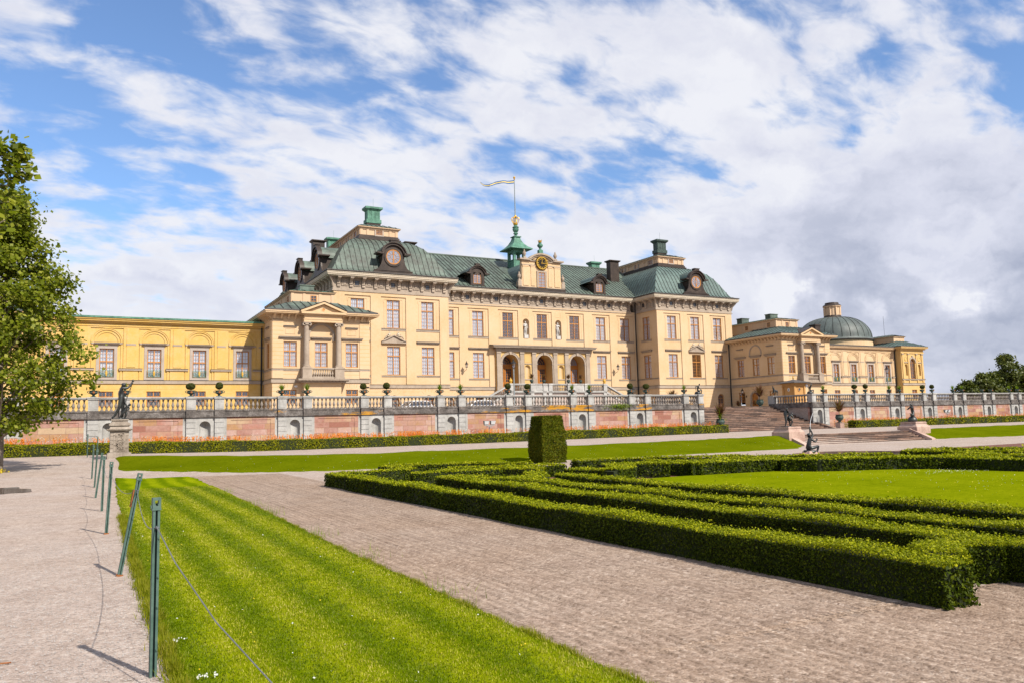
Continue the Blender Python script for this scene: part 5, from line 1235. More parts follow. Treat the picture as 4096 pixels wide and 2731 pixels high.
# ---------------------------------------------------------------- portico and perron in front of the recess
Yp = 89.16
po = MB(side_T('s', Yp))
facade(po, -7.2, 7.2, 5.9, 11.1, [(c - 1.17, c + 1.17, 5.9, 9.6, 'arch') for c in (-5.16, 0, 5.16)] + [(c - .42, c + .42, 7.62, 9.0, 'arch') for c in (-2.58, 2.58)], 1.75)
for x in (-7.2, 7.2): po.face([(x, 0, FLOOR), (x, .37, FLOOR), (x, .37, 11.1), (x, 0, 11.1)])
po.box(-7.2, 7.2, .3, .36, FLOOR, 5.9)
for c in (-2.58, 2.58):
    for k in range(8):
        t0, t1 = math.pi * k / 8, math.pi * (k + 1) / 8; q = lambda t: (c - .42 * math.cos(t), .30 * math.sin(t))
        po.face([(*q(t0), 7.62), (*q(t1), 7.62), (*q(t1), 9.0), (*q(t0), 9.0)])
        for j in range(4):
            p0, p1 = math.pi / 2 * j / 4, math.pi / 2 * (j + 1) / 4; g = lambda t, p: (c - .42 * math.cos(t) * math.cos(p), .30 * math.sin(t) * math.cos(p), 9.0 + .42 * math.sin(p))
            po.face([g(t0, p0), g(t1, p0), g(t1, p1), g(t0, p1)])
    for q in ((c - .46, c - .41, 9.75, 10.85), (c + .41, c + .46, 9.75, 10.85), (c - .41, c + .41, 9.75, 9.80), (c - .41, c + .41, 10.80, 10.85)): po.box(q[0], q[1], -.03, 0, q[2], q[3])
PO = part('portico', po, M['stucco_dark'], pal)
pt = MB(side_T('s', Yp))
for x in (-6.86, -3.43, -1.64, 1.64, 3.43, 6.86):
    pt.box(x - .29, x + .29, -.16, 0, 5.9, 10.85); pt.box(x - .34, x + .34, -.20, 0, 5.9, 6.6); pt.box(x - .35, x + .35, -.22, 0, 10.85, 10.95); pt.box(x - .32, x + .32, -.19, 0, 10.95, 11.06)
for c in (-5.16, 0, 5.16):
    pt.arc(c, 9.6, 1.17, 1.45, -.09, .0, 0, 180, 20); pt.arc(c, 9.6, 1.38, 1.48, -.13, .0, 0, 180, 20)
    for s in (-1, 1): pt.box(c + s * 1.31 - .14, c + s * 1.31 + .14, -.08, 0, 5.9, 9.45); pt.box(c + s * 1.31 - .18, c + s * 1.31 + .18, -.12, .2, 9.45, 9.6)
    pt.prism([(c - .13, 10.72), (c + .13, 10.72), (c + .2, 11.12), (c - .2, 11.12)], -.2, 0, 'y')
for c in (-2.58, 2.58): pt.box(c - .62, c + .62, -.06, 0, 9.52, 9.62); pt.box(c - .62, c + .62, -.06, 0, 7.48, 7.6)
pt.box(-7.25, 7.25, -.22, .35, 11.1, 11.36); pt.box(-7.35, 7.35, -.30, .35, 11.36, 11.44)
for k in range(48): x = -7.3 + 14.6 * k / 47; pt.box(x - .085, x + .085, -.52, -.2, 11.47, 11.58)
pt.box(-7.45, 7.45, -.40, .35, 11.44, 11.47); pt.box(-7.85, 7.85, -.70, .35, 11.58, 11.74); pt.box(-7.95, 7.95, -.80, .35, 11.74, 11.82); pt.prism([(-.82, 11.822), (-.82, 11.85), (.3, 12.0), (.3, 11.822)], -7.97, 7.97, 'x', 1)
part('portico_order', pt, [M['trim'], M['trim_dark']], pal)
for k, c in enumerate((-5.16, 0, 5.16)):
    y = Yp + 1.62; d = MB()
    d.arc(c, 9.6, 1.04, 1.17, y, y + .14, 0, 180, 18); d.box(c - 1.17, c + 1.17, y, y + .14, 9.25, 9.6)
    for a in range(1, 6):
        t = math.radians(30 * a); d.prism([(c + .12 * math.cos(t) - .015, 9.6 + .12 * math.sin(t)), (c + .12 * math.cos(t) + .015, 9.6 + .12 * math.sin(t)), (c + 1.05 * math.cos(t) + .015, 9.6 + 1.05 * math.sin(t)), (c + 1.05 * math.cos(t) - .015, 9.6 + 1.05 * math.sin(t))], y + .03, y + .09, 'y')
    for r in (.4, .72): d.arc(c, 9.6, r, r + .03, y + .03, y + .09, 0, 180, 14)
    for s in (-1, 1):
        a, b = (c + .02, c + 1.16) if s > 0 else (c - 1.16, c - .02)
        d.box(a, a + .16, y, y + .1, 5.9, 9.25); d.box(b - .16, b, y, y + .1, 5.9, 9.25); d.box(a + .16, b - .16, y, y + .1, 5.9, 7.3); d.box(a + .16, b - .16, y, y + .1, 9.02, 9.25); d.box(a + .28, b - .28, y - .03, y, 6.15, 7.05)
        for q in (1, 2): x = a + .16 + (b - a - .32) * q / 3; d.box(x - .02, x + .02, y + .02, y + .08, 7.3, 9.02)
        for q in range(1, 5): z = 7.3 + 1.72 * q / 5; d.box(a + .16, b - .16, y + .025, y + .075, z - .02, z + .02)
    DO = part('entrance_door', d, M['oak'], pal)
    p = MB(); p.face([(c - 1.1, y + .06, 7.2), (c + 1.1, y + .06, 7.2), (c + 1.1, y + .06, 9.6)] + [(c + 1.1 * math.cos(math.pi * q / 14), y + .06, 9.6 + 1.1 * math.sin(math.pi * q / 14)) for q in range(1, 14)] + [(c - 1.1, y + .06, 9.6)])
    local('pane', p.mesh('pane', [M['light_glass' if k == 2 else 'dark_glass']]), DO)
    b = MB(); b.box(c - .07, c - .03, y - .06, y, 6.75, 7.0); b.box(c - .2, c - .05, y - .09, y - .06, 6.95, 6.98); local('handle', b.mesh('handle', [M['black_metal']]), DO)
for s in (-1, 1):
    n = link('niche_statue', figure_mesh('niche_statue', {'shR': (-.10, 0, .79), 'elR': (-.17, -.02, .66), 'wrR': (-.06, -.09, .60), 'haR': (.0, -.10, .60), 'knR': (-.07, -.05, .28), 'anR': (-.09, .02, .05), 'toR': (-.12, -.07, .02)} if s < 0 else
             {'elL': (.17, -.03, .67), 'wrL': (.06, -.10, .70), 'haL': (.02, -.10, .74), 'knL': (.08, -.05, .28)}, M['marble'], 1.85, 1.12), pal, (s * 2.5, YR_ + .08, 13.36))
    b = MB(); b.box(-.30, .30, -.25, .25, -.46, 0); b.box(-.22, .22, .05, .22, 0, .75); local('statue_base', b.mesh('statue_base', [M['marble']]), n)

PY = 85.45
pe = thing('perron_stairs', 'pale stone double stairs with balustrades below the three arched palace doors', 'stairs', (0, PY, FLOOR))
b = MB(); b.box(-7.1, 7.1, PY + .25, Yp - .2, FLOOR, 5.85); part('landing', b, M['perron_stone'], pe)
b = MB(); b.box(-7.25, 7.25, PY + .05, PY + .5, 5.62, 5.86); b.box(-7.3, 7.3, PY, PY + .55, 5.72, 5.80)
b.box(-7.25, 7.25, PY + .06, PY + .42, 6.60, 6.70); b.box(-7.3, 7.3, PY + .02, PY + .46, 6.70, 6.78); part('rail', b, M['grey_stone'], pe)
PB = baluster_mesh(.74, .085)
for a, c in ((-6.75, -4.1), (-1.4, 1.4), (4.1, 6.75)):
    n = int((c - a) / .25)
    for k in range(n): link('baluster', PB, pe, (a + (c - a) * (k + .5) / n, PY + .24, 5.86))
b = MB()
for a, c in ((-4.1, -1.4), (1.4, 4.1)): b.box(a, c, PY + .1, PY + .4, 5.86, 6.6); b.box(a + .6, c - .6, PY + .07, PY + .1, 6.0, 6.5)
for x in (-7.05, -4.05, -2.25, -1.42, 1.42, 2.25, 4.05, 7.05): b.box(x - .27, x + .27, PY - .02, PY + .5, 5.86, 6.6); b.box(x - .31, x + .31, PY - .06, PY + .54, 6.6, 6.8); b.box(x - .25, x + .25, PY + .08, PY + .4, FLOOR, 5.6)
part('pier', b, M['grey_stone'], pe)
for s in (-1, 1):
    x0, x1, z1 = s * 7.1, s * 12.6, FLOOR; dz = 5.85 - FLOOR
    b = MB(); b.prism([(x0, FLOOR - .1), (x0, 5.62), (x1, z1 + .05), (x1, FLOOR - .1)], PY + .15, PY + .45, 'y'); part('stair_side', b, M['perron_stone'], pe)
    b = MB(); b.prism([(x0, 5.62), (x0, 5.86), (x1, z1 + .25), (x1, z1 + .05)], PY + .05, PY + .5, 'y'); b.prism([(x0, 6.6), (x0, 6.78), (x1, z1 + 1.18), (x1, z1 + 1.0)], PY + .02, PY + .46, 'y'); part('sloping_rail', b, M['grey_stone'], pe)
    n = 20
    for k in range(n):
        t = (k + .5) / n; x = x0 + s * .3 + (x1 - x0 - s * .6) * t; z = 5.86 + (z1 + .25 - 5.86) * (abs(x - x0) / abs(x1 - x0)); link('baluster', PB, pe, (x, PY + .24, z))
    for k in range(18):
        b = MB(); a = x0 + (x1 - x0) * k / 18; c = x0 + (x1 - x0) * (k + 1) / 18; b.box(min(a, c), max(a, c), PY + .5, Yp - .5, FLOOR, 5.85 - dz * (k + 1) / 19); part('step', b, M['perron_stone'], pe)
for s in (-1, 1):
    g = MB(); g.box(-.17, .17, -.17, .17, 0, .06); g.lathe([(.15, .06), (.10, .12), (.20, .24), (.22, .36), (.17, .46), (.10, .50), (.13, .55), (.05, .62), (.07, .68), (0, .74)], (0, 0, 0), 12)
    o = link('gilded_finial', g.mesh('gilded_finial', [M['gold_paint']], True), None, (s * 7.05, PY + .24, 6.80))
    tag(o, ('gilded crown-shaped finial on the perron end pier beside the lamp post' if s < 0 else 'gilded crown-shaped finial on the perron end pier below the curtained windows'), 'finial', 'gilded finials')

# ---------------------------------------------------------------- side pavilions
def pavilion(s, label):
    Yv, X0, X1 = 75.1, 28.7, 38.1; root = thing('side_pavilion', label, 'building', (s * 33.4, Yv, FLOOR))
    u0, u1 = min(s * X0, s * X1), max(s * X0, s * X1); bays = [s * 30.48, s * 33.5, s * 36.45]
    wall = MB(side_T('s', Yv)); trim = MB(side_T('s', Yv)); gr = MB(side_T('s', Yv))
    ops = [(c - .62, c + .62, 7.65, 10.03) for c in bays] + [(c - .60, c + .60, 4.15, 5.50) for c in bays]
    facade(wall, u0, u1, FLOOR - .05, 12.6, ops, .4)
    cx = s * 33.5
    # corner strips, panels, blind frames, archivolt
    for a, b_ in ((u0, u0 + 1.0), (u1 - 1.0, u1)): wall.box(a, b_, -.05, 0, ZG + .42, 12.1)
    for k in range(11): z = 7.95 + .385 * k; gr.box(u0, u0 + 1.0, -.056, -.05, z - .014, z + .014); gr.box(u1 - 1.0, u1, -.056, -.05, z - .014, z + .014)
    for c in (bays[0], bays[2]):
        for q in ((c - .46, c - .42, 10.78, 11.22), (c + .42, c + .46, 10.78, 11.22), (c - .46, c + .46, 11.22, 11.26), (c - .46, c + .46, 10.74, 10.78)): wall.box(q[0], q[1], -.03, 0, q[2], q[3])
        trim.box(c - .60, c + .60, -.10, 0, 11.40, 11.48); trim.box(c - .64, c + .64, -.16, 0, 11.48, 11.53, 1)
        inner_frame(wall, c, 1.02, 7.7, 11.85)
    trim.arc(cx, 10.55, 1.12, 1.34, -.10, 0, 0, 180, 18); trim.box(cx - 1.34, cx - 1.08, -.10, 0, 10.15, 10.55); trim.box(cx + 1.08, cx + 1.34, -.10, 0, 10.15, 10.55)
    for a, b_ in ((u0, cx - 2.0), (cx + 2.0, u1)): course(trim, a - .03, b_, 7.32, 7.46, .06); course(trim, a - .05, b_, 6.16, 6.50, .10)
    rustic(gr, u0, u1, [3.25 + .42 * k for k in range(7)] + [6.95], [(c - .9, c + .9, 4.0, 5.75) for c in bays], 0)
    for c in bays:
        for k in (-2, -1, 1, 2): x = c + .22 * k; gr.prism([(x - .012, 5.72), (x + .012, 5.72), (x + .05 * k + .012, 6.12), (x + .05 * k - .012, 6.12)], -.008, 0, 'y')
    # flank seen from the garden (west side)
    pl_ = u0; wT = side_T('w', pl_); wall.T = wT; trim.T = wT; gr.T = wT
    fb = [77.13, 79.85, 82.72]; Ye = YT_ if s > 0 else 79.0
    fb = fb if s > 0 else [77.13]
    dr = s > 0
    ops = [(c - .62, c + .62, 7.62, 10.0) for c in fb] + [(82.2, 83.4, 3.6, 5.44)] * dr + [(79.75, 81.05, FLOOR, 4.65, 'arch')] * dr + [(76.5, 77.7, 3.9, 5.45)] * dr
    facade(wall, Yv, Ye, FLOOR - .05, 12.6, ops, .4)
    wall.box(Yv, Yv + .9, -.05, 0, ZG + .42, 12.1)
    for k in range(11): z = 7.95 + .385 * k; gr.box(Yv, Yv + .9, -.056, -.05, z - .014, z + .014)
    course(trim, Yv - .05, Ye, 7.32, 7.46, .06); course(trim, Yv - .09, Ye, 6.16, 6.50, .10)
    rustic(gr, Yv, Ye, [3.25 + .42 * k for k in range(7)] + [6.95], [(o[0] - .35, o[1] + .35, 2.8, 5.6) for o in ops if o[2] < 6], 0)
    for c in fb:
        if dr and c == fb[1]:
            trim.arc(c, 10.75, .98, 1.14, -.08, 0, 0, 180, 16); trim.box(c - 1.14, c - .98, -.08, 0, 10.4, 10.75); trim.box(c + .98, c + 1.14, -.08, 0, 10.4, 10.75)
        else:
            trim.box(c - .60, c + .60, -.10, 0, 11.40, 11.48); trim.box(c - .64, c + .64, -.16, 0, 11.48, 11.53, 1)
    if dr:
        trim.arc(80.4, 4.65, .65, .86, -.06, 0, 0, 180, 14); trim.box(79.54, 79.75, -.06, 0, FLOOR, 4.65); trim.box(81.05, 81.26, -.06, 0, FLOOR, 4.65)
    if s < 0: trim.T = wall.T = side_T('e', u1)
    else: trim.T = wall.T = side_T('e', u1)
    facade(wall, Yv, YT_ if s < 0 else 79.0, FLOOR - .05, 12.6, [], .1)
    course(trim, Yv, 79.0, 7.32, 7.46, .06); course(trim, Yv, 79.0, 6.16, 6.50, .10)
    wall.T = None
    wall.box(u0 + .6, u1 - .6, Yv + 2.6, Yv + 2.7, FLOOR, 12.5)
    part('wall', wall, M['stucco'], root); part('stone_trim', trim, [M['trim'], M['trim_dark']], root); part('wall_joints', gr, M['groove'], root)
    for k, c in enumerate(bays):
        window(root, 'pav', (c, Yv, 7.65), 0, 0 if s < 0 else None, hood=(2.15 if k != 1 else 2.05, .44)); window(root, 'low', (c, Yv, 4.15), 0, None)
    for c in fb:
        if dr: window(root, 'pav', wp('w', pl_, c, 7.62), RZ['w'], 2, hood=(2.1, .40))
        else: window(root, 'pav', wp('w', pl_, c, 7.62), RZ['w'], None, hood=(1.9, .44))
    if dr:
        window(root, 'low', wp('w', pl_, 82.8, 4.05), RZ['w'], None); window(root, 'low', wp('w', pl_, 77.1, 4.1), RZ['w'], None)
        d = MB(side_T('w', pl_)); d.prism([(79.75, FLOOR), (81.05, FLOOR)] + [(80.4 + .65 * math.cos(math.pi * k / 12), 4.65 + .65 * math.sin(math.pi * k / 12)) for k in range(13)], .2, .28, 'y')
        for k in range(7): d.box(79.8 + .18 * k, 79.82 + .18 * k, .185, .2, 2.9, 4.9)
        part('arched_door', d, M['oak'], root)
    # portico with balcony
    f = MB(side_T('s', Yv)); xa, xb = cx - 1.98, cx + 1.98
    f.box(cx - 1.78, cx + 1.78, -.62, 0, FLOOR, 6.15); 
    BC = part('portico_base', f, M['stucco'], root)
    f = MB(side_T('s', Yv)); f.box(xa - .1, xb + .1, -.95, 0, 6.15, 6.24)
    for k in range(14): x = cx - 2.3 + 4.6 * k / 13; f.box(x - .09, x + .09, -1.12, -.9, 6.24, 6.34)
    f.box(xa - .15, xb + .15, -1.0, 0, 6.24, 6.34); f.box(cx - 2.45, cx + 2.45, -1.25, 0, 6.34, 6.46); f.box(cx - 2.48, cx + 2.48, -1.28, 0, 6.46, 6.50)
    for sx in (-1, 1):
        x = cx + sx * 1.55; f.box(x - .45, x + .45, -.95, 0, 6.50, 7.44); f.box(x - .49, x + .49, -.99, 0, 7.44, 7.56); f.box(x - .48, x + .48, -.98, 0, 6.50, 6.66)
    f.box(cx - 1.1, cx + 1.1, -.88, -.58, 7.40, 7.54); f.box(cx - 1.1, cx + 1.1, -.86, -.60, 6.50, 6.66)
    part('balcony', f, M['trim'], root)
    bm_ = baluster_mesh(.74, .10); bm_.materials.clear(); bm_.materials.append(M['trim'])
    for k in range(9): link('baluster', bm_, root, (cx - 1.0 + 2.0 * (k + .5) / 9, Yv - .73, 6.66))
    for sx in (-1, 1):
        c = MB(); x = cx + sx * 1.55; c.box(x - .36, x + .36, Yv - .88, Yv - .16, 7.56, 7.66)
        c.lathe([(.34, 7.66), (.36, 7.70), (.34, 7.74), (.30, 7.77), (.32, 7.82), (.275, 7.86), (.27, 8.9), (.23, 11.50), (.26, 11.54)], (x, Yv - .52, 0), 20)
        c.box(x - .31, x + .31, Yv - .82, Yv - .22, 11.58, 11.74); c.box(x - .36, x + .36, Yv - .86, Yv - .18, 11.74, 11.84)
        for d in (-1, 1):
            for yy in (Yv - .82, Yv - .30): c.prism([(x + d * .30 + .135 * math.cos(2 * math.pi * k / 12), 11.63 + .135 * math.sin(2 * math.pi * k / 12)) for k in range(12)], yy, yy + .10, 'y')
        part('column', c, M['trim'], root, False)
        a = MB(side_T('s', Yv)); a.box(x - .26, x + .26, -.10, 0, 7.5, 11.80); part('pilaster', a, M['stucco'], root)
    e = MB(side_T('s', Yv)); e.box(cx - 1.86, cx + 1.86, -.84, 0, 11.85, 12.12); e.box(cx - 1.80, cx + 1.80, -.80, 0, 12.12, 12.50); e.box(cx - 1.9, cx + 1.9, -.88, 0, 12.09, 12.15); e.box(cx - 2.0, cx + 2.0, -1.0, 0, 12.50, 12.60); e.box(cx - 2.15, cx + 2.15, -1.14, 0, 12.60, 12.80)
    e.prism([(cx - 1.9, 12.80), (cx + 1.9, 12.80), (cx, 13.52)], -.84, 0, 'y')
    for d in (-1, 1):
        q = [(cx + d * 2.2, 12.74), (cx + d * 2.2, 12.90), (cx, 13.78), (cx, 13.58), (cx + d * 1.75, 12.86)]; e.prism(q, -1.16, 0, 'y')
    e.arc(cx, 13.07, .13, .17, -.87, -.84, 0, 360, 14)
    part('pediment', e, M['stucco'], root)
    e = MB(side_T('s', Yv)); e.prism([(cx + .13 * math.cos(2 * math.pi * k / 12), 13.07 + .13 * math.sin(2 * math.pi * k / 12)) for k in range(12)], -.846, -.84, 'y'); part('oculus', e, M['frame'], root)
    e = MB(side_T('s', Yv))
    for d in (-1, 1): e.prism([(cx + d * 2.24, 12.93), (cx + d * 2.24, 12.99), (cx, 13.86), (cx, 13.80)], -1.20, 2.2, 'y')
    part('pediment_roof', e, M['copper_brown'], root)
    # cornice with scooped brackets, low hipped roof, attic box, chimneys
    R4 = (u0, u1, Yv, YT_ - .1); k_ = MB(); slab(k_, R4, .05, 12.05, 12.12); slab(k_, R4, .02, 12.12, 12.56); slab(k_, R4, .60, 12.56, 12.62); slab(k_, R4, .78, 12.62, 12.74); slab(k_, R4, .84, 12.74, 12.84)
    part('cornice', k_, M['stucco'], root)
    def scoop():
        m_ = MB(); m_.prism([(0, 0), (-.12, 0), (-.16, .12), (-.30, .24), (-.52, .34), (-.58, .42), (0, .42)], -.085, .085, 'x'); return m_.mesh('bracket', [M['stucco']])
    SC_ = scoop(); nb = 15
    for k in range(nb):
        u = u0 + .15 + (u1 - u0 - .3) * k / (nb - 1)
        if abs(u - cx) > 1.9: link('bracket', SC_, root, (u, Yv, 12.13))
    for k in range(17 if s > 0 else 7): link('bracket', SC_, root, (u0, Yv + .2 + .60 * k, 12.13), RZ['w'])
    g = MB(); slab(g, R4, .80, 12.84, 12.90, 0); slab(g, R4, .70, 12.90, 13.02, 0); part('gutter', g, M['trim_dark'], root)
    r = MB(); bell_roof(r, (u0 - .66, u1 + .66, Yv - .66, YT_ + .5), [(0, 13.02), (1.2, 13.52), (2.6, 14.05), (3.1, 14.2), (3.12, 14.3)], .75, .05); part('roof', r, [M['copper' if s < 0 else 'copper_blue'], M['seam']], root)
    A = (cx - 2.15, cx + 2.15, 78.3, 91.0 if s > 0 else 90.0); a = MB(); a.box(A[0], A[1], A[2], A[3], 14.0, 15.28); slab(a, A, .10, 15.28, 15.36); slab(a, A, .20, 15.36, 15.46)
    for u in (A[0] + .14, cx - .85, cx + .75, A[1] - .14): a.box(u - .14, u + .14, A[2] - .05, A[2], 14.3, 15.28)
    for k in range(6): a.box(A[0] - .05, A[0], A[2] + .05 + 2.1 * k, A[2] + .33 + 2.1 * k, 14.3, 15.28)
    part('attic', a, M['pink_stucco'], root)
    small_window(root, (cx + .1, A[2] - .01, 14.45), .62, .62)
    for k in (0, 2): small_window(root, (A[0] - .01, A[2] + 1.3 + 2.1 * k, 14.45), .55, .62, RZ['w'])
    r = MB(); bell_roof(r, (A[0] - .26, A[1] + .26, A[2] - .26, A[3] + .26), [(0, 15.46), (1.2, 15.72), (2.3, 15.86)], .7, .04); part('attic_roof', r, [M['copper_bright'], M['seam']], root)
    for x, y, w_ in ((cx + .0, 81.0, .72), (cx - .6, 86.0, .72)):
        c = MB(); c.box(x - w_, x + w_, y - .5, y + .5, 15.5, 16.42); c.box(x - w_ - .07, x + w_ + .07, y - .57, y + .57, 16.42, 16.52); c.box(x - w_ - .05, x + w_ + .05, y - .55, y + .55, 15.5, 15.72)
        part('chimney', c, M['copper'], root)
    return root
pavilion(-1, 'square yellow pavilion with columned balcony between the long wing and the tower')
pavilion(1, 'square yellow pavilion with columned balcony behind the ochre guard booth')

# ---------------------------------------------------------------- long wings
def balcony_mesh():
    b = MB(); w = .60
    for z in (.02, .52, .62): b.box(-w, w, -.10, -.075, z, z + .03)
    for k in range(13): x = -w + 2 * w * k / 12; b.box(x - .009, x + .009, -.10, -.08, .02, .62)
    for x in (-.42, -.14, .14, .42):
        for z in (.17, .37): b.arc(x, z, .075, .095, -.105, -.085, 0, 360, 12)
    return b.mesh('iron_railing', [M['copper_bright']])
IRON = balcony_mesh()
def gilt_mesh():
    b = MB(); b.lathe([(.02, .10), (.05, .16), (.05, .22), (.10, .30), (.07, .38), (.10, .44), (.05, .5), (.07, .54), (0, .6)], (0, -.12, 0), 8, sy=.3); return b.mesh('gilded_monogram', [M['gold_paint']])
GILT = gilt_mesh()
def wing(s, label):
    Yw = 79.0; X0, X1 = 38.1, 57.6; root = thing('palace_wing', label, 'building', (s * 48, Yw, FLOOR))
    u0, u1 = min(s * X0, s * X1), max(s * X0, s * X1); bays = [s * (40.1 + 3.885 * k) for k in range(5)]
    wall = MB(side_T('s', Yw)); trim = MB(side_T('s', Yw)); gr = MB(side_T('s', Yw))
    ops = [(c - .59, c + .59, 6.84, 9.40) for c in bays] + [(c - .59, c + .59, 4.2, 5.57) for c in bays]
    facade(wall, u0, u1, FLOOR - .05, 11.5, ops, .4)
    mids = [(a + b_) / 2 for a, b_ in zip(sorted(bays), sorted(bays)[1:])] 
    for m_ in mids + [sorted(bays)[0] - 1.94, sorted(bays)[-1] + 1.9]:
        if not (u0 < m_ < u1): continue
        a, b_ = max(u0, m_ - .62), min(u1, m_ + .62)
        wall.box(a, b_, -.07, 0, 6.60, 11.22); wall.box(m_ - .36, m_ + .36, -.11, -.07, 7.75, 11.22)
        trim.box(max(u0, m_ - .95), min(u1, m_ + .95), -.16, 0, 7.45, 7.60); trim.box(max(u0, m_ - .97), min(u1, m_ + .97), -.19, 0, 7.60, 7.64, 1)
        trim.box(m_ - .40, m_ + .40, -.13, -.07, 9.70, 9.86)
    for c in bays:
        wall.arc(c, 9.92, 1.10, 1.24, -.07, 0, 0, 180, 18); wall.arc(c, 9.92, .88, 1.0, -.05, 0, 0, 180, 18); wall.arc(c, 9.92, 1.24, 1.30, -.11, 0, 0, 180, 18)
        for d in (-1, 1): trim.box(c + d * 1.08 - .17, c + d * 1.08 + .17, -.12, 0, 9.78, 9.92); wall.box(c + d * 1.17 - .07, c + d * 1.17 + .07, -.07, 0, 6.6, 9.78)
        for q in ((c - .84, c - .59, 6.62, 9.62), (c + .59, c + .84, 6.62, 9.62), (c - .59, c + .59, 9.40, 9.62), (c - .59, c + .59, 6.62, 6.84)): trim.box(q[0], q[1], -.05, 0, q[2], q[3], 2)
    course(trim, u0, u1, 6.26, 6.56, .10)
    rustic(gr, u0, u1, [3.25 + .42 * k for k in range(7)], [(c - .95, c + .95, 4.0, 5.7) for c in bays], 0)
    for c in bays:
        for k in (-2, -1, 1, 2): x = c + .22 * k; gr.prism([(x - .012, 5.75), (x + .012, 5.75), (x + .05 * k + .012, 6.2), (x + .05 * k - .012, 6.2)], -.008, 0, 'y')
    for (e, z0, z1) in ((.08, 11.22, 11.36), (.13, 11.36, 11.50), (.06, 11.50, 11.66), (.26, 11.66, 11.80), (.46, 11.80, 11.95), (.55, 11.95, 12.06)): wall.box(u0, u1, -e, 0, z0, z1)
    wall.T = None; wall.box(u0, u1, Yw + 9.7, Yw + 10, FLOOR, 12.0); wall.box(u0, u1, Yw + 2.5, Yw + 2.6, FLOOR, 11.8)
    wall.box(u0, u1, Yw, Yw + 10, 11.5, 12.05)
    part('wall', wall, M['stucco_wing' if s < 0 else 'stucco'], root); part('stone_trim', trim, [M['trim'], M['trim_dark'], M['white_trim']], root); part('wall_joints', gr, M['groove'], root)
    for k, c in enumerate(bays):
        o = window(root, 'wing', (c, Yw, 6.84), 0, 0 if s < 0 else 2, hood=(2.0, .50)); local('iron_railing', IRON, o); local('gilded_monogram', GILT, o)
        window(root, 'low', (c, Yw, 4.22), 0, None)
    g = MB(); g.box(u0, u1, Yw - .62, Yw - .2, 12.065, 12.22)
    part('gutter', g, M['copper_bright' if s < 0 else 'trim_dark'], root)
    r = MB(); r.prism([(Yw - .55, 12.2), (Yw + 5, 12.32 if s < 0 else 13.0), (Yw + 10.5, 12.2)], u0, u1, 'x'); part('roof', r, M['copper_bright' if s < 0 else 'copper_blue'], root)
    return root
wing(-1, 'long low yellow wing with arched window bays behind the leafy tree'); wing(1, 'long low yellow wing with arched window bays in front of the dome')

def end_pavilion(s, label):
    Ye = 77.9; u0, u1 = min(s * 57.55, s * 63.0), max(s * 57.55, s * 63.0); cx = (u0 + u1) / 2; root = thing('end_pavilion', label, 'building', (cx, Ye, FLOOR))
    wall = MB(side_T('s', Ye)); trim = MB(side_T('s', Ye))
    nic = [(cx + d * 1.62 - .33, cx + d * 1.62 + .33, 7.75, 9.2, 'arch') for d in (-1, 1)]
    facade(wall, u0, u1, FLOOR - .05, 11.7, [(cx - .62, cx + .62, 7.25, 9.75, 'arch'), (cx - .6, cx + .6, 4.2, 5.57)] + nic, .35)
    for d in (-1, 1):
        wall.box(cx + d * 1.62 - .34, cx + d * 1.62 + .34, .25, .3, 7.7, 9.6)
        wall.arc(cx + d * 1.62, 10.35, .26, .34, -.05, 0, 0, 360, 16); wall.prism([(cx + d * 1.62 + .26 * math.cos(2 * math.pi * k / 14), 10.35 + .26 * math.sin(2 * math.pi * k / 14)) for k in range(14)], -.02, 0, 'y', 1)
        for q in (1.0, 2.35): wall.box(cx + d * q - .17, cx + d * q + .17, -.10, 0, 6.6, 11.2); trim.box(cx + d * q - .24, cx + d * q + .24, -.16, 0, 11.0, 11.15)
        trim.box(cx + d * 1.62 - .5, cx + d * 1.62 + .5, -.10, 0, 9.72, 9.84)
    trim.arc(cx, 9.75, .66, .92, -.08, 0, 0, 180, 16); trim.prism([(cx - .1, 10.5), (cx + .1, 10.5), (cx + .15, 10.85), (cx - .15, 10.85)], -.14, 0, 'y')
    course(trim, u0 - .1, u1 + .1, 7.05, 7.20, .12); course(trim, u0, u1, 6.26, 6.56, .10)
    for (e, z0, z1) in ((.10, 11.2, 11.4), (.06, 11.4, 11.75), (.30, 11.75, 11.92), (.55, 11.92, 12.06), (.62, 12.06, 12.16)): slab(wall, (u0, u1, 0, 8), e, z0, z1)
    wall.T = None; wall.box(u0, u0 + .2, Ye + .01, Ye + 8, FLOOR, 11.7); wall.box(u1 - .2, u1, Ye + .01, Ye + 8, FLOOR, 11.7); wall.box(u0, u1, Ye + 2.4, Ye + 2.5, FLOOR, 11.7)
    part('wall', wall, [M['stucco_dark'], M['stucco_wing']], root); part('stone_trim', trim, [M['trim'], M['trim_dark']], root)
    arch_window(root, 's', Ye, cx, 7.25, 2.5, .62); window(root, 'low', (cx, Ye, 4.22), 0, None)
    g = MB(); slab(g, (u0, u1, Ye, Ye + 8), .6, 12.17, 12.3); part('gutter', g, M['trim_dark'], root)
    r = MB(); bell_roof(r, (u0 - .55, u1 + .55, Ye - .55, Ye + 8.5), [(0, 12.3), (1.4, 12.9), (2.2, 13.25)], .7, .04); part('roof', r, [M['copper_blue'], M['seam']], root)
    A = (cx - 1.3, cx + 1.3, Ye + 2.0, Ye + 7.0); a = MB(); a.box(*A[:4], 12.8, 13.9); slab(a, A, .14, 13.9, 14.05); part('attic', a, M['pink_stucco'], root)
    r = MB(); bell_roof(r, (A[0] - .25, A[1] + .25, A[2] - .25, A[3] + .25), [(0, 14.05), (1.45, 14.42)], .6, .03); part('attic_roof', r, [M['copper'], M['seam']], root)
    m_ = MB(); m_.tube([(cx, Ye + 4.5, 14.3), (cx, Ye + 4.5, 17.6)], .02, 5); part('lightning_rod', m_, M['black_metal'], root)
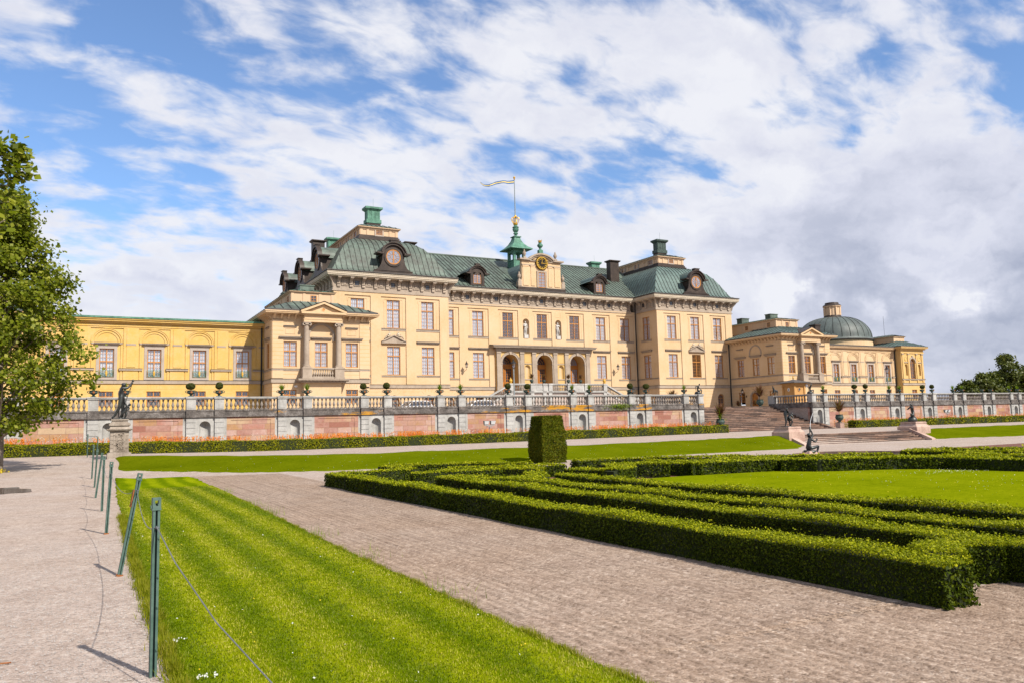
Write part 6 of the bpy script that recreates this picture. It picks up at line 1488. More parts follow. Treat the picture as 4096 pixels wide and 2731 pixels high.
end_pavilion(1, 'small ochre end pavilion with a round-headed window beside the dome'); end_pavilion(-1, 'small ochre end pavilion mostly hidden by the leafy tree')
CHX = 45.7
dm = thing('domed_chapel', 'grey green copper dome with a pale lantern rising behind the long wing', 'dome', (53.9, 87.0, 10.0))
b = MB(); b.lathe([(5.75, 8.0), (5.75, 13.55)], (53.9, 87, 0), 48); part('drum', b, M['stucco'], dm)
prof = [(5.95, 13.5), (5.95, 13.75), (5.75, 13.8), (5.7, 14.05)] + [(1.5 + 4.2 * math.cos(t), 14.05 + 3.55 * math.sin(t)) for t in [math.pi / 2 * k / 12 for k in range(1, 12)]] + [(1.45, 17.62)]
b = MB(); b.lathe(prof, (53.9, 87, 0), 64); part('dome_roof', b, M['copper_dome'], dm, True)
b = MB()
for k in range(28):
    a = 2 * math.pi * k / 28; b.tube([(53.9 + (r + .01) * math.cos(a), 87 + (r + .01) * math.sin(a), z) for r, z in prof[3:]], .045, 5)
part('dome_rib', b, M['seam'], dm)
b = MB(); b.lathe([(5.98, 13.55), (6.02, 13.6), (6.02, 13.72)], (53.9, 87, 0), 48); b.lathe([(1.75, 17.45), (1.55, 17.7), (1.35, 17.8), (1.3, 18.0)], (53.9, 87, 0), 24); b.lathe([(1.45, 19.55), (1.30, 19.75), (1.1, 19.8), (1.05, 20.1), (.5, 20.2)], (53.9, 87, 0), 24); part('dome_collar', b, M['copper_brown'], dm)
b = MB(); b.lathe([(1.22, 17.95), (1.22, 19.3), (1.4, 19.38), (1.42, 19.55)], (53.9, 87, 0), 16)
for k in range(8): a = 2 * math.pi * (k + .5) / 8; b.box(53.9 + 1.2 * math.cos(a) - .14, 53.9 + 1.2 * math.cos(a) + .14, 87 + 1.2 * math.sin(a) - .14, 87 + 1.2 * math.sin(a) + .14, 17.95, 19.3)
part('dome_lantern', b, M['pink_stucco'], dm)
b = MB(); b.box(CHX - .55, CHX + .55, 83.2, 84.2, 12.5, 15.6); b.box(CHX - .65, CHX + .65, 83.1, 84.3, 15.6, 15.8); part('chimney', b, M['copper_brown'], dm)
# down pipes
def pipe(pts, label, root):
    b = MB(); b.tube(pts, .075, 8); part('down_pipe', b, M['black_metal'], root)
pipe([(15.2, 88.7, 18.9), (15.45, 89.3, 18.2), (15.45, 89.35, 17.2), (15.45, 89.35, FLOOR)], '', pal)
pipe([(-38.7, 78.2, 12.8), (-38.35, 78.8, 12.0), (-38.35, 78.85, FLOOR)], '', pal); pipe([(28.3, 84.3, 13.0), (28.55, 84.75, 12.2), (28.6, 84.8, 11.5), (28.6, 84.8, FLOOR)], '', pal); pipe([(57.2, 78.3, 12.2), (57.35, 78.8, 11.4), (57.35, 78.85, FLOOR)], '', pal)
# ---------------------------------------------------------------- leaf helpers
def unit(v): return v / np.maximum(np.linalg.norm(v, axis=1, keepdims=True), 1e-9)
def leaf_quads(P, Nrm, size, r, aspect=1.7, flop=0.7, fold=True):
    """one folded diamond leaf per point; Nrm = preferred facing, size per leaf"""
    n = len(P); d = unit(Nrm + r.normal(0, flop, (n, 3)))
    a = unit(np.cross(d, r.normal(0, 1, (n, 3)))); b = np.cross(d, a)
    s = np.asarray(size).reshape(-1, 1) * r.uniform(.7, 1.25, (n, 1))
    w = s / aspect
    k = d * s * (0.14 if fold else 0.0)
    V = np.stack([P - a * s * .5, P + b * w * .5 - k * .6, P + a * s * .5 - k * 1.2, P - b * w * .5 - k * .6], 1).reshape(-1, 3)
    F = np.arange(4 * n).reshape(n, 4); return V, F
def leaves_obj(name, P, Nrm, size, m, r, **kw):
    V, F = leaf_quads(P, Nrm, size, r, **kw); return fast_mesh(name, V, F, m)

def hedge_path(name, label, pts, width, height, dens, m='box_leaf', group='clipped box hedges of the parterre', z0=None, seed=1, lump=0.02, gaps=(), lmin=.024, lk=.0029, closed_ends=True):
    """clipped hedge along a polyline: dark inner block + a skin of leaves whose size follows what the eye can resolve"""
    r = np.random.default_rng(seed); pts = [np.array(p, float) for p in pts]
    root = thing(name, label, 'hedge', (*pts[0], zt1(*pts[0])), group)
    core = MB(); P = []; Nn = []; S = []; TP = []
    # offset polyline for mitred joints
    def offs(i, d):
        if i == 0: t = pts[1] - pts[0]
        elif i == len(pts) - 1: t = pts[-1] - pts[-2]
        else: t = (pts[i] - pts[i - 1]) / np.linalg.norm(pts[i] - pts[i - 1]) + (pts[i + 1] - pts[i]) / np.linalg.norm(pts[i + 1] - pts[i])
        t = t / np.linalg.norm(t); nrm = np.array([-t[1], t[0]]); k = 1.0
        if 0 < i < len(pts) - 1:
            u = (pts[i + 1] - pts[i]) / np.linalg.norm(pts[i + 1] - pts[i]); k = 1 / max(.5, abs(np.dot(nrm, [-u[1], u[0]])))
        return pts[i] + nrm * d * k
    ins = .035
    for i in range(len(pts) - 1):
        A, B = pts[i], pts[i + 1]; Ld = np.linalg.norm(B - A); t = (B - A) / Ld; nrm = np.array([-t[1], t[0]])
        hw = width / 2
        q = [offs(i, -(hw - ins)), offs(i + 1, -(hw - ins)), offs(i + 1, hw - ins), offs(i, hw - ins)]
        if i == 0: q[0] = q[0] + t * ins; q[3] = q[3] + t * ins
        if i == len(pts) - 2: q[1] = q[1] - t * ins; q[2] = q[2] - t * ins
        zz = [zt1(*p) for p in q]
        nseg = max(1, int(Ld / 1.0))
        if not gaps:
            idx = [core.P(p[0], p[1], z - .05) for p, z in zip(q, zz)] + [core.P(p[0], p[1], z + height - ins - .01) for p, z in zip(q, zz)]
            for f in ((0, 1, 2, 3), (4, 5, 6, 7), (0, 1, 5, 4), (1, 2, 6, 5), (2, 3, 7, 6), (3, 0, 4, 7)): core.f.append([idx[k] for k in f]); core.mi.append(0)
        ends = [closed_ends and i == 0, closed_ends and i == len(pts) - 2]
        faces = [('t', Ld * width), ('l', Ld * height), ('r', Ld * height)] + ([('a', width * height)] if ends[0] else []) + ([('b', width * height)] if ends[1] else [])
        for fc, area in faces:
            mid = (A + B) / 2; dist = max(1.5, np.hypot(*(mid - np.array([CAM.x, CAM.y]))))
            # sample finely: number from local leaf size
            m0 = max(1, int(Ld / 1.2)) if fc in 'tlr' else 1
            for k in range(m0):
                c = A + t * Ld * (k + .5) / m0; dd = max(1.5, np.hypot(*(c - np.array([CAM.x, CAM.y])))); ls = max(lmin, lk * dd)
                n = int(area / m0 / (ls * ls * .42) * dens) + 1
                u = (k + r.random(n)) / m0 * Ld; v = r.random(n)
                # lateral limits for mitred ends
                l = hw + lump * np.sin(u * 2.3 + i + seed) + r.normal(0, .012, n)
                hz = height + lump * np.sin(u * 1.7 + 2 * i + seed * 2.0) + .5 * lump * np.sin(u * 5.1 + seed)
                if fc == 't': lat = (2 * v - 1) * hw; z = hz + r.normal(0, .014, n) + np.maximum(0, r.normal(-.02, .028, n)); d = np.stack([lat / hw * .25 * nrm[0], lat / hw * .25 * nrm[1], np.ones(n)], 1)
                elif fc in 'lr':
                    s_ = 1 if fc == 'l' else -1; lat = s_ * (l - .012 - .05 * np.maximum(0, .25 - v)); z = v * hz; d = np.stack([np.full(n, s_ * nrm[0]), np.full(n, s_ * nrm[1]), np.full(n, .25)], 1)
                else:
                    s_ = -1 if fc == 'a' else 1; lat = (2 * r.random(n) - 1) * hw; u = np.full(n, 0.0 if fc == 'a' else Ld) + s_ * r.normal(0, .012, n); z = v * height; d = np.stack([np.full(n, s_ * t[0]), np.full(n, s_ * t[1]), np.full(n, .2)], 1)
                # mitre correction
                x = A[0] + t[0] * u + nrm[0] * lat; y = A[1] + t[1] * u + nrm[1] * lat
                if gaps:
                    keep = np.ones(n, bool)
                    for g0, g1 in gaps: keep &= ~((u > g0) & (u < g1) & (z < height * .93))
                    x, y, z, d = x[keep], y[keep], z[keep], d[keep]; n = len(x)
                zb = zt(x, y)
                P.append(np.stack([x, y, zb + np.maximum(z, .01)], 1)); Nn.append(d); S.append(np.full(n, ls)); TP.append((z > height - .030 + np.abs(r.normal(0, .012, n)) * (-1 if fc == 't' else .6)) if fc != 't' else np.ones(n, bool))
    P = np.concatenate(P); Nn = np.concatenate(Nn); S = np.concatenate(S)
    if core.v: part('inner_branches', core, M['box_core'], root)
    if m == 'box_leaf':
        TP = np.concatenate(TP); link('sunlit_shoots', leaves_obj('sunlit_shoots', P[TP], Nn[TP], S[TP], M['sunlit_box_tip'], r, flop=.5), root); P, Nn, S = P[~TP], Nn[~TP], S[~TP]  # tops take the painted-sunlight leaf colour, sides keep the shade-dark one
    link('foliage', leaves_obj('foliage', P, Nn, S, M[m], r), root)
    return root

# ---------------------------------------------------------------- parterre hedges
HB = .385
hd = [
 ('long straight box hedge edging the raked gravel', [(-47.27, 4.16), (-47.27, 22.95)], .40, 1.0),
 ('box hedge directly behind the one edging the raked gravel', [(-45.72, 3.4), (-45.62, 18.6)], .46, .95),
 ('third parallel box hedge in from the raked gravel', [(-44.62, 2.0), (-44.62, 16.8)], .42, .95),
 ('innermost straight box hedge bordering the bright parterre lawn', [(-43.25, 2.0), (-43.25, 15.4), (-43.0, 17.2)], .38, .95),
 ('low box block with a rounded nose filling the end between two long hedges', [(-47.0, 4.45), (-46.62, 4.85), (-46.1, 4.86), (-45.9, 4.6)], .36, 1.0),
 ('stepped box hedge closing the far end of the parterre nearest the lawn corner', [(-46.95, 23.1), (-44.75, 23.1), (-44.55, 26.0), (-41.6, 25.2), (-40.6, 23.0)], .46, .9),
 ('short dark-ended box hedge crossing between the long rows', [(-45.5, 21.1), (-42.8, 20.7), (-42.1, 19.6)], .55, .9),
 ('curled box hedge piece ending in yellowed leaves', [(-45.5, 18.4), (-45.1, 17.4), (-43.8, 16.9), (-43.2, 18.3)], .50, .9),
 ('zigzag box hedge behind the yew block row', [(-43.6, 22.9), (-42.6, 22.4), (-41.6, 21.4), (-40.4, 21.2)], .45, .9),
 ('box hedge winding in front of the clipped yew block', [(-41.6, 19.0), (-41.2, 17.6), (-39.9, 18.5), (-39.4, 20.2), (-38.4, 19.4), (-37.6, 17.9)], .48, .9),
 ('outer box hedge stepping round the parterre edge by the bank', [(-38.9, 22.9), (-37.2, 22.9), (-35.6, 22.8), (-35.3, 21.0), (-33.7, 20.9), (-32.2, 18.9), (-30.2, 17.1)], .42, .9),
 ('second box hedge inside the parterre edge by the bank', [(-37.2, 21.1), (-36.8, 19.2), (-35.0, 19.5), (-33.4, 17.2), (-31.4, 15.8), (-29.6, 14.0)], .42, .9),
 ('third box hedge inside the parterre edge by the bank', [(-38.2, 19.9), (-37.2, 18.9), (-35.4, 18.5), (-34.2, 16.8), (-32.2, 15.3), (-30.4, 13.2)], .40, .9),
 ('dark box block standing at the lawn corner under the yew', [(-39.5, 19.2), (-38.55, 18.35)], .62, 1.0),
 ('ragged box hedge with bare stems along the far lawn edge', [(-38.0, 18.2), (-36.3, 17.95), (-35.05, 17.75)], .55, 1.0),
 ('dense dark box hedge along the far lawn edge', [(-34.9, 17.4), (-34.35, 16.55), (-33.1, 15.95)], .55, 1.0),
 ('thin gappy box hedge with single bushes at the lawn edge', [(-32.7, 15.75), (-31.9, 15.35)], .50, 1.0),
 ('box hedge closing the far lawn beside the bare soil', [(-31.5, 14.2), (-31.2, 12.2), (-30.6, 10.0)], .50, 1.0),
 ('curved box hedge scroll with a hooked end beyond the parterre', [(-28.0, 18.1), (-27.0, 18.5), (-25.2, 17.2), (-24.3, 16.0), (-25.4, 15.2), (-27.2, 14.9), (-27.7, 15.9), (-26.9, 16.3)], .42, .9),
 ('long box hedge running out past the hooked scroll', [(-28.1, 17.6), (-27.9, 16.6), (-29.0, 14.4), (-30.0, 12.0)], .40, .9),
]
for k, (lb, pts, w, dn) in enumerate(hd):
    hedge_path('box_hedge', lb, pts, w, HB + (.03 if k in (13, 14, 15) else 0), 2.1 * dn, seed=k + 3)
# right block beyond the little gap
hedge_path('box_hedge', 'tall dark box hedge corner across the shaded gravel gap', [(-45.80, 4.36), (-44.9, 3.3), (-44.2, 2.2)], .5, .42, 2.2, seed=44)
# hedges under the terrace wall
YH = 48.0
hedge_path('wall_hedge', 'long clipped hedge under the terrace wall on the leafy tree side', [(-66, YH + .45), (-50, YH + .45), (-36, YH + .45), (-20, YH + .45), (-7.6, YH + .45)], .9, .60, 1.7, 'hedge_leaf', 'clipped hedges below the terrace wall', seed=50, lump=.03, lmin=.06, lk=.0019)
hedge_path('wall_hedge', 'long clipped hedge under the terrace wall beyond the broad stairs', [(9.0, YH + 1.4), (25, YH + 1.4), (48, YH + 1.4)], .9, .62, 1.7, 'hedge_leaf', 'clipped hedges below the terrace wall', seed=51, lump=.03, lmin=.06, lk=.0019)
# flower bed between hedge and wall
def flowers(name, x0, x1, y0, y1, n, seed, nw):
    r = np.random.default_rng(seed); parts_ = []
    cl = r.uniform(x0, x1, n // 9); x = cl[r.integers(0, len(cl), n)] + r.normal(0, .28, n); y = r.uniform(y0, y1, n); zb = zt(x, y)
    h = r.uniform(.40, .68, n); P = []; 
    for k in range(7): P.append(np.stack([x + r.normal(0, .018, n), y + r.normal(0, .018, n), zb + h + .045 * k], 1))
    P = np.concatenate(P); o = setting(name, leaves_obj(name, P, np.tile([0, -.6, .5], (len(P), 1)), np.full(len(P), .075), M['flower_orange'], r)); o['kind'] = 'stuff'
    m = nw; xw = r.uniform(x0, x1, m); yw = r.uniform(y0, y1, m); hw_ = r.uniform(.5, .95, m); P = []
    for k in range(8): P.append(np.stack([xw + r.normal(0, .09, m), yw + r.normal(0, .06, m), zt(xw, yw) + hw_ + r.normal(0, .06, m)], 1))
    P = np.concatenate(P); o = setting('white_flowers', leaves_obj('white_flowers', P, np.tile([0, -.6, .5], (len(P), 1)), np.full(len(P), .045), M['flower_white'], r)); o['kind'] = 'stuff'
    q = n * 9; xg = r.uniform(x0, x1, q); yg = r.uniform(y0, y1, q); P = np.stack([xg, yg, zt(xg, yg) + r.uniform(.05, .60, q)], 1)
    o = setting('flower_bed_foliage', leaves_obj('flower_bed_foliage', P, np.tile([0, -.5, .6], (q, 1)), np.full(q, .11), M['hedge_leaf'], r, aspect=3)); o['kind'] = 'stuff'
flowers('orange_flowers', -60, -7.4, 49.6, 51.2, 2600, 5, 260); flowers('orange_flowers', 9.2, 47, 50.4, 51.6, 1100, 6, 160)

# ---------------------------------------------------------------- clipped yew block
def yew():
    cx, cy = -36.05, 29.35; r = np.random.default_rng(8); root = thing('yew_block', 'tall dark clipped yew block with tapering flat sides rising above the hedges', 'topiary', (cx, cy, 0))
    z0, z1, H0, H1 = 0.0, 1.98, .575, .47; zm = .75; c = MB()
    hz = lambda z: np.where(z < zm, H0 + .03 * (z / zm), (H0 + .03) + (H1 - H0 - .03) * ((z - zm) / (z1 - zm)) ** 1.4)
    rot = math.radians(0)
    zz = [z0, .4, zm, 1.2, 1.6, z1 - .03]
    for a, b in zip(zz, zz[1:]):
        A, B = float(hz(np.array(a))) - .04, float(hz(np.array(b))) - .04; c.frustum((cx - A, cx + A, cy - A, cy + A), (cx - B, cx + B, cy - B, cy + B), a, b)
    part('inner_branches', c, M['box_core'], root)
    n = 26000; f = r.integers(0, 5, n); z = r.uniform(z0, z1, n); u = r.uniform(-1, 1, n); v = r.uniform(-1, 1, n); h = hz(z) + r.normal(0, .012, n) + .012 * np.sin(z * 9 + u * 4)
    P = np.zeros((n, 3)); D = np.zeros((n, 3))
    for k, (dx, dy) in enumerate(((0, -1), (-1, 0), (1, 0), (0, 1))):
        s = f == k; P[s] = np.stack([np.where(dx == 0, u[s] * h[s], dx * h[s]), np.where(dy == 0, u[s] * h[s], dy * h[s]), z[s]], 1); D[s] = (dx, dy, .15)
    s = f == 4; P[s] = np.stack([u[s] * H1, v[s] * H1, np.full(s.sum(), z1) + r.normal(0, .012, s.sum())], 1); D[s] = (0, 0, 1)
    P += (cx, cy, 0); link('foliage', leaves_obj('foliage', P, D, np.full(n, .075), M['yew_leaf'], r, aspect=2.2), root)
yew()

# ---------------------------------------------------------------- urns, ball trees, spiky plants
def urn_mesh(s=1.0):
    u = MB(); u.box(-.16 * s, .16 * s, -.16 * s, .16 * s, 0, .04 * s); u.lathe([(a * s, b * s) for a, b in [(.14, .04), (.075, .08), (.065, .12), (.11, .16), (.19, .20), (.24, .26), (.22, .32), (.20, .34), (.26, .37), (.255, .39), (.20, .385)]], (0, 0, 0), 18)
    for d in (-1, 1):
        u.tube([(d * .22 * s, 0, .24 * s), (d * .31 * s, 0, .27 * s), (d * .33 * s, 0, .33 * s), (d * .27 * s, 0, .37 * s), (d * .24 * s, 0, .35 * s)], .022 * s, 6)
    return u.mesh('urn', [M['bronze_green']])
URN = urn_mesh()
g_ = MB(); g_.lathe([(.0, .02), (.045, .01), (.06, -.01), (0, -.02)], (0, 0, 0), 8); 
def mask_mesh():
    m = MB(); m.lathe([(0, -.03), (.06, -.015), (.07, .0), (.045, .02)], (0, 0, 0), 10); me = m.mesh('gilt_mask', [M['rust']]); me.transform(Matrix.Translation((0, -.232, .27)) @ Matrix.Rotation(math.radians(90), 4, 'X')); return me
MASK = mask_mesh()
def ball_mesh(seed, R=.235):
    r = np.random.default_rng(seed); n = 2600; d = unit(r.normal(0, 1, (n, 3))); rad = R * (1 + .05 * np.sin(5 * d[:, 0] + seed) * np.sin(4 * d[:, 2])) + r.normal(0, .008, n)
    return leaves_obj('clipped_ball', d * rad[:, None] * np.array([1.0, 1.0, .93]) + (0, 0, .68), d, np.full(n, .05), M['ball_leaf'], r)
def stem_mesh():
    s = MB(); s.tube([(0, 0, .36), (.005, 0, .5), (0, 0, .62)], .018, 6); s.lathe([(.0, .46), (.15, .60), (.19, .68), (.15, .78), (0, .84)], (0, 0, 0), 10); return s.mesh('stem', [M['box_core']])
STEM = stem_mesh(); BALLS = [ball_mesh(k) for k in (1, 2, 3)]
def blades_mesh(name, n, m, seed, length, spread, width, z0, droop=.6, upright=.5):
    """arching sword leaves from one crown, three segments each"""
    r = np.random.default_rng(seed); V = []; F = []
    for k in range(n):
        a = r.uniform(0, 2 * math.pi); tilt = min(abs(r.normal(0, 1)) * spread, 2.0); Lq = length * r.uniform(.65, 1.1); w = width * r.uniform(.7, 1.2)
        d = np.array([math.cos(a), math.sin(a)]); side = np.array([-d[1], d[0], 0]) * w / 2; o = len(V); p = np.array([.02 * d[0], .02 * d[1], z0]); ang = tilt * .6
        S = 4
        for j in range(S + 1):
            ww = side * (1 - .15 * j if j < S else .05); V.append(p - ww); V.append(p + ww)
            st = Lq / S; p = p + np.array([d[0] * math.sin(ang), d[1] * math.sin(ang), math.cos(ang)]) * st; ang += droop * tilt / S * 1.6 + .05
        for j in range(S): F.append((o + 2 * j, o + 2 * j + 1, o + 2 * j + 3, o + 2 * j + 2))
    return fast_mesh(name, np.array(V), np.array(F), M[m])
GRASS = [blades_mesh('spiky_foliage', 120, 'spike_leaf', k, .50, .62, .030, .36) for k in (5, 6)]
ORD = ['first', 'second', 'third', 'fourth', 'fifth', 'sixth', 'seventh', 'eighth', 'ninth', 'tenth', 'eleventh', 'twelfth', 'thirteenth', 'fourteenth', 'fifteenth', 'sixteenth', 'seventeenth', 'eighteenth']
def planter(x, kind, label, k):
    p = (x, YB + .15, 3.885)
    t = thing('urn_planter', label, 'planter', p, 'bronze urn planters along the terrace wall')
    local('urn', URN, t); local('gilt_mask', MASK, t)
    if kind == 'ball': local('stem', STEM, t); bl = local('clipped_ball', BALLS[k % 3], t, rz=k); q_ = .90 + .22 * ((k * 7) % 10) / 10; bl.scale = (q_, q_ * 1.03, .94 + .1 * ((k * 3) % 7) / 7); bl.rotation_euler = (.05 * math.sin(k * 2.1), .05 * math.cos(k * 1.3), k)
    else: local('spiky_foliage', GRASS[k % 2], t, rz=k * 1.3)
def along(xs, kinds, side):
    cnt = {'ball': 0, 'grass': 0}
    for k, (x, kd) in enumerate(zip(xs, kinds)):
        o = ORD[cnt[kd]]; cnt[kd] += 1
        planter(x, kd, (f'bronze urn with clipped ball tree, {o} ball from the stairs on {side}' if kd == 'ball' else f'bronze urn of spiky grass, {o} grass urn from the stairs on {side}'), k)
left = [-8.6]; kl = ['grass']
for i, c in enumerate(PL[::-1]): left += [c + .82, c - .82]; kl += (['ball', 'ball'] if i % 2 == 0 else ['grass', 'grass'])
along(left, kl, 'the leafy tree side')
rgt = [8.6]; kr = ['grass']
for i, c in enumerate(PR): rgt += [c - .82, c + .82]; kr += (['ball', 'ball'] if i % 2 == 0 else ['grass', 'grass'])
along(rgt, kr, 'the dome side')
def big_urn(name, label, pos, s, plant, ped=None, seed=1, pl=1.0):
    t = thing(name, label, 'planter', pos, 'potted purple cordylines')
    z = 0
    u = MB()
    if ped:
        b = MB(); b.box(-ped / 2, ped / 2, -ped / 2, ped / 2, 0, ped * .92); b.box(-ped / 2 - .03, ped / 2 + .03, -ped / 2 - .03, ped / 2 + .03, ped * .92, ped); local('stone_block', b.mesh('stone_block', [M['pink_ped']]), t); z = ped
    u.lathe([(a * s, z + b * s) for a, b in [(.24, 0), (.25, .05), (.14, .10), (.13, .16), (.28, .24), (.38, .38), (.42, .55), (.38, .72), (.33, .78), (.39, .82), (.40, .86), (.34, .87), (.30, .80)]], (0, 0, 0), 22); u.lathe([(a * s, z + b * s) for a, b in [(.425, .50), (.44, .53), (.425, .56)]], (0, 0, 0), 22)
    local('urn', u.mesh('urn', [M['bronze_green']]), t)
    tr = MB(); tr.tube([(0, 0, z + .7 * s), (.01, 0, z + 1.0 * s + .15 * pl)], .035 * s, 6); local('stem', tr.mesh('stem', [M['bark']]), t)
    local('sword_leaves', blades_mesh('sword_leaves', 150, plant, seed, .66 * pl, 1.05, .058 * pl, z + .84 * s + .16 * pl, droop=.28), t)
    local('sword_leaves', blades_mesh('sword_leaves', 50, 'spike_leaf' if plant == 'purple_leaf' else plant, seed + 50, .62 * pl, 1.3, .04 * pl, z + .84 * s, droop=.45), t) if seed % 2 else None
big_urn('cordyline_urn', 'big green urn with shaggy cordyline on a stone block where the long hedge ends', (-6.6, 50.0, .50), .86, 'purple_leaf', .50, 11, 1.75)
big_urn('cordyline_urn', 'big round urn with upright purple cordyline on a stone block, dome side of stairs', (8.1, 50.0, .58), .86, 'purple_leaf', .54, 12, 1.8)
big_urn('cordyline_urn', 'dark urn with a purple cordyline at the head of the broad stairs', (6.3, 57.9, FLOOR), .86, 'purple_leaf', None, 14, 1.9)
for k, (x, lb) in enumerate(((-4.05, 'small potted purple cordyline between the first two perron doors'), (-2.25, 'small potted purple cordyline before the middle perron door'), (1.42, 'small potted purple cordyline between the middle and last perron doors'), (3.30, 'small potted purple cordyline before the last perron door'))):
    big_urn('cordyline_urn', lb, (x, PY + .24, 6.80), .56, 'purple_leaf', None, 20 + 2 * k, 1.0)
for k, (x, y, lb) in enumerate(((-16.9, 82.0, 'small purple cordyline on the terrace below the perron stair foot, lantern side'), (15.3, 86.5, 'small purple cordyline on the terrace by the black down pipe'), (-5.9, 56.8, 'purple cordyline beside the bronze rider on the terrace'), (26.9, 81.8, 'dark cordyline pot beside the barred window of the pavilion flank'), (27.2, 79.0, 'dark cordyline pot beside the arched oak door'))):
    big_urn('cordyline_urn', lb, (x, y, FLOOR), .62, 'purple_leaf', None, 40 + 2 * k, 1.15 if k != 2 else 1.5)

# ---------------------------------------------------------------- bronzes
def statue(name, label, bodies, pos, extra=None, rz=0.0, m='bronze', cat='statue', sub=()):
    t = thing(name, label, cat, pos, None, rz)
    for nm, pose, h, fat in bodies: local(nm, figure_mesh(nm, metres(pose, h), M[m], h, fat * 1.18), t)
    if extra: local(extra[0], extra[1].mesh(extra[0], [M[m]], True), t)
    return t
MAN = {'pelvis': (.06, 0, 1.06), 'belly': (.02, 0, 1.2), 'chest': (-.02, 0, 1.38), 'neck': (.07, -.02, 1.55), 'jaw': (.13, -.04, 1.60), 'head': (.14, -.03, 1.69), 'top': (.13, -.02, 1.77),
       'shR': (.07, -.14, 1.50), 'elR': (.30, -.12, 1.50), 'wrR': (.46, -.08, 1.70), 'haR': (.53, -.06, 1.80), 'shL': (-.02, .14, 1.46), 'elL': (.14, .16, 1.22), 'wrL': (.30, .08, 1.20), 'haL': (.36, .05, 1.24),
       'hiR': (.02, -.08, 1.0), 'knR': (-.02, -.10, .58), 'anR': (-.24, -.06, .14), 'toR': (-.36, -.08, .05), 'hiL': (.10, .08, 1.0), 'knL': (.13, .08, .55), 'anL': (.10, .08, .07), 'toL': (.24, .06, .03)}
CHILD = {'pelvis': (.22, -.06, .40), 'belly': (.25, -.06, .47), 'chest': (.29, -.06, .56), 'neck': (.35, -.06, .64), 'jaw': (.39, -.07, .66), 'head': (.43, -.07, .70), 'top': (.46, -.06, .75),
         'shR': (.28, -.12, .62), 'elR': (.22, -.12, .78), 'wrR': (.20, -.08, .92), 'haR': (.21, -.06, 1.0), 'shL': (.30, .02, .62), 'elL': (.42, .06, .52), 'wrL': (.36, .06, .44), 'haL': (.33, .05, .42),
         'hiR': (.18, -.10, .37), 'knR': (.08, -.10, .22), 'anR': (-.02, -.08, .05), 'toR': (.03, -.16, .02), 'hiL': (.26, -.02, .37), 'knL': (.28, -.06, .20), 'anL': (.22, -.04, .04), 'toL': (.30, -.10, .02)}
vine = MB(); vine.tube([(.54, -.06, 1.86), (.47, -.05, 1.6), (.40, -.03, 1.35), (.33, 0, 1.15), (.26, 0, .9), (.24, .0, .7)], .018, 6)
for k in range(7): q = (.50 - .04 * k, -.05 + .01 * k, 1.72 - .13 * k); vine.lathe([(0, -.03), (.04, 0), (0, .035)], q, 7)
vine.lathe([(0, -.06), (.06, -.02), (.055, .04), (0, .08)], (.54, -.06, 1.86), 8); vine.box(-.42, .42, -.24, .24, -.04, .03)
PZ = zt1(-52.07, 43.1)
t = statue('bronze_statue', 'dark bronze nude man with a child on the tall carved pedestal', [('man', MAN, 1.78, 1.12), ('child', CHILD, 1.0, 1.2)], (-52.03, 43.1, 2.43), ('vine', vine))
pd = thing('pedestal', 'tall weathered limestone pedestal with a carved relief panel at the lawn corner', 'pedestal', (-52.03, 43.1, PZ)); b = MB()
X, Y = -52.03, 43.1
def bx(e, z0, z1, mb=None): (mb or b).box(X - e, X + e, Y - e, Y + e, z0, z1)
bx(.52, PZ - .3, .80); bx(.46, .80, .83)
for k in range(5):
    z0 = .83 + .196 * k; bx(.405, z0 + .008, z0 + .188); bx(.385, z0 - .012, z0 + .010)
bx(.40, 1.80, 1.84); bx(.47, 1.84, 1.88); bx(.54, 1.88, 1.92); bx(.57, 1.92, 1.96)
b.frustum((X - .46, X + .46, Y - .46, Y + .46), (X - .40, X + .40, Y - .40, Y + .40), 1.96, 2.08)
bx(.43, 2.08, 2.11); bx(.465, 2.11, 2.20); bx(.43, 2.20, 2.25)
part('pedestal_body', b, M['pedestal'], pd)
b = MB(); bx(.36, 2.25, 2.30, b); bx(.34, 2.30, 2.36, b); bx(.39, 2.36, 2.42, b); part('cap', b, M['pedestal'], pd)
b = MB(); b.box(X - .26, X + .26, Y - .425, Y - .40, .90, 1.80); r = random.Random(3)
for k in range(60): px_, pz_ = X + r.uniform(-.2, .2), r.uniform(.96, 1.74); a = r.uniform(-.9, .9); l_ = r.uniform(.03, .09); b.prism([(px_ - l_ * math.cos(a), pz_ - l_ * math.sin(a)), (px_ + .02, pz_ - .02), (px_ + l_ * math.cos(a), pz_ + l_ * math.sin(a)), (px_ - .02, pz_ + .02)], Y - .445, Y - .42, 'y')
part('relief_panel', b, M['pedestal'], pd)

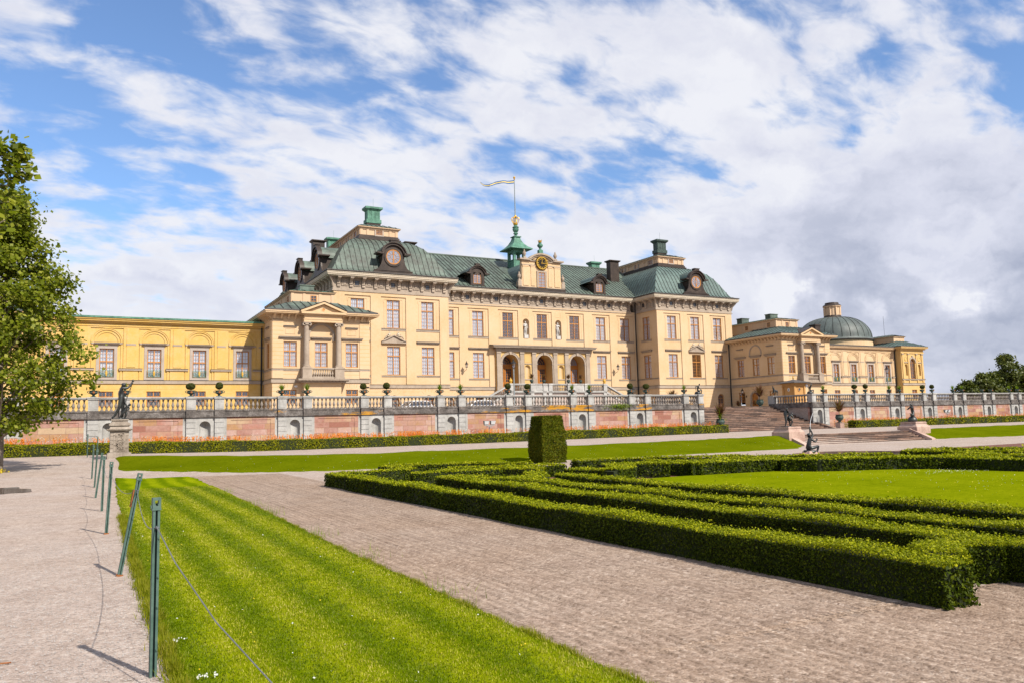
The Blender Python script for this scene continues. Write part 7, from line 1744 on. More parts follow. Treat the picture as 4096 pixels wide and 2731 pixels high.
WA = {'pelvis': (-.14, .05, .56), 'belly': (-.16, .04, .66), 'chest': (-.18, .02, .82), 'neck': (-.12, 0, .98), 'jaw': (-.07, -.02, 1.02), 'head': (-.07, -.02, 1.08), 'top': (-.08, -.01, 1.14), 'shR': (-.14, -.10, .94), 'elR': (-.02, -.14, .82), 'wrR': (.12, -.12, .72), 'haR': (.18, -.1, .68), 'shL': (-.16, .12, .93), 'elL': (-.02, .14, .84), 'wrL': (.12, .1, .76), 'haL': (.18, .08, .74),
      'hiR': (-.16, -.02, .52), 'knR': (-.20, -.04, .28), 'anR': (-.26, 0, .05), 'toR': (-.19, -.06, .02), 'hiL': (-.08, .10, .52), 'knL': (-.02, .12, .30), 'anL': (-.10, .14, .05), 'toL': (.0, .1, .02)}
WB = {'pelvis': (.0, -.04, .52), 'belly': (.07, -.04, .60), 'chest': (.18, -.04, .68), 'neck': (.26, -.04, .74), 'jaw': (.29, -.05, .75), 'head': (.33, -.05, .78), 'top': (.37, -.04, .81), 'shR': (.20, -.16, .68), 'elR': (.24, -.20, .52), 'wrR': (.14, -.20, .46), 'haR': (.10, -.2, .46), 'shL': (.22, .08, .70), 'elL': (.30, .12, .58), 'wrL': (.22, .10, .48), 'haL': (.18, .1, .46),
      'hiR': (.02, -.12, .48), 'knR': (.24, -.14, .30), 'anR': (.10, -.10, .06), 'toR': (.22, -.12, .02), 'hiL': (.04, .05, .48), 'knL': (.20, .04, .28), 'anL': (.20, .06, .05), 'toL': (.30, .04, .02)}
def stone_plinth(name, label, x, y, z, w, h):
    b = MB(); o = thing(name, label, 'pedestal', (x, y, z))
    b.box(x - w, x + w, y - w, y + w, z - .3, z + .24); b.frustum((x - w * .98, x + w * .98, y - w * .98, y + w * .98), (x - w * .74, x + w * .74, y - w * .74, y + w * .74), z + .24, z + h - .10); part('plinth_base', b, M['pink_ped'], o)
    b = MB(); b.box(x - w * .80, x + w * .80, y - w * .80, y + w * .80, z + h - .10, z + h - .02); b.box(x - w * .76, x + w * .76, y - w * .76, y + w * .76, z + h - .02, z + h + .02); part('plinth_cap', b, M['pink_ped'], o)
st_w = MB(); st_w.box(-.36, .36, -.26, .26, -.03, .03)
stone_plinth('pedestal', 'pink stone plinth carrying the two wrestlers at the low stairs', -15.55, 34.7, .55, .68, .55)
statue('bronze_statue', 'dark bronze pair of wrestling men on a pink plinth above the low stairs', [('wrestler', WA, 1.12, 1.15), ('wrestler', WB, 1.12, 1.15)], (-15.50, 34.7, 1.12), ('bronze_base', st_w))
HUN = {'pelvis': (-.02, 0, .66), 'belly': (-.06, 0, .76), 'chest': (-.12, -.02, .92), 'neck': (-.19, -.04, 1.08), 'jaw': (-.24, -.06, 1.10), 'head': (-.25, -.06, 1.17), 'top': (-.24, -.05, 1.24), 'shR': (-.20, -.14, 1.02), 'elR': (-.36, -.18, .92), 'wrR': (-.44, -.16, 1.06), 'haR': (-.45, -.15, 1.12), 'shL': (-.08, .12, 1.02), 'elL': (-.22, .2, .88), 'wrL': (-.38, .14, .86), 'haL': (-.44, .12, .88),
       'hiR': (-.06, -.08, .62), 'knR': (-.22, -.12, .38), 'anR': (-.20, -.08, .10), 'toR': (-.30, -.12, .06), 'hiL': (.05, .08, .62), 'knL': (.18, .08, .34), 'anL': (.30, .06, .06), 'toL': (.36, .0, .02)}
bst = MB(); bst.lathe([(.30, 0), (.34, .10), (.26, .26), (.16, .36), (0, .42)], (-.12, 0, 0), 10); bst.lathe([(0, -.1), (.13, -.03), (.12, .08), (0, .14)], (-.28, -.12, .44), 9); bst.tube([(-.32, -.14, .5), (-.44, -.16, .56)], [.05, .015], 6); bst.tube([(-.3, -.05, .5), (-.36, .0, .62)], [.04, .012], 6)
bst.tube([(-.1, -.1, 1.0), (.1, .12, .95), (.22, .2, .75), (.2, .2, .55)], [.05, .09, .06, .03], 7)
stone_plinth('pedestal', 'pink stone plinth carrying the bronze hunter above the low stairs', -2.95, 35.0, .58, .74, .57)
statue('bronze_statue', 'dark bronze hunter bending over a beast on a pink plinth', [('hunter', HUN, 1.28, 1.15)], (-2.9, 35.0, 1.17), ('beast', bst))
KNEEL = {'pelvis': (-.02, 0, .26), 'belly': (-.03, 0, .38), 'chest': (-.01, 0, .58), 'neck': (.03, .0, .75), 'jaw': (.07, -.01, .79), 'head': (.05, .0, .86), 'top': (.0, .0, .92), 'shR': (.10, -.08, .71), 'elR': (.27, -.04, .82), 'wrR': (.22, -.01, 1.0), 'haR': (.17, 0, 1.07), 'shL': (.06, -.12, .68), 'elL': (.18, -.22, .52), 'wrL': (.26, -.24, .62), 'haL': (.30, -.24, .70),
         'hiR': (.06, -.10, .25), 'knR': (.50, -.12, .35), 'anR': (.39, -.10, .06), 'toR': (.45, -.16, -.04), 'hiL': (-.04, .08, .22), 'knL': (.28, .14, .16), 'anL': (-.12, .18, .12), 'toL': (-.2, .2, .08)}
hn = MB(); hn.tube([(.10, -.02, .84), (.12, -.01, .95), (.15, 0, 1.06), (.17, 0, 1.18)], [.012, .02, .035, .055], 8); hn.tube([(-.22, .1, .12), (.05, -.18, .09), (.32, -.14, .12)], [.07, .09, .04], 8)
statue('bronze_statue', 'kneeling bronze figure blowing a horn that spouts water', [('kneeling_figure', KNEEL, 1.06, 1.25)], (-25.28, 24.75, .02), ('horn', hn))
b = MB(); b.frustum((-.36, .36, -.3, .3), (-.20, .22, -.18, .18), -.10, .16); lone('fountain_rock', b, M['pink_ped'], 'rough ochre rock under the kneeling fountain figure', 'rock').location = (-25.25, 24.75, 0)
w_ = MB(); r = random.Random(2); w_.tube([(-25.1 + .0035 * k * k * .18 + r.uniform(-.008, .008), 24.75, 1.2 + .033 * k) for k in range(20)], [.012 - .0003 * k for k in range(20)], 6); o = lone('water_jet', w_, M['spout'], 'thin jet of water rising from the bronze horn', 'water')
b = MB(); cx, cy = -25.2, 22.35
bas = thing('fountain_basin', 'low round stone fountain basin behind the hedges', 'fountain', (cx, cy, 0))
b.lathe([(2.55, -.1), (2.55, .10), (2.35, .10), (2.35, -.05)], (cx, cy, 0), 48, cap=False); part('rim', b, M['step_stone'], bas)
b = MB(); b.lathe([(2.36, .02), (0.01, .021)], (cx, cy, 0), 48, cap=False); part('basin_water', b, M['puddle'], bas)
SEAT = {'pelvis': (-.04, .04, .30), 'belly': (-.06, .03, .40), 'chest': (-.04, 0, .60), 'neck': (.04, -.03, .76), 'jaw': (.09, -.05, .79), 'head': (.10, -.05, .86), 'top': (.10, -.04, .93), 'shR': (-.06, -.12, .70), 'elR': (-.24, -.12, .72), 'wrR': (-.34, -.08, .62), 'haR': (-.36, -.06, .55), 'shL': (.04, .10, .70), 'elL': (.16, .04, .52), 'wrL': (.26, -.06, .42), 'haL': (.30, -.08, .40),
        'hiR': (.0, -.06, .28), 'knR': (.30, -.10, .36), 'anR': (.24, -.08, .06), 'toR': (.34, -.12, .02), 'hiL': (.0, .10, .28), 'knL': (.24, .12, .24), 'anL': (-.02, .16, .06), 'toL': (.08, .16, .02)}
rk = MB(); rk.lathe([(.26, 0), (.28, .1), (.20, .22), (0, .27)], (-.06, .04, 0), 9); rk.tube([(-.36, -.06, .78), (-.30, -.04, .3), (-.26, 0, .02)], .02, 6)
statue('bronze_statue', 'seated dark bronze man on the end pier of the terrace wall by the broad stairs', [('seated_man', SEAT, .98, 1.15)], (-6.95, YB + .2, 3.885), ('rock', rk))
CR = dict(SEAT); CR.update({'elR': (-.16, -.2, .80), 'wrR': (-.02, -.14, .96), 'haR': (.04, -.1, 1.0), 'shR': (-.08, -.12, .74), 'elL': (-.14, .1, .50), 'wrL': (-.28, .02, .62), 'haL': (-.34, .0, .66)})
statue('bronze_statue', 'crouching dark bronze figure with raised arm on the dome-side wall corner', [('crouching_figure', CR, .98, 1.15)], (6.95, YB + .2, 3.885), ('rock', rk))
def centaur(flip):
    s = -1 if flip else 1
    P_ = [(0, 0, .50), (.18, 0, .52), (.40, 0, .54), (.50, 0, .52), (.56, 0, .40), (.52, 0, .22), (-.02, 0, .62), (-.06, 0, .76), (-.06, 0, .86), (-.08, 0, .90), (-.09, 0, .96), (-.05, .10, .80), (.02, .14, .92), (-.10, .06, 1.02), (-.07, -.10, .80), (-.20, -.12, .74), (-.26, -.08, .86),
          (-.02, -.07, .40), (-.04, -.07, .22), (-.02, -.07, .03), (-.02, .07, .40), (-.10, .07, .26), (-.05, .07, .10), (.42, -.08, .42), (.46, -.08, .26), (.40, -.08, .03), (.42, .08, .42), (.36, .08, .24), (.42, .08, .03)]
    E_ = [(0, 1), (1, 2), (2, 3), (3, 4), (4, 5), (0, 6), (6, 7), (7, 8), (8, 9), (9, 10), (7, 11), (11, 12), (12, 13), (7, 14), (14, 15), (15, 16), (0, 17), (17, 18), (18, 19), (0, 20), (20, 21), (21, 22), (2, 23), (23, 24), (24, 25), (2, 26), (26, 27), (27, 28)]
    R_ = [.12, .11, .12, .05, .035, .02, .085, .085, .035, .05, .035, .04, .03, .025, .04, .03, .025, .055, .035, .03, .055, .035, .03, .07, .035, .03, .07, .035, .03]
    return skin_mesh('centaur', [(s * x, y, z) for x, y, z in P_], E_, R_, M['bronze'])
for fl_, pos, lb in ((False, (7.35, STY - .2, 3.91), 'dark bronze centaur on the pier at the head of the broad stairs'), (True, (-10.75, YB + 4.5, 3.80), 'dark bronze rider group on the terrace behind the balustrade')):
    t = thing('bronze_statue', lb, 'statue', pos); local('centaur', centaur(fl_), t)
    if fl_: local('rider', figure_mesh('rider', metres(SEAT, .98), M['bronze'], .7, 1.1), t, (.05, 0, .35)); b = MB(); b.box(-.7, .5, -.3, .3, -.95, .02); local('statue_base', b.mesh('statue_base', [M['grey_stone']]), t)
# ---------------------------------------------------------------- lawn-edge posts and wire
def post_mesh():
    b = MB(); w = .0225           # steel channel, slot to the south
    b.box(-w, w, .014, .020, 0, 1.16)
    for s in (-1, 1): b.box(min(s * w, s * .007), max(s * w, s * .007), -.020, -.014, 0, 1.16); b.box(min(s * w, s * (w - .006)), max(s * w, s * (w - .006)), -.014, .014, 0, 1.16); b.box(min(s * .007, s * .012), max(s * .007, s * .012), -.014, .004, 0, 1.16)
    for z in (.18, .46, .66, .92): b.lathe([(.006, 0), (.006, .012)], (.016, -.024, z), 6)
    return b.mesh('post_shaft', [M['post_green']])
def post_cap():
    b = MB(); b.box(-.029, .029, -.026, .024, 1.115, 1.125); b.box(-.027, -.012, -.022, .018, 1.125, 1.20); b.box(.012, .027, -.022, .018, 1.125, 1.20); b.box(-.012, .012, -.022, -.012, 1.125, 1.145); b.box(-.012, .012, -.022, .018, 1.182, 1.20); b.box(-.036, -.027, -.01, .0, 1.13, 1.15); return b.mesh('post_head', [M['post_green']])
PS, PC = post_mesh(), post_cap()
def clip_mesh():
    b = MB(); b.tube([(-.012, -.02, 1.0), (.0, -.045, .995), (.014, -.02, 1.0)], .006, 5); return b.mesh('wire_clip', [M['wire']])
CL = clip_mesh()
posts = [(-53.285, 6.03, 0, 0, 'green steel post in front with a wire running down to the grass'),
         (-53.31, 10.45, .165, .02, 'strongly leaning green post with a rusty plate'),
         (-53.32, 15.0, .045, .0, 'slightly leaning green post just past the strongly leaning one'),
         (-53.28, 19.6, .015, .0, 'green post fourth along the lawn edge, in line with the yew hedge end'),
         (-53.33, 23.9, .11, .0, 'leaning green post crossing behind an upright one'),
         (-53.29, 28.2, .05, .0, 'thin green post beside the tall pedestal, sixth along'),
         (-53.32, 31.8, .03, .0, 'thin green post seventh along, short of the low hedge'),
         (-53.0, 41.3, .01, .0, 'thin upright green post close to the wall hedge'),
         (-53.35, 46.2, .0, .0, 'last tiny green post against the wall hedge')]
HEADS = []
for k, (x, y, lean, ly, lb) in enumerate(posts):
    z = zt1(x, y); t = thing('barrier_post', lb, 'post', (x, y, z - .01), 'green barrier posts along the lawn edge', 0.0)
    t.rotation_euler = (ly, lean, .12)
    local('post_shaft', PS, t); local('post_head', PC, t); local('wire_clip', CL, t)
    if k == 1: b = MB(); b.box(-.040, -.029, -.03, .03, .80, 1.0); local('rusty_plate', b.mesh('rusty_plate', [M['rust']]), t)
    if k in (1, 2): b = MB(); b.box(-.036, .036, -.024, .022, 0, .03); local('rusty_foot', b.mesh('rusty_foot', [M['rust']]), t)
    HEADS.append((x + math.sin(lean) * 1.0, y - .05, z + math.cos(lean) * 1.0))
def sag(a, c, s, n=18): return [(a[0] + (c[0] - a[0]) * k / n, a[1] + (c[1] - a[1]) * k / n, a[2] + (c[2] - a[2]) * k / n - s * 4 * (k / n) * (1 - k / n)) for k in range(n + 1)]
for k in range(6):
    b = MB(); b.tube(sag(HEADS[k], HEADS[k + 1], .16), .0035, 5)
    lone('barrier_wire', b, M['wire'], f'thin sagging grey wire strung from the {ORD[k]} to the {ORD[k + 1]} green post', 'wire', 'sagging wires between the posts')
b = MB(); b.tube([HEADS[0], (-53.2, 5.6, .80), (-53.05, 4.9, .55), (-52.8, 4.1, .27), (-52.55, 3.4, .06), (-52.35, 2.6, .05)], .0042, 5)
lone('barrier_wire', b, M['wire'], 'thin grey wire sloping from the front post down into the lawn', 'wire', 'sagging wires between the posts')

# ---------------------------------------------------------------- trees
def branch_tree(name, label, base, height, trunk_r, crown, nl, leaf, seed, m='linden_leaf', bark='bark', group=None, trunk_clear=2.2, cluster=.42, nclus=260, aspect=1.25, flop=.8, xclip=None, sprays=()):
    """tapered trunk, limbs to every leaf cluster region, crown of leaf clusters; crown(z01) -> radius"""
    r = np.random.default_rng(seed); bx_, by_, bz_ = base; root = thing(name, label, 'tree', base, group)
    b = MB(); pts = [(bx_ + .05 * math.sin(k * 1.3), by_ + .05 * math.cos(k), bz_ - .1 + height * .9 * k / 8) for k in range(9)]
    b.tube(pts, [trunk_r * (1.25 if k == 0 else 1 - .11 * k) for k in range(9)], 10)
    cl = []
    for k in range(nclus):
        z = r.random() ** .9; a = r.uniform(0, 2 * math.pi); R = crown(z); q = R * (r.random() ** .45)
        q *= 1 + .20 * math.sin(a * 3 + z * 11) + .12 * math.sin(a * 7 + z * 23) ; cl.append((bx_ + q * math.cos(a), by_ + q * math.sin(a), bz_ + trunk_clear + (height - trunk_clear) * z, q / max(R, .1)))
    for k in range(0, nclus, 3):
        x, y, z, q = cl[k]; z0 = max(bz_ + trunk_clear * .8, z - .7 * math.hypot(x - bx_, y - by_) - .3); t = (z0 - bz_) / height
        m_ = ((x + bx_) / 2 + r.normal(0, .1), (y + by_) / 2 + r.normal(0, .1), z0 + (z - z0) * .65)
        b.tube([(bx_, by_, z0), m_, (x, y, z)], [max(.02, trunk_r * .38 * (1 - t)), .025, .008], 5)
    for x, z in sprays: b.tube([(bx_, by_, z - 1.2), ((x + bx_) / 2, by_ + .1, z - .3), (x, by_, z)], [.04, .02, .006], 5)
    part('trunk', b, M[bark], root)
    cl = np.array(cl); pick = r.integers(0, nclus, nl); c = cl[pick]
    off = r.normal(0, 1, (nl, 3)) * np.array([cluster, cluster, cluster * .62]) * (0.6 + .5 * r.random((nl, 1)))
    P = c[:, :3] + off; out_ = unit(np.stack([P[:, 0] - bx_, P[:, 1] - by_, np.full(nl, .6)], 1))
    if sprays:
        sp = np.array([(x, by_, z) for x, z in sprays]); k_ = r.integers(0, len(sp), 26 * len(sp)); P2 = sp[k_] + r.normal(0, 1, (len(k_), 3)) * (.10, .16, .10)
    if xclip is not None:
        k_ = P[:, 0] < xclip(P[:, 2]); P, out_ = P[k_], out_[k_]
    if sprays: P = np.concatenate([P, P2]); out_ = np.concatenate([out_, np.tile([0, -.5, .6], (len(P2), 1))])
    link('crown', leaves_obj('crown', P, out_ * .7 + np.array([0, -.2, .5]), np.full(len(P), leaf), M[m], r, aspect=aspect, flop=flop), root)
    return root
TX, TY = -56.55, 37.2
def crown1(z): return float(np.interp(z, [0, .05, .14, .26, .36, .52, .66, .72, .80, .88, 1.0], [1.3, 2.1, 2.8, 3.4, 2.9, 2.75, 2.1, 1.2, 1.0, .85, .3]))
branch_tree('linden_tree', 'bushy young linden tree with a pale bare trunk beside the terrace wall', (TX, TY, zt1(TX, TY)), 11.2, .17, crown1, 36000, .165, 3, trunk_clear=1.6, nclus=290, cluster=.33)
b = MB(); r = np.random.default_rng(4); P = np.stack([TX + r.normal(0, .18, 120), TY + r.normal(0, .18, 120) - .1, zt1(TX, TY) + np.abs(r.normal(.06, .05, 120))], 1)
tag(link('weed_tuft', leaves_obj('weed_tuft', P, np.tile([0, -.3, .8], (120, 1)), np.full(120, .10), M['flower_yellow'], r)), 'yellowing weed tuft round the foot of the young linden', 'weed')
def crown2(z): return float(np.interp(z, [0, .2, .45, .7, .9, 1.0], [1.6, 2.2, 2.3, 1.9, 1.1, .3]))
branch_tree('linden_tree', 'leafy linden branches with large leaves reaching in high above the young tree', (-57.0, 16.5, .0), 7.25, .16, crown2, 3000, .145, 9, trunk_clear=3.9, nclus=110, cluster=.20, xclip=lambda z: np.interp(z, [0, 3.8, 4.5, 5.1, 5.7, 6.2, 6.9, 7.3], [-55.3, -55.2, -54.98, -54.92, -54.86, -54.74, -54.70, -54.9]) - .25, sprays=[(-55.06, 6.85), (-54.88, 6.92), (-54.78, 6.80), (-55.1, 6.64), (-54.89, 6.51), (-54.84, 6.32), (-54.99, 6.17), (-55.1, 5.92), (-54.92, 5.88), (-54.76, 6.46), (-55.04, 5.64), (-55.11, 6.36), (-54.99, 6.74), (-55.09, 5.4), (-54.83, 6.70), (-55.2, 6.9), (-55.2, 6.2)])
def crown3(z): return float(np.interp(z, [0, .15, .5, .8, 1.0], [.75, 1.0, .95, .6, .1]))
def far_tree(x, y, z, h, rad, seed, label, clear=.12, leaf=.8, n=7000):
    branch_tree('park_tree', label, (x, y, z), h, .35, lambda q: rad * crown3(q), n, leaf, seed, 'tree_leaf', 'bark', 'trees far beyond the terrace', trunk_clear=h * clear, nclus=130, cluster=rad * .17)
FT = [(250.5, 170, 3.2, 19.5, 5.8, 'tall dark tree standing above the other distant trees'), (243.0, 172, 2.6, 13.5, 5.2, 'rounded dark tree next to the tall distant one'), (234.5, 170, 2.2, 13.2, 5.0, 'broad dark tree in the middle of the distant row'),
      (226.5, 171, 2.0, 11.0, 4.2, 'lower dark tree at the end of the distant row towards the palace'), (259.5, 168, 3.0, 15.0, 5.6, 'dark tree at the outer end of the distant row'), (220.0, 172, 1.0, 6.0, 2.6, 'small bush before the distant tree row')]
for k, (x, y, z, h, rad, lb) in enumerate(FT): far_tree(x, y, z, h, rad, 30 + k, lb, .06)
far_tree(186, 178, 3.0, 5.5, 4.5, 60, 'faint low tree clump just past the end pavilion', .02, .7, 2500); far_tree(193, 178, 3.0, 4.2, 4.0, 61, 'faint lower tree clump further out from the end pavilion', .02, .7, 2000)
hm = MB(); r = random.Random(4); n = 60
hp = [(600 + 40 * k, 1500 + 60 * math.sin(k * .7), 18 + 7 * math.sin(k * .31) + 4 * math.sin(k * 1.1)) for k in range(n)]
for (x0, y0, z0), (x1, y1, z1) in zip(hp, hp[1:]): hm.face([(x0, y0, -5), (x1, y1, -5), (x1, y1 + 60, z1), (x0, y0 + 60, z0)]); hm.face([(x0, y0 + 60, z0), (x1, y1 + 60, z1), (x1, y1 + 400, -5), (x0, y0 + 400, -5)])
setting('wooded_hills', hm.mesh('wooded_hills', [mottled('wooded_hill', (0.03, 0.05, 0.03), (0.05, 0.075, 0.04), None, 0.02)]))

# ---------------------------------------------------------------- lamps
def lantern_parts(t, z, s=1.0, x=0.0, y=0.0):
    b = MB()
    for k in range(6):
        a = 2 * math.pi * k / 6; a2 = 2 * math.pi * (k + 1) / 6
        b.tube([(x + .15 * s * math.cos(a), y + .15 * s * math.sin(a), z), (x + .27 * s * math.cos(a), y + .27 * s * math.sin(a), z + .52 * s)], .014 * s, 5)
        b.tube([(x + .27 * s * math.cos(a), y + .27 * s * math.sin(a), z + .52 * s), (x + .27 * s * math.cos(a2), y + .27 * s * math.sin(a2), z + .52 * s)], .018 * s, 5)
    b.lathe([(.17, -.03), (.17, .02)], (x, y, z), 6); b.lathe([(.33 * s, z + .52 * s), (.30 * s, z + .58 * s), (.13 * s, z + .74 * s), (.10 * s, z + .84 * s), (.13 * s, z + .86 * s), (.04 * s, z + .94 * s), (.06 * s, z + 1.0 * s), (.01, z + 1.12 * s)], (x, y, 0), 12)
    local('lantern_frame', b.mesh('lantern_frame', [M['black_metal']]), t)
    g = MB(); g.lathe([(.145 * s, z + .01), (.262 * s, z + .51 * s)], (x, y, 0), 6, cap=False); local('lantern_glass', g.mesh('lantern_glass', [M['glass']]), t)
    g = MB(); g.lathe([(.03 * s, z), (.035 * s, z + .2 * s), (.05 * s, z + .3 * s), (0, z + .38 * s)], (x, y, 0), 8); local('mantle', g.mesh('mantle', [M['lamp_white']]), t)
def wall_lantern(label, pos, rz, s=.72):
    t = thing('wall_lantern', label, 'lantern', pos, 'iron wall lanterns', rz); b = MB()
    b.box(-.06, .06, -.03, .01, -.55, -.25); b.tube([(0, -.02, -.42), (0, -.35, -.40), (0, -.70, -.30), (0, -.80, -.18), (0, -.80, .0)], .022, 6); b.tube([(0, -.03, -.5), (0, -.2, -.47), (0, -.4, -.38)], .014, 5); local('wall_bracket', b.mesh('wall_bracket', [M['black_metal']]), t)
    lantern_parts(t, 0, s, 0, -.80)
wall_lantern('black iron wall lantern between the second and third window axes near the domed tower with open lawn view', (-11.6, YR_ - .02, 8.98), 0)
wall_lantern('black iron wall lantern on the shaded side of the recess by the black down pipe', (11.6, YR_ - .02, 8.98), 0)
for o in bpy.data.objects:
    if o.name == 'wall_lantern': o['label'] = 'black iron wall lantern by the perron stair foot with the lamp post'
wall_lantern('black iron wall lantern beside the arched oak door of the pavilion', (28.7, 81.9, 5.25), RZ['w'])
def lamp_post(label, x, y, top):
    t = thing('lamp_post', label, 'street lamp', (x, y, FLOOR), 'lamp posts on the terrace'); h = top - FLOOR - 1.15
    b = MB(); b.lathe([(.16, 0), (.16, .25), (.11, .32), (.10, .9), (.12, .95), (.075, 1.05), (.065, h - .25), (.09, h - .22), (.06, h - .12), (.09, h)], (0, 0, 0), 12); local('post', b.mesh('post', [M['steel_grey']]), t); lantern_parts(t, h + .03, 1.0)
lamp_post('tall grey lamp post with a glass lantern before the first palace door', -9.72, 80.0, 9.36)
lamp_post('tall grey lamp post with a glass lantern before the long wing by the dome', 48.6, 74.0, 8.9)

# ---------------------------------------------------------------- guard booth
gx_, gy_ = 20.3, 66.0
gb = thing('guard_booth', 'ochre guard booth with a black pointed roof and the number 1 on its side', 'booth', (gx_, gy_, FLOOR))
def gm(): return MB(lambda x, y, z: (gx_ + x, gy_ + y, z))
h = .82
b = gm(); b.box(-h, h, -h, h, FLOOR, 5.62); 
for sx in (-1, 1):
    for sy in (-1, 1): b.box(sx * h - .11, sx * h + .11, sy * h - .11, sy * h + .11, FLOOR, 5.45)
b.box(-h - .14, h + .14, -h - .14, h + .14, 5.35, 5.42); b.box(-h - .10, h + .10, -h - .10, h + .10, 5.42, 5.60); b.box(-h - .24, h + .24, -h - .24, h + .24, 5.60, 5.72); b.box(-h - .14, h + .14, -h - .14, h + .14, FLOOR, 3.2)
part('booth_body', b, M['booth'], gb)
b = gm(); b.box(-1.36, 1.36, -1.36, 1.36, 5.721, 5.79); b.frustum((-1.36, 1.36, -1.36, 1.36), (-.7, .7, -.7, .7), 5.79, 5.99); b.frustum((-.7, .7, -.7, .7), (-.08, .08, -.08, .08), 5.99, 6.16); b.lathe([(.06, 6.15), (.06, 6.28)], (0, 0, 0), 8); part('booth_roof', b, M['trim_dark'], gb)
b = gm(); b.lathe([(.05, 6.28), (.11, 6.36), (.05, 6.44), (.08, 6.50), (.02, 6.62), (0, 6.72)], (0, 0, 0), 10); part('gilded_finial', b, M['gold_paint'], gb)
b = gm(); b.prism([(-.02 + .17 * math.cos(2 * math.pi * k / 20), 4.98 + .17 * math.sin(2 * math.pi * k / 20)) for k in range(20)], -h - .02, -h - .005, 'y'); part('porthole', b, M['dark_glass'], gb)
b = gm(); b.arc(-.02, 4.98, .17, .25, -h - .05, -h, 0, 360, 24); part('porthole_ring', b, M['booth'], gb)
b = gm(); b.prism([(.02 + .16 * math.cos(2 * math.pi * k / 20), 4.98 + .22 * math.sin(2 * math.pi * k / 20)) for k in range(20)], -h - .03, -h - .002, 'x'); part('number_plate', b, M['lamp_white'], gb)
b = gm(); x = -h - .04; b.box(x, x + .01, -.02, .04, 4.86, 5.12); b.box(x, x + .01, .04, .09, 5.04, 5.08); b.box(x, x + .01, -.07, .09, 4.83, 4.865); part('number_one', b, M['black_metal'], gb)
b = gm(); b.prism([(-.6, 3.25), (.6, 3.25), (.6, 4.6), (-.6, 4.6)], -h - .015, -h, 'x'); part('door', b, M['booth'], gb)
b = gm(); b.tube([(h + .05, -.55, 5.55), (h + .32, -.75, 5.55)], .04, 6); b.lathe([(.10, 5.30), (.17, 5.34), (.18, 5.48), (.12, 5.56), (.05, 5.58)], (h + .38, -.8, 0), 14); b.lathe([(.0, 5.18), (.08, 5.21), (.12, 5.30)], (h + .38, -.8, 0), 14); part('camera_dome', b, M['lamp_white'], gb)
for p, lb in (((-29.0, 75.02, 5.75), 'small dark security camera on the pavilion wall by the tower'), ((-36.0, 75.02, 5.85), 'small white security camera on the pavilion wall near the down pipe')):
    t = thing('security_camera', lb, 'camera', p); b = MB(); b.box(-.03, .03, -.25, .05, -.03, .03); b.box(-.10, .10, -.42, -.14, -.12, .02); local('housing', b.mesh('housing', [M['lamp_white' if 'white' in lb else 'black_metal']]), t); b = MB(); b.lathe([(.05, 0), (.05, .03)], (0, -.43, -.06), 10); local('lens', b.mesh('lens', [M['dark_glass']]), t)

# ---------------------------------------------------------------- cars behind the balustrade
def car(label, x, y, m, rz):
    t = thing('parked_car', label, 'car', (x, y, FLOOR), 'cars parked on the terrace', rz); L_ = 4.3
    lo = [(-2.15, .35), (-2.12, .68), (-1.95, .86), (-1.1, .95), (1.75, .97), (2.08, .90), (2.15, .6), (2.12, .35)]
    b = MB(); b.prism(lo, -.86, .86, 'y'); local('body', b.mesh('body', [M[m]]), t)
    up = [(-1.05, .95), (-.42, 1.42), (.9, 1.46), (1.55, 1.36), (1.8, .98)]
    b = MB(); i = [b.P(p, -.78, q) for p, q in up] + [b.P(p, .78, q) for p, q in up]; 
    i2 = [b.P(p * .93 + .03, s * .64 if q > 1.2 else s * .80, q) for s in (-1, 1) for p, q in up]
    n = 5; A = i2[:n]; B = i2[n:]; b.f += [A[::-1], B]; b.mi += [0, 0]
    for k in range(n): b.f.append([A[k], A[(k + 1) % n], B[(k + 1) % n], B[k]]); b.mi.append(0)
    local('windows', b.mesh('windows', [M['dark_glass']]), t)
    b = MB(); b.frustum((-.42, 1.5, -.66, .66), (-.3, 1.35, -.60, .60), 1.40, 1.48)
    for s in (-1, 1): b.tube([(-1.0, s * .80, .96), (-.40, s * .65, 1.43)], .035, 5); b.tube([(1.75, s * .8, .98), (1.46, s * .66, 1.38)], .05, 5); b.tube([(.35, s * .8, .96), (.4, s * .65, 1.44)], .035, 5)
    local('roof', b.mesh('roof', [M[m]]), t)
    for wx in (-1.35, 1.35):
        for s in (-1, 1):
            b = MB(); b.prism([(wx + .32 * math.cos(2 * math.pi * k / 20), .32 + .32 * math.sin(2 * math.pi * k / 20)) for k in range(20)], s * .80 - .10, s * .80 + .10, 'y'); w = local('wheel', b.mesh('wheel', [M['rubber']]), t)
            b = MB(); b.prism([(wx + .2 * math.cos(2 * math.pi * k / 14), .32 + .2 * math.sin(2 * math.pi * k / 14)) for k in range(14)], s * .80 - .11, s * .80 + .11, 'y'); local('rim', b.mesh('rim', [M['steel_grey']]), w)
    for s in (-1, 1): b = MB(); b.box(-2.17, -2.0, s * .62 - .16, s * .62 + .16, .64, .76); local('headlight', b.mesh('headlight', [M['lamp_white']]), t)
car('white car parked on the terrace behind the balustrade below the tower windows', -24.6, 74.0, 'car_white', math.radians(10))
car('white car parked behind the balustrade by the perron stair foot', -17.3, 74.5, 'car_white', math.radians(0))
car('dark car partly seen through the balusters next to the white car', -28.6, 78.5, 'car_dark', math.radians(85))

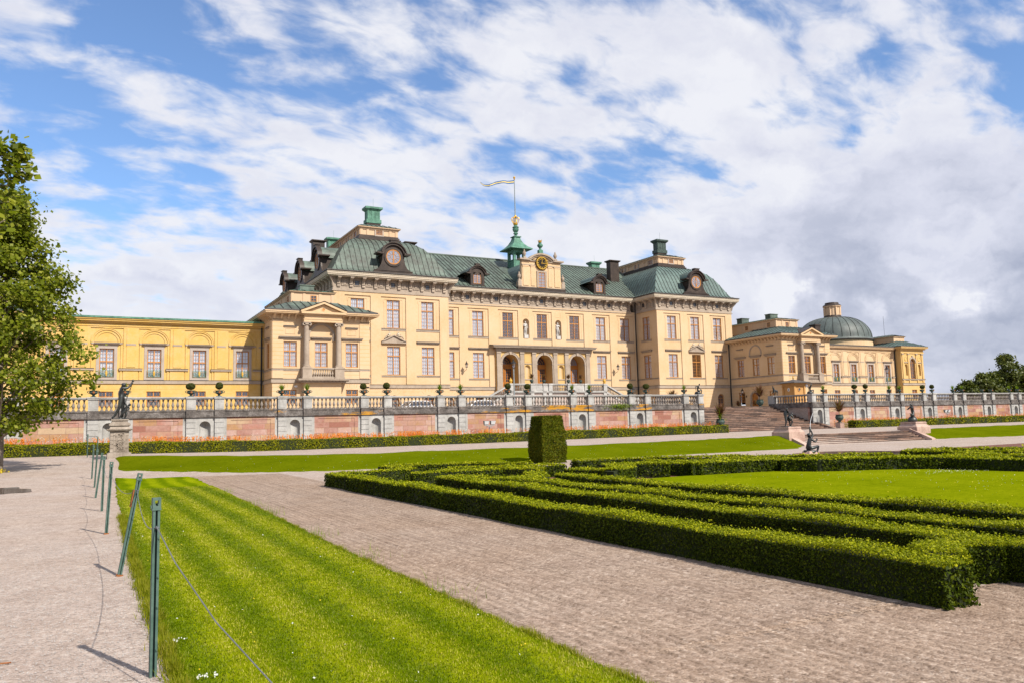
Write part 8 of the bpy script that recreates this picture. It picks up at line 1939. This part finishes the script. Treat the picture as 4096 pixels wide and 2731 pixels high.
# ---------------------------------------------------------------- floodlights
for x, lb in ((-27.95, 'pair of square floodlights on a pole before the sandstone wall near the yew'), (25.5, 'pair of square floodlights on a pole before the wall towards the distant trees')):
    z = zt1(x, 50.7); t = thing('floodlight', lb, 'floodlight', (x, 50.7, z)); b = MB(); b.tube([(0, 0, 0), (0, 0, 1.15)], .03, 8); b.box(-.40, .40, -.03, .03, 1.15, 1.20); b.box(-.2, .2, -.12, .06, 1.05, 1.1); local('pole', b.mesh('pole', [M['steel_grey']]), t)
    for s in (-1, 1):
        b = MB(); b.frustum((s * .26 - .16, s * .26 + .16, -.02, .08), (s * .26 - .20, s * .26 + .20, -.14, .10), 1.22, 1.5); h_ = local('lamp_housing', b.mesh('lamp_housing', [M['steel_grey']]), t)
        b = MB(); b.face([(s * .26 - .15, -.055, 1.25), (s * .26 + .15, -.055, 1.25), (s * .26 + .18, -.148, 1.48), (s * .26 - .18, -.148, 1.48)]); local('lamp_glass', b.mesh('lamp_glass', [M['lamp_white']]), h_)
# plant growing from the wall moulding
r = np.random.default_rng(12); n = 500; P = np.stack([-15.6 + r.normal(0, .62, n), YB - .12 - np.abs(r.normal(0, .07, n)), 2.98 + r.normal(0, .09, n) - .25 * (r.random(n) < .18)], 1)
tag(link('wall_plant', leaves_obj('wall_plant', P, np.tile([0, -.6, .5], (n, 1)), np.full(n, .10), M['spike_leaf'], r)), 'green weed growing out of the moulding of the terrace wall', 'plant')

# ---------------------------------------------------------------- grass blades, weeds, stones in the foreground
def blades(name, X, Y, Hh, seed, m='blade', w=.004, lean=.45, dz=.03):
    r = np.random.default_rng(seed); n = len(X); a = r.uniform(0, 2 * math.pi, n); l = r.normal(0, lean, n) * Hh; z = zt(X, Y) + dz
    ca, sa = np.cos(a), np.sin(a); ww = w * r.uniform(.7, 1.4, n)
    p0 = np.stack([X - sa * ww / 2, Y + ca * ww / 2, z], 1); p1 = np.stack([X + sa * ww / 2, Y - ca * ww / 2, z], 1); t = np.stack([X + ca * l, Y + sa * l, z + Hh], 1)
    V = np.stack([p0, p1, t], 1).reshape(-1, 3); o = setting(name, fast_mesh(name, V, np.arange(3 * n).reshape(n, 3), M[m])); o['kind'] = 'stuff'; return o
r = np.random.default_rng(21)
def lawn_pts(n, y0, y1, pw):
    y = y0 + (y1 - y0) * r.random(n) ** pw; a = np.array([lawn_l(v) for v in y]); b_ = np.array([lawn_r(v) for v in y]); return a + (b_ - a) * r.random(n), y
n = 250000; Y = 2.0 * np.exp(r.random(n) * math.log(13.0)); a = np.interp(Y, np.linspace(2, 26, 97), [lawn_l(v) for v in np.linspace(2, 26, 97)]); b_ = np.interp(Y, np.linspace(2, 26, 97), [lawn_r(v) for v in np.linspace(2, 26, 97)]); X = a + (b_ - a) * r.random(n)
o = blades('grass_blades', X, Y, r.uniform(.008, .022, n), 1, m='lawn_blade', w=.0020 + .0009 * Y, dz=.034)
# ragged taller edges
def edge(fn, y0, y1, n, sx, hmax, seed, side):
    y = y0 + (y1 - y0) * r.random(n) ** 1.4; cl = .5 + .5 * np.sin(y * 3.1) * np.sin(y * 7.7 + 1); x = np.array([fn(v) for v in y]) + side * np.abs(r.normal(0, sx, n)) - side * .03; h_ = r.uniform(.03, hmax, n) * (.45 + .75 * cl); blades('edge_grass', x, y, h_, seed, w=.007, lean=.6, dz=.0)
edge(lawn_l, 2.2, 18, 26000, .05, .13, 3, -1); edge(lawn_r, 3.5, 20, 20000, .035, .08, 4, 1)
# long weeds at the path edge
for (x, y, n, h_) in ((-50.52, 9.9, 40, .20), (-50.45, 12.4, 60, .2), (-50.6, 7.3, 60, .16), (-50.35, 18.3, 60, .22), (-50.4, 16.2, 60, .22), (-50.25, 22.5, 60, .25)):
    X = x + r.normal(0, .13, n); Y = y + r.normal(0, .28, n); blades('weeds', X, Y, r.uniform(.3, 1, n) * h_, int(y * 10), m='spike_leaf', w=.007, lean=.6, dz=0)
# clover and daisies
def dots(name, X, Y, m, s, seed, dz=.05):
    q = np.random.default_rng(seed); n = len(X); P = np.stack([X, Y, zt(X, Y) + dz + q.uniform(0, .015, n)], 1); o = setting(name, leaves_obj(name, P, np.tile([0, -.3, 1.0], (n, 1)), np.full(n, s), M[m], q, aspect=1.1)); o['kind'] = 'stuff'
X, Y = lawn_pts(190, 3.0, 30, 1.2); dots('dandelions', X, Y, 'flower_yellow', .014, 3); X, Y = lawn_pts(70, 3.0, 16, 1.3); dots('daisies', X, Y, 'flower_white', .016, 4)
X = np.concatenate([-53.07 + r.normal(0, .025, 16), -53.0 + r.normal(0, .03, 18)]); Y = np.concatenate([6.72 + r.normal(0, .03, 16), 5.62 + r.normal(0, .03, 18)]); dots('white_yarrow', X, Y, 'flower_white', .017, 5, .06)
X = np.concatenate([r.uniform(-38, -29, 300), -32.3 + r.normal(0, .8, 260)]); Y = np.concatenate([r.uniform(9, 17, 300), 13.6 + r.normal(0, .35, 260)]); k = (X < np.array([pr(v) for v in Y])); dots('clover_flowers', X[k], Y[k], 'flower_white', .018, 6, .06)
X = r.uniform(-42, -30, 260); Y = r.uniform(6, 17, 260); k = (X < np.array([pr(v) for v in Y])); dots('dandelions', X[k], Y[k], 'flower_yellow', .020, 7, .06)
X = r.uniform(-52, -18, 500); Y = r.uniform(30.5, 37, 500); dots('daisies', X, Y, 'flower_white', .020, 8, .07)
# loose stones on the near gravel
def pebbles(name, X, Y, s, seed):
    q = np.random.default_rng(seed); n = len(X); z = zt(X, Y) + .004; a = q.uniform(0, 6.28, n); s = s * q.uniform(.6, 1.5, n); V = []
    for k, (dx, dy, dz) in enumerate(((1, 0, 0), (0, .8, 0), (-1, 0, 0), (0, -.8, 0), (.1, .1, .75))):
        V.append(np.stack([X + s * (dx * np.cos(a) - dy * np.sin(a)), Y + s * (dx * np.sin(a) + dy * np.cos(a)), z + s * dz], 1))
    V = np.stack(V, 1).reshape(-1, 3); base = 5 * np.arange(n)[:, None]; F = np.concatenate([base + np.array(f) for f in ((0, 1, 4), (1, 2, 4), (2, 3, 4), (3, 0, 4))])
    o = setting(name, fast_mesh(name, V, F, M['pebble'])); o['kind'] = 'stuff'
n = 26000; Y = 3.4 + 11 * r.random(n) ** 1.5; X = np.array([lawn_l(v) for v in Y]) - .03 - 3.2 * r.random(n) ** 1.1; pebbles('loose_gravel', X, Y, .0062, 1)
n = 32000; Y = 2.4 + 13 * r.random(n) ** 1.4; X = -50.62 + 3.2 * r.random(n); k = (X < -47.5) | (Y < 3.8); pebbles('loose_gravel', X[k], Y[k], .0065, 2)
b = MB(); b.tube([(-54.42, 6.92, .012), (-54.3, 6.96, .016), (-54.15, 6.95, .012)], .006, 6); lone('fallen_twig', b, M['rust'], 'reddish fallen twig lying on the gravel path', 'twig')
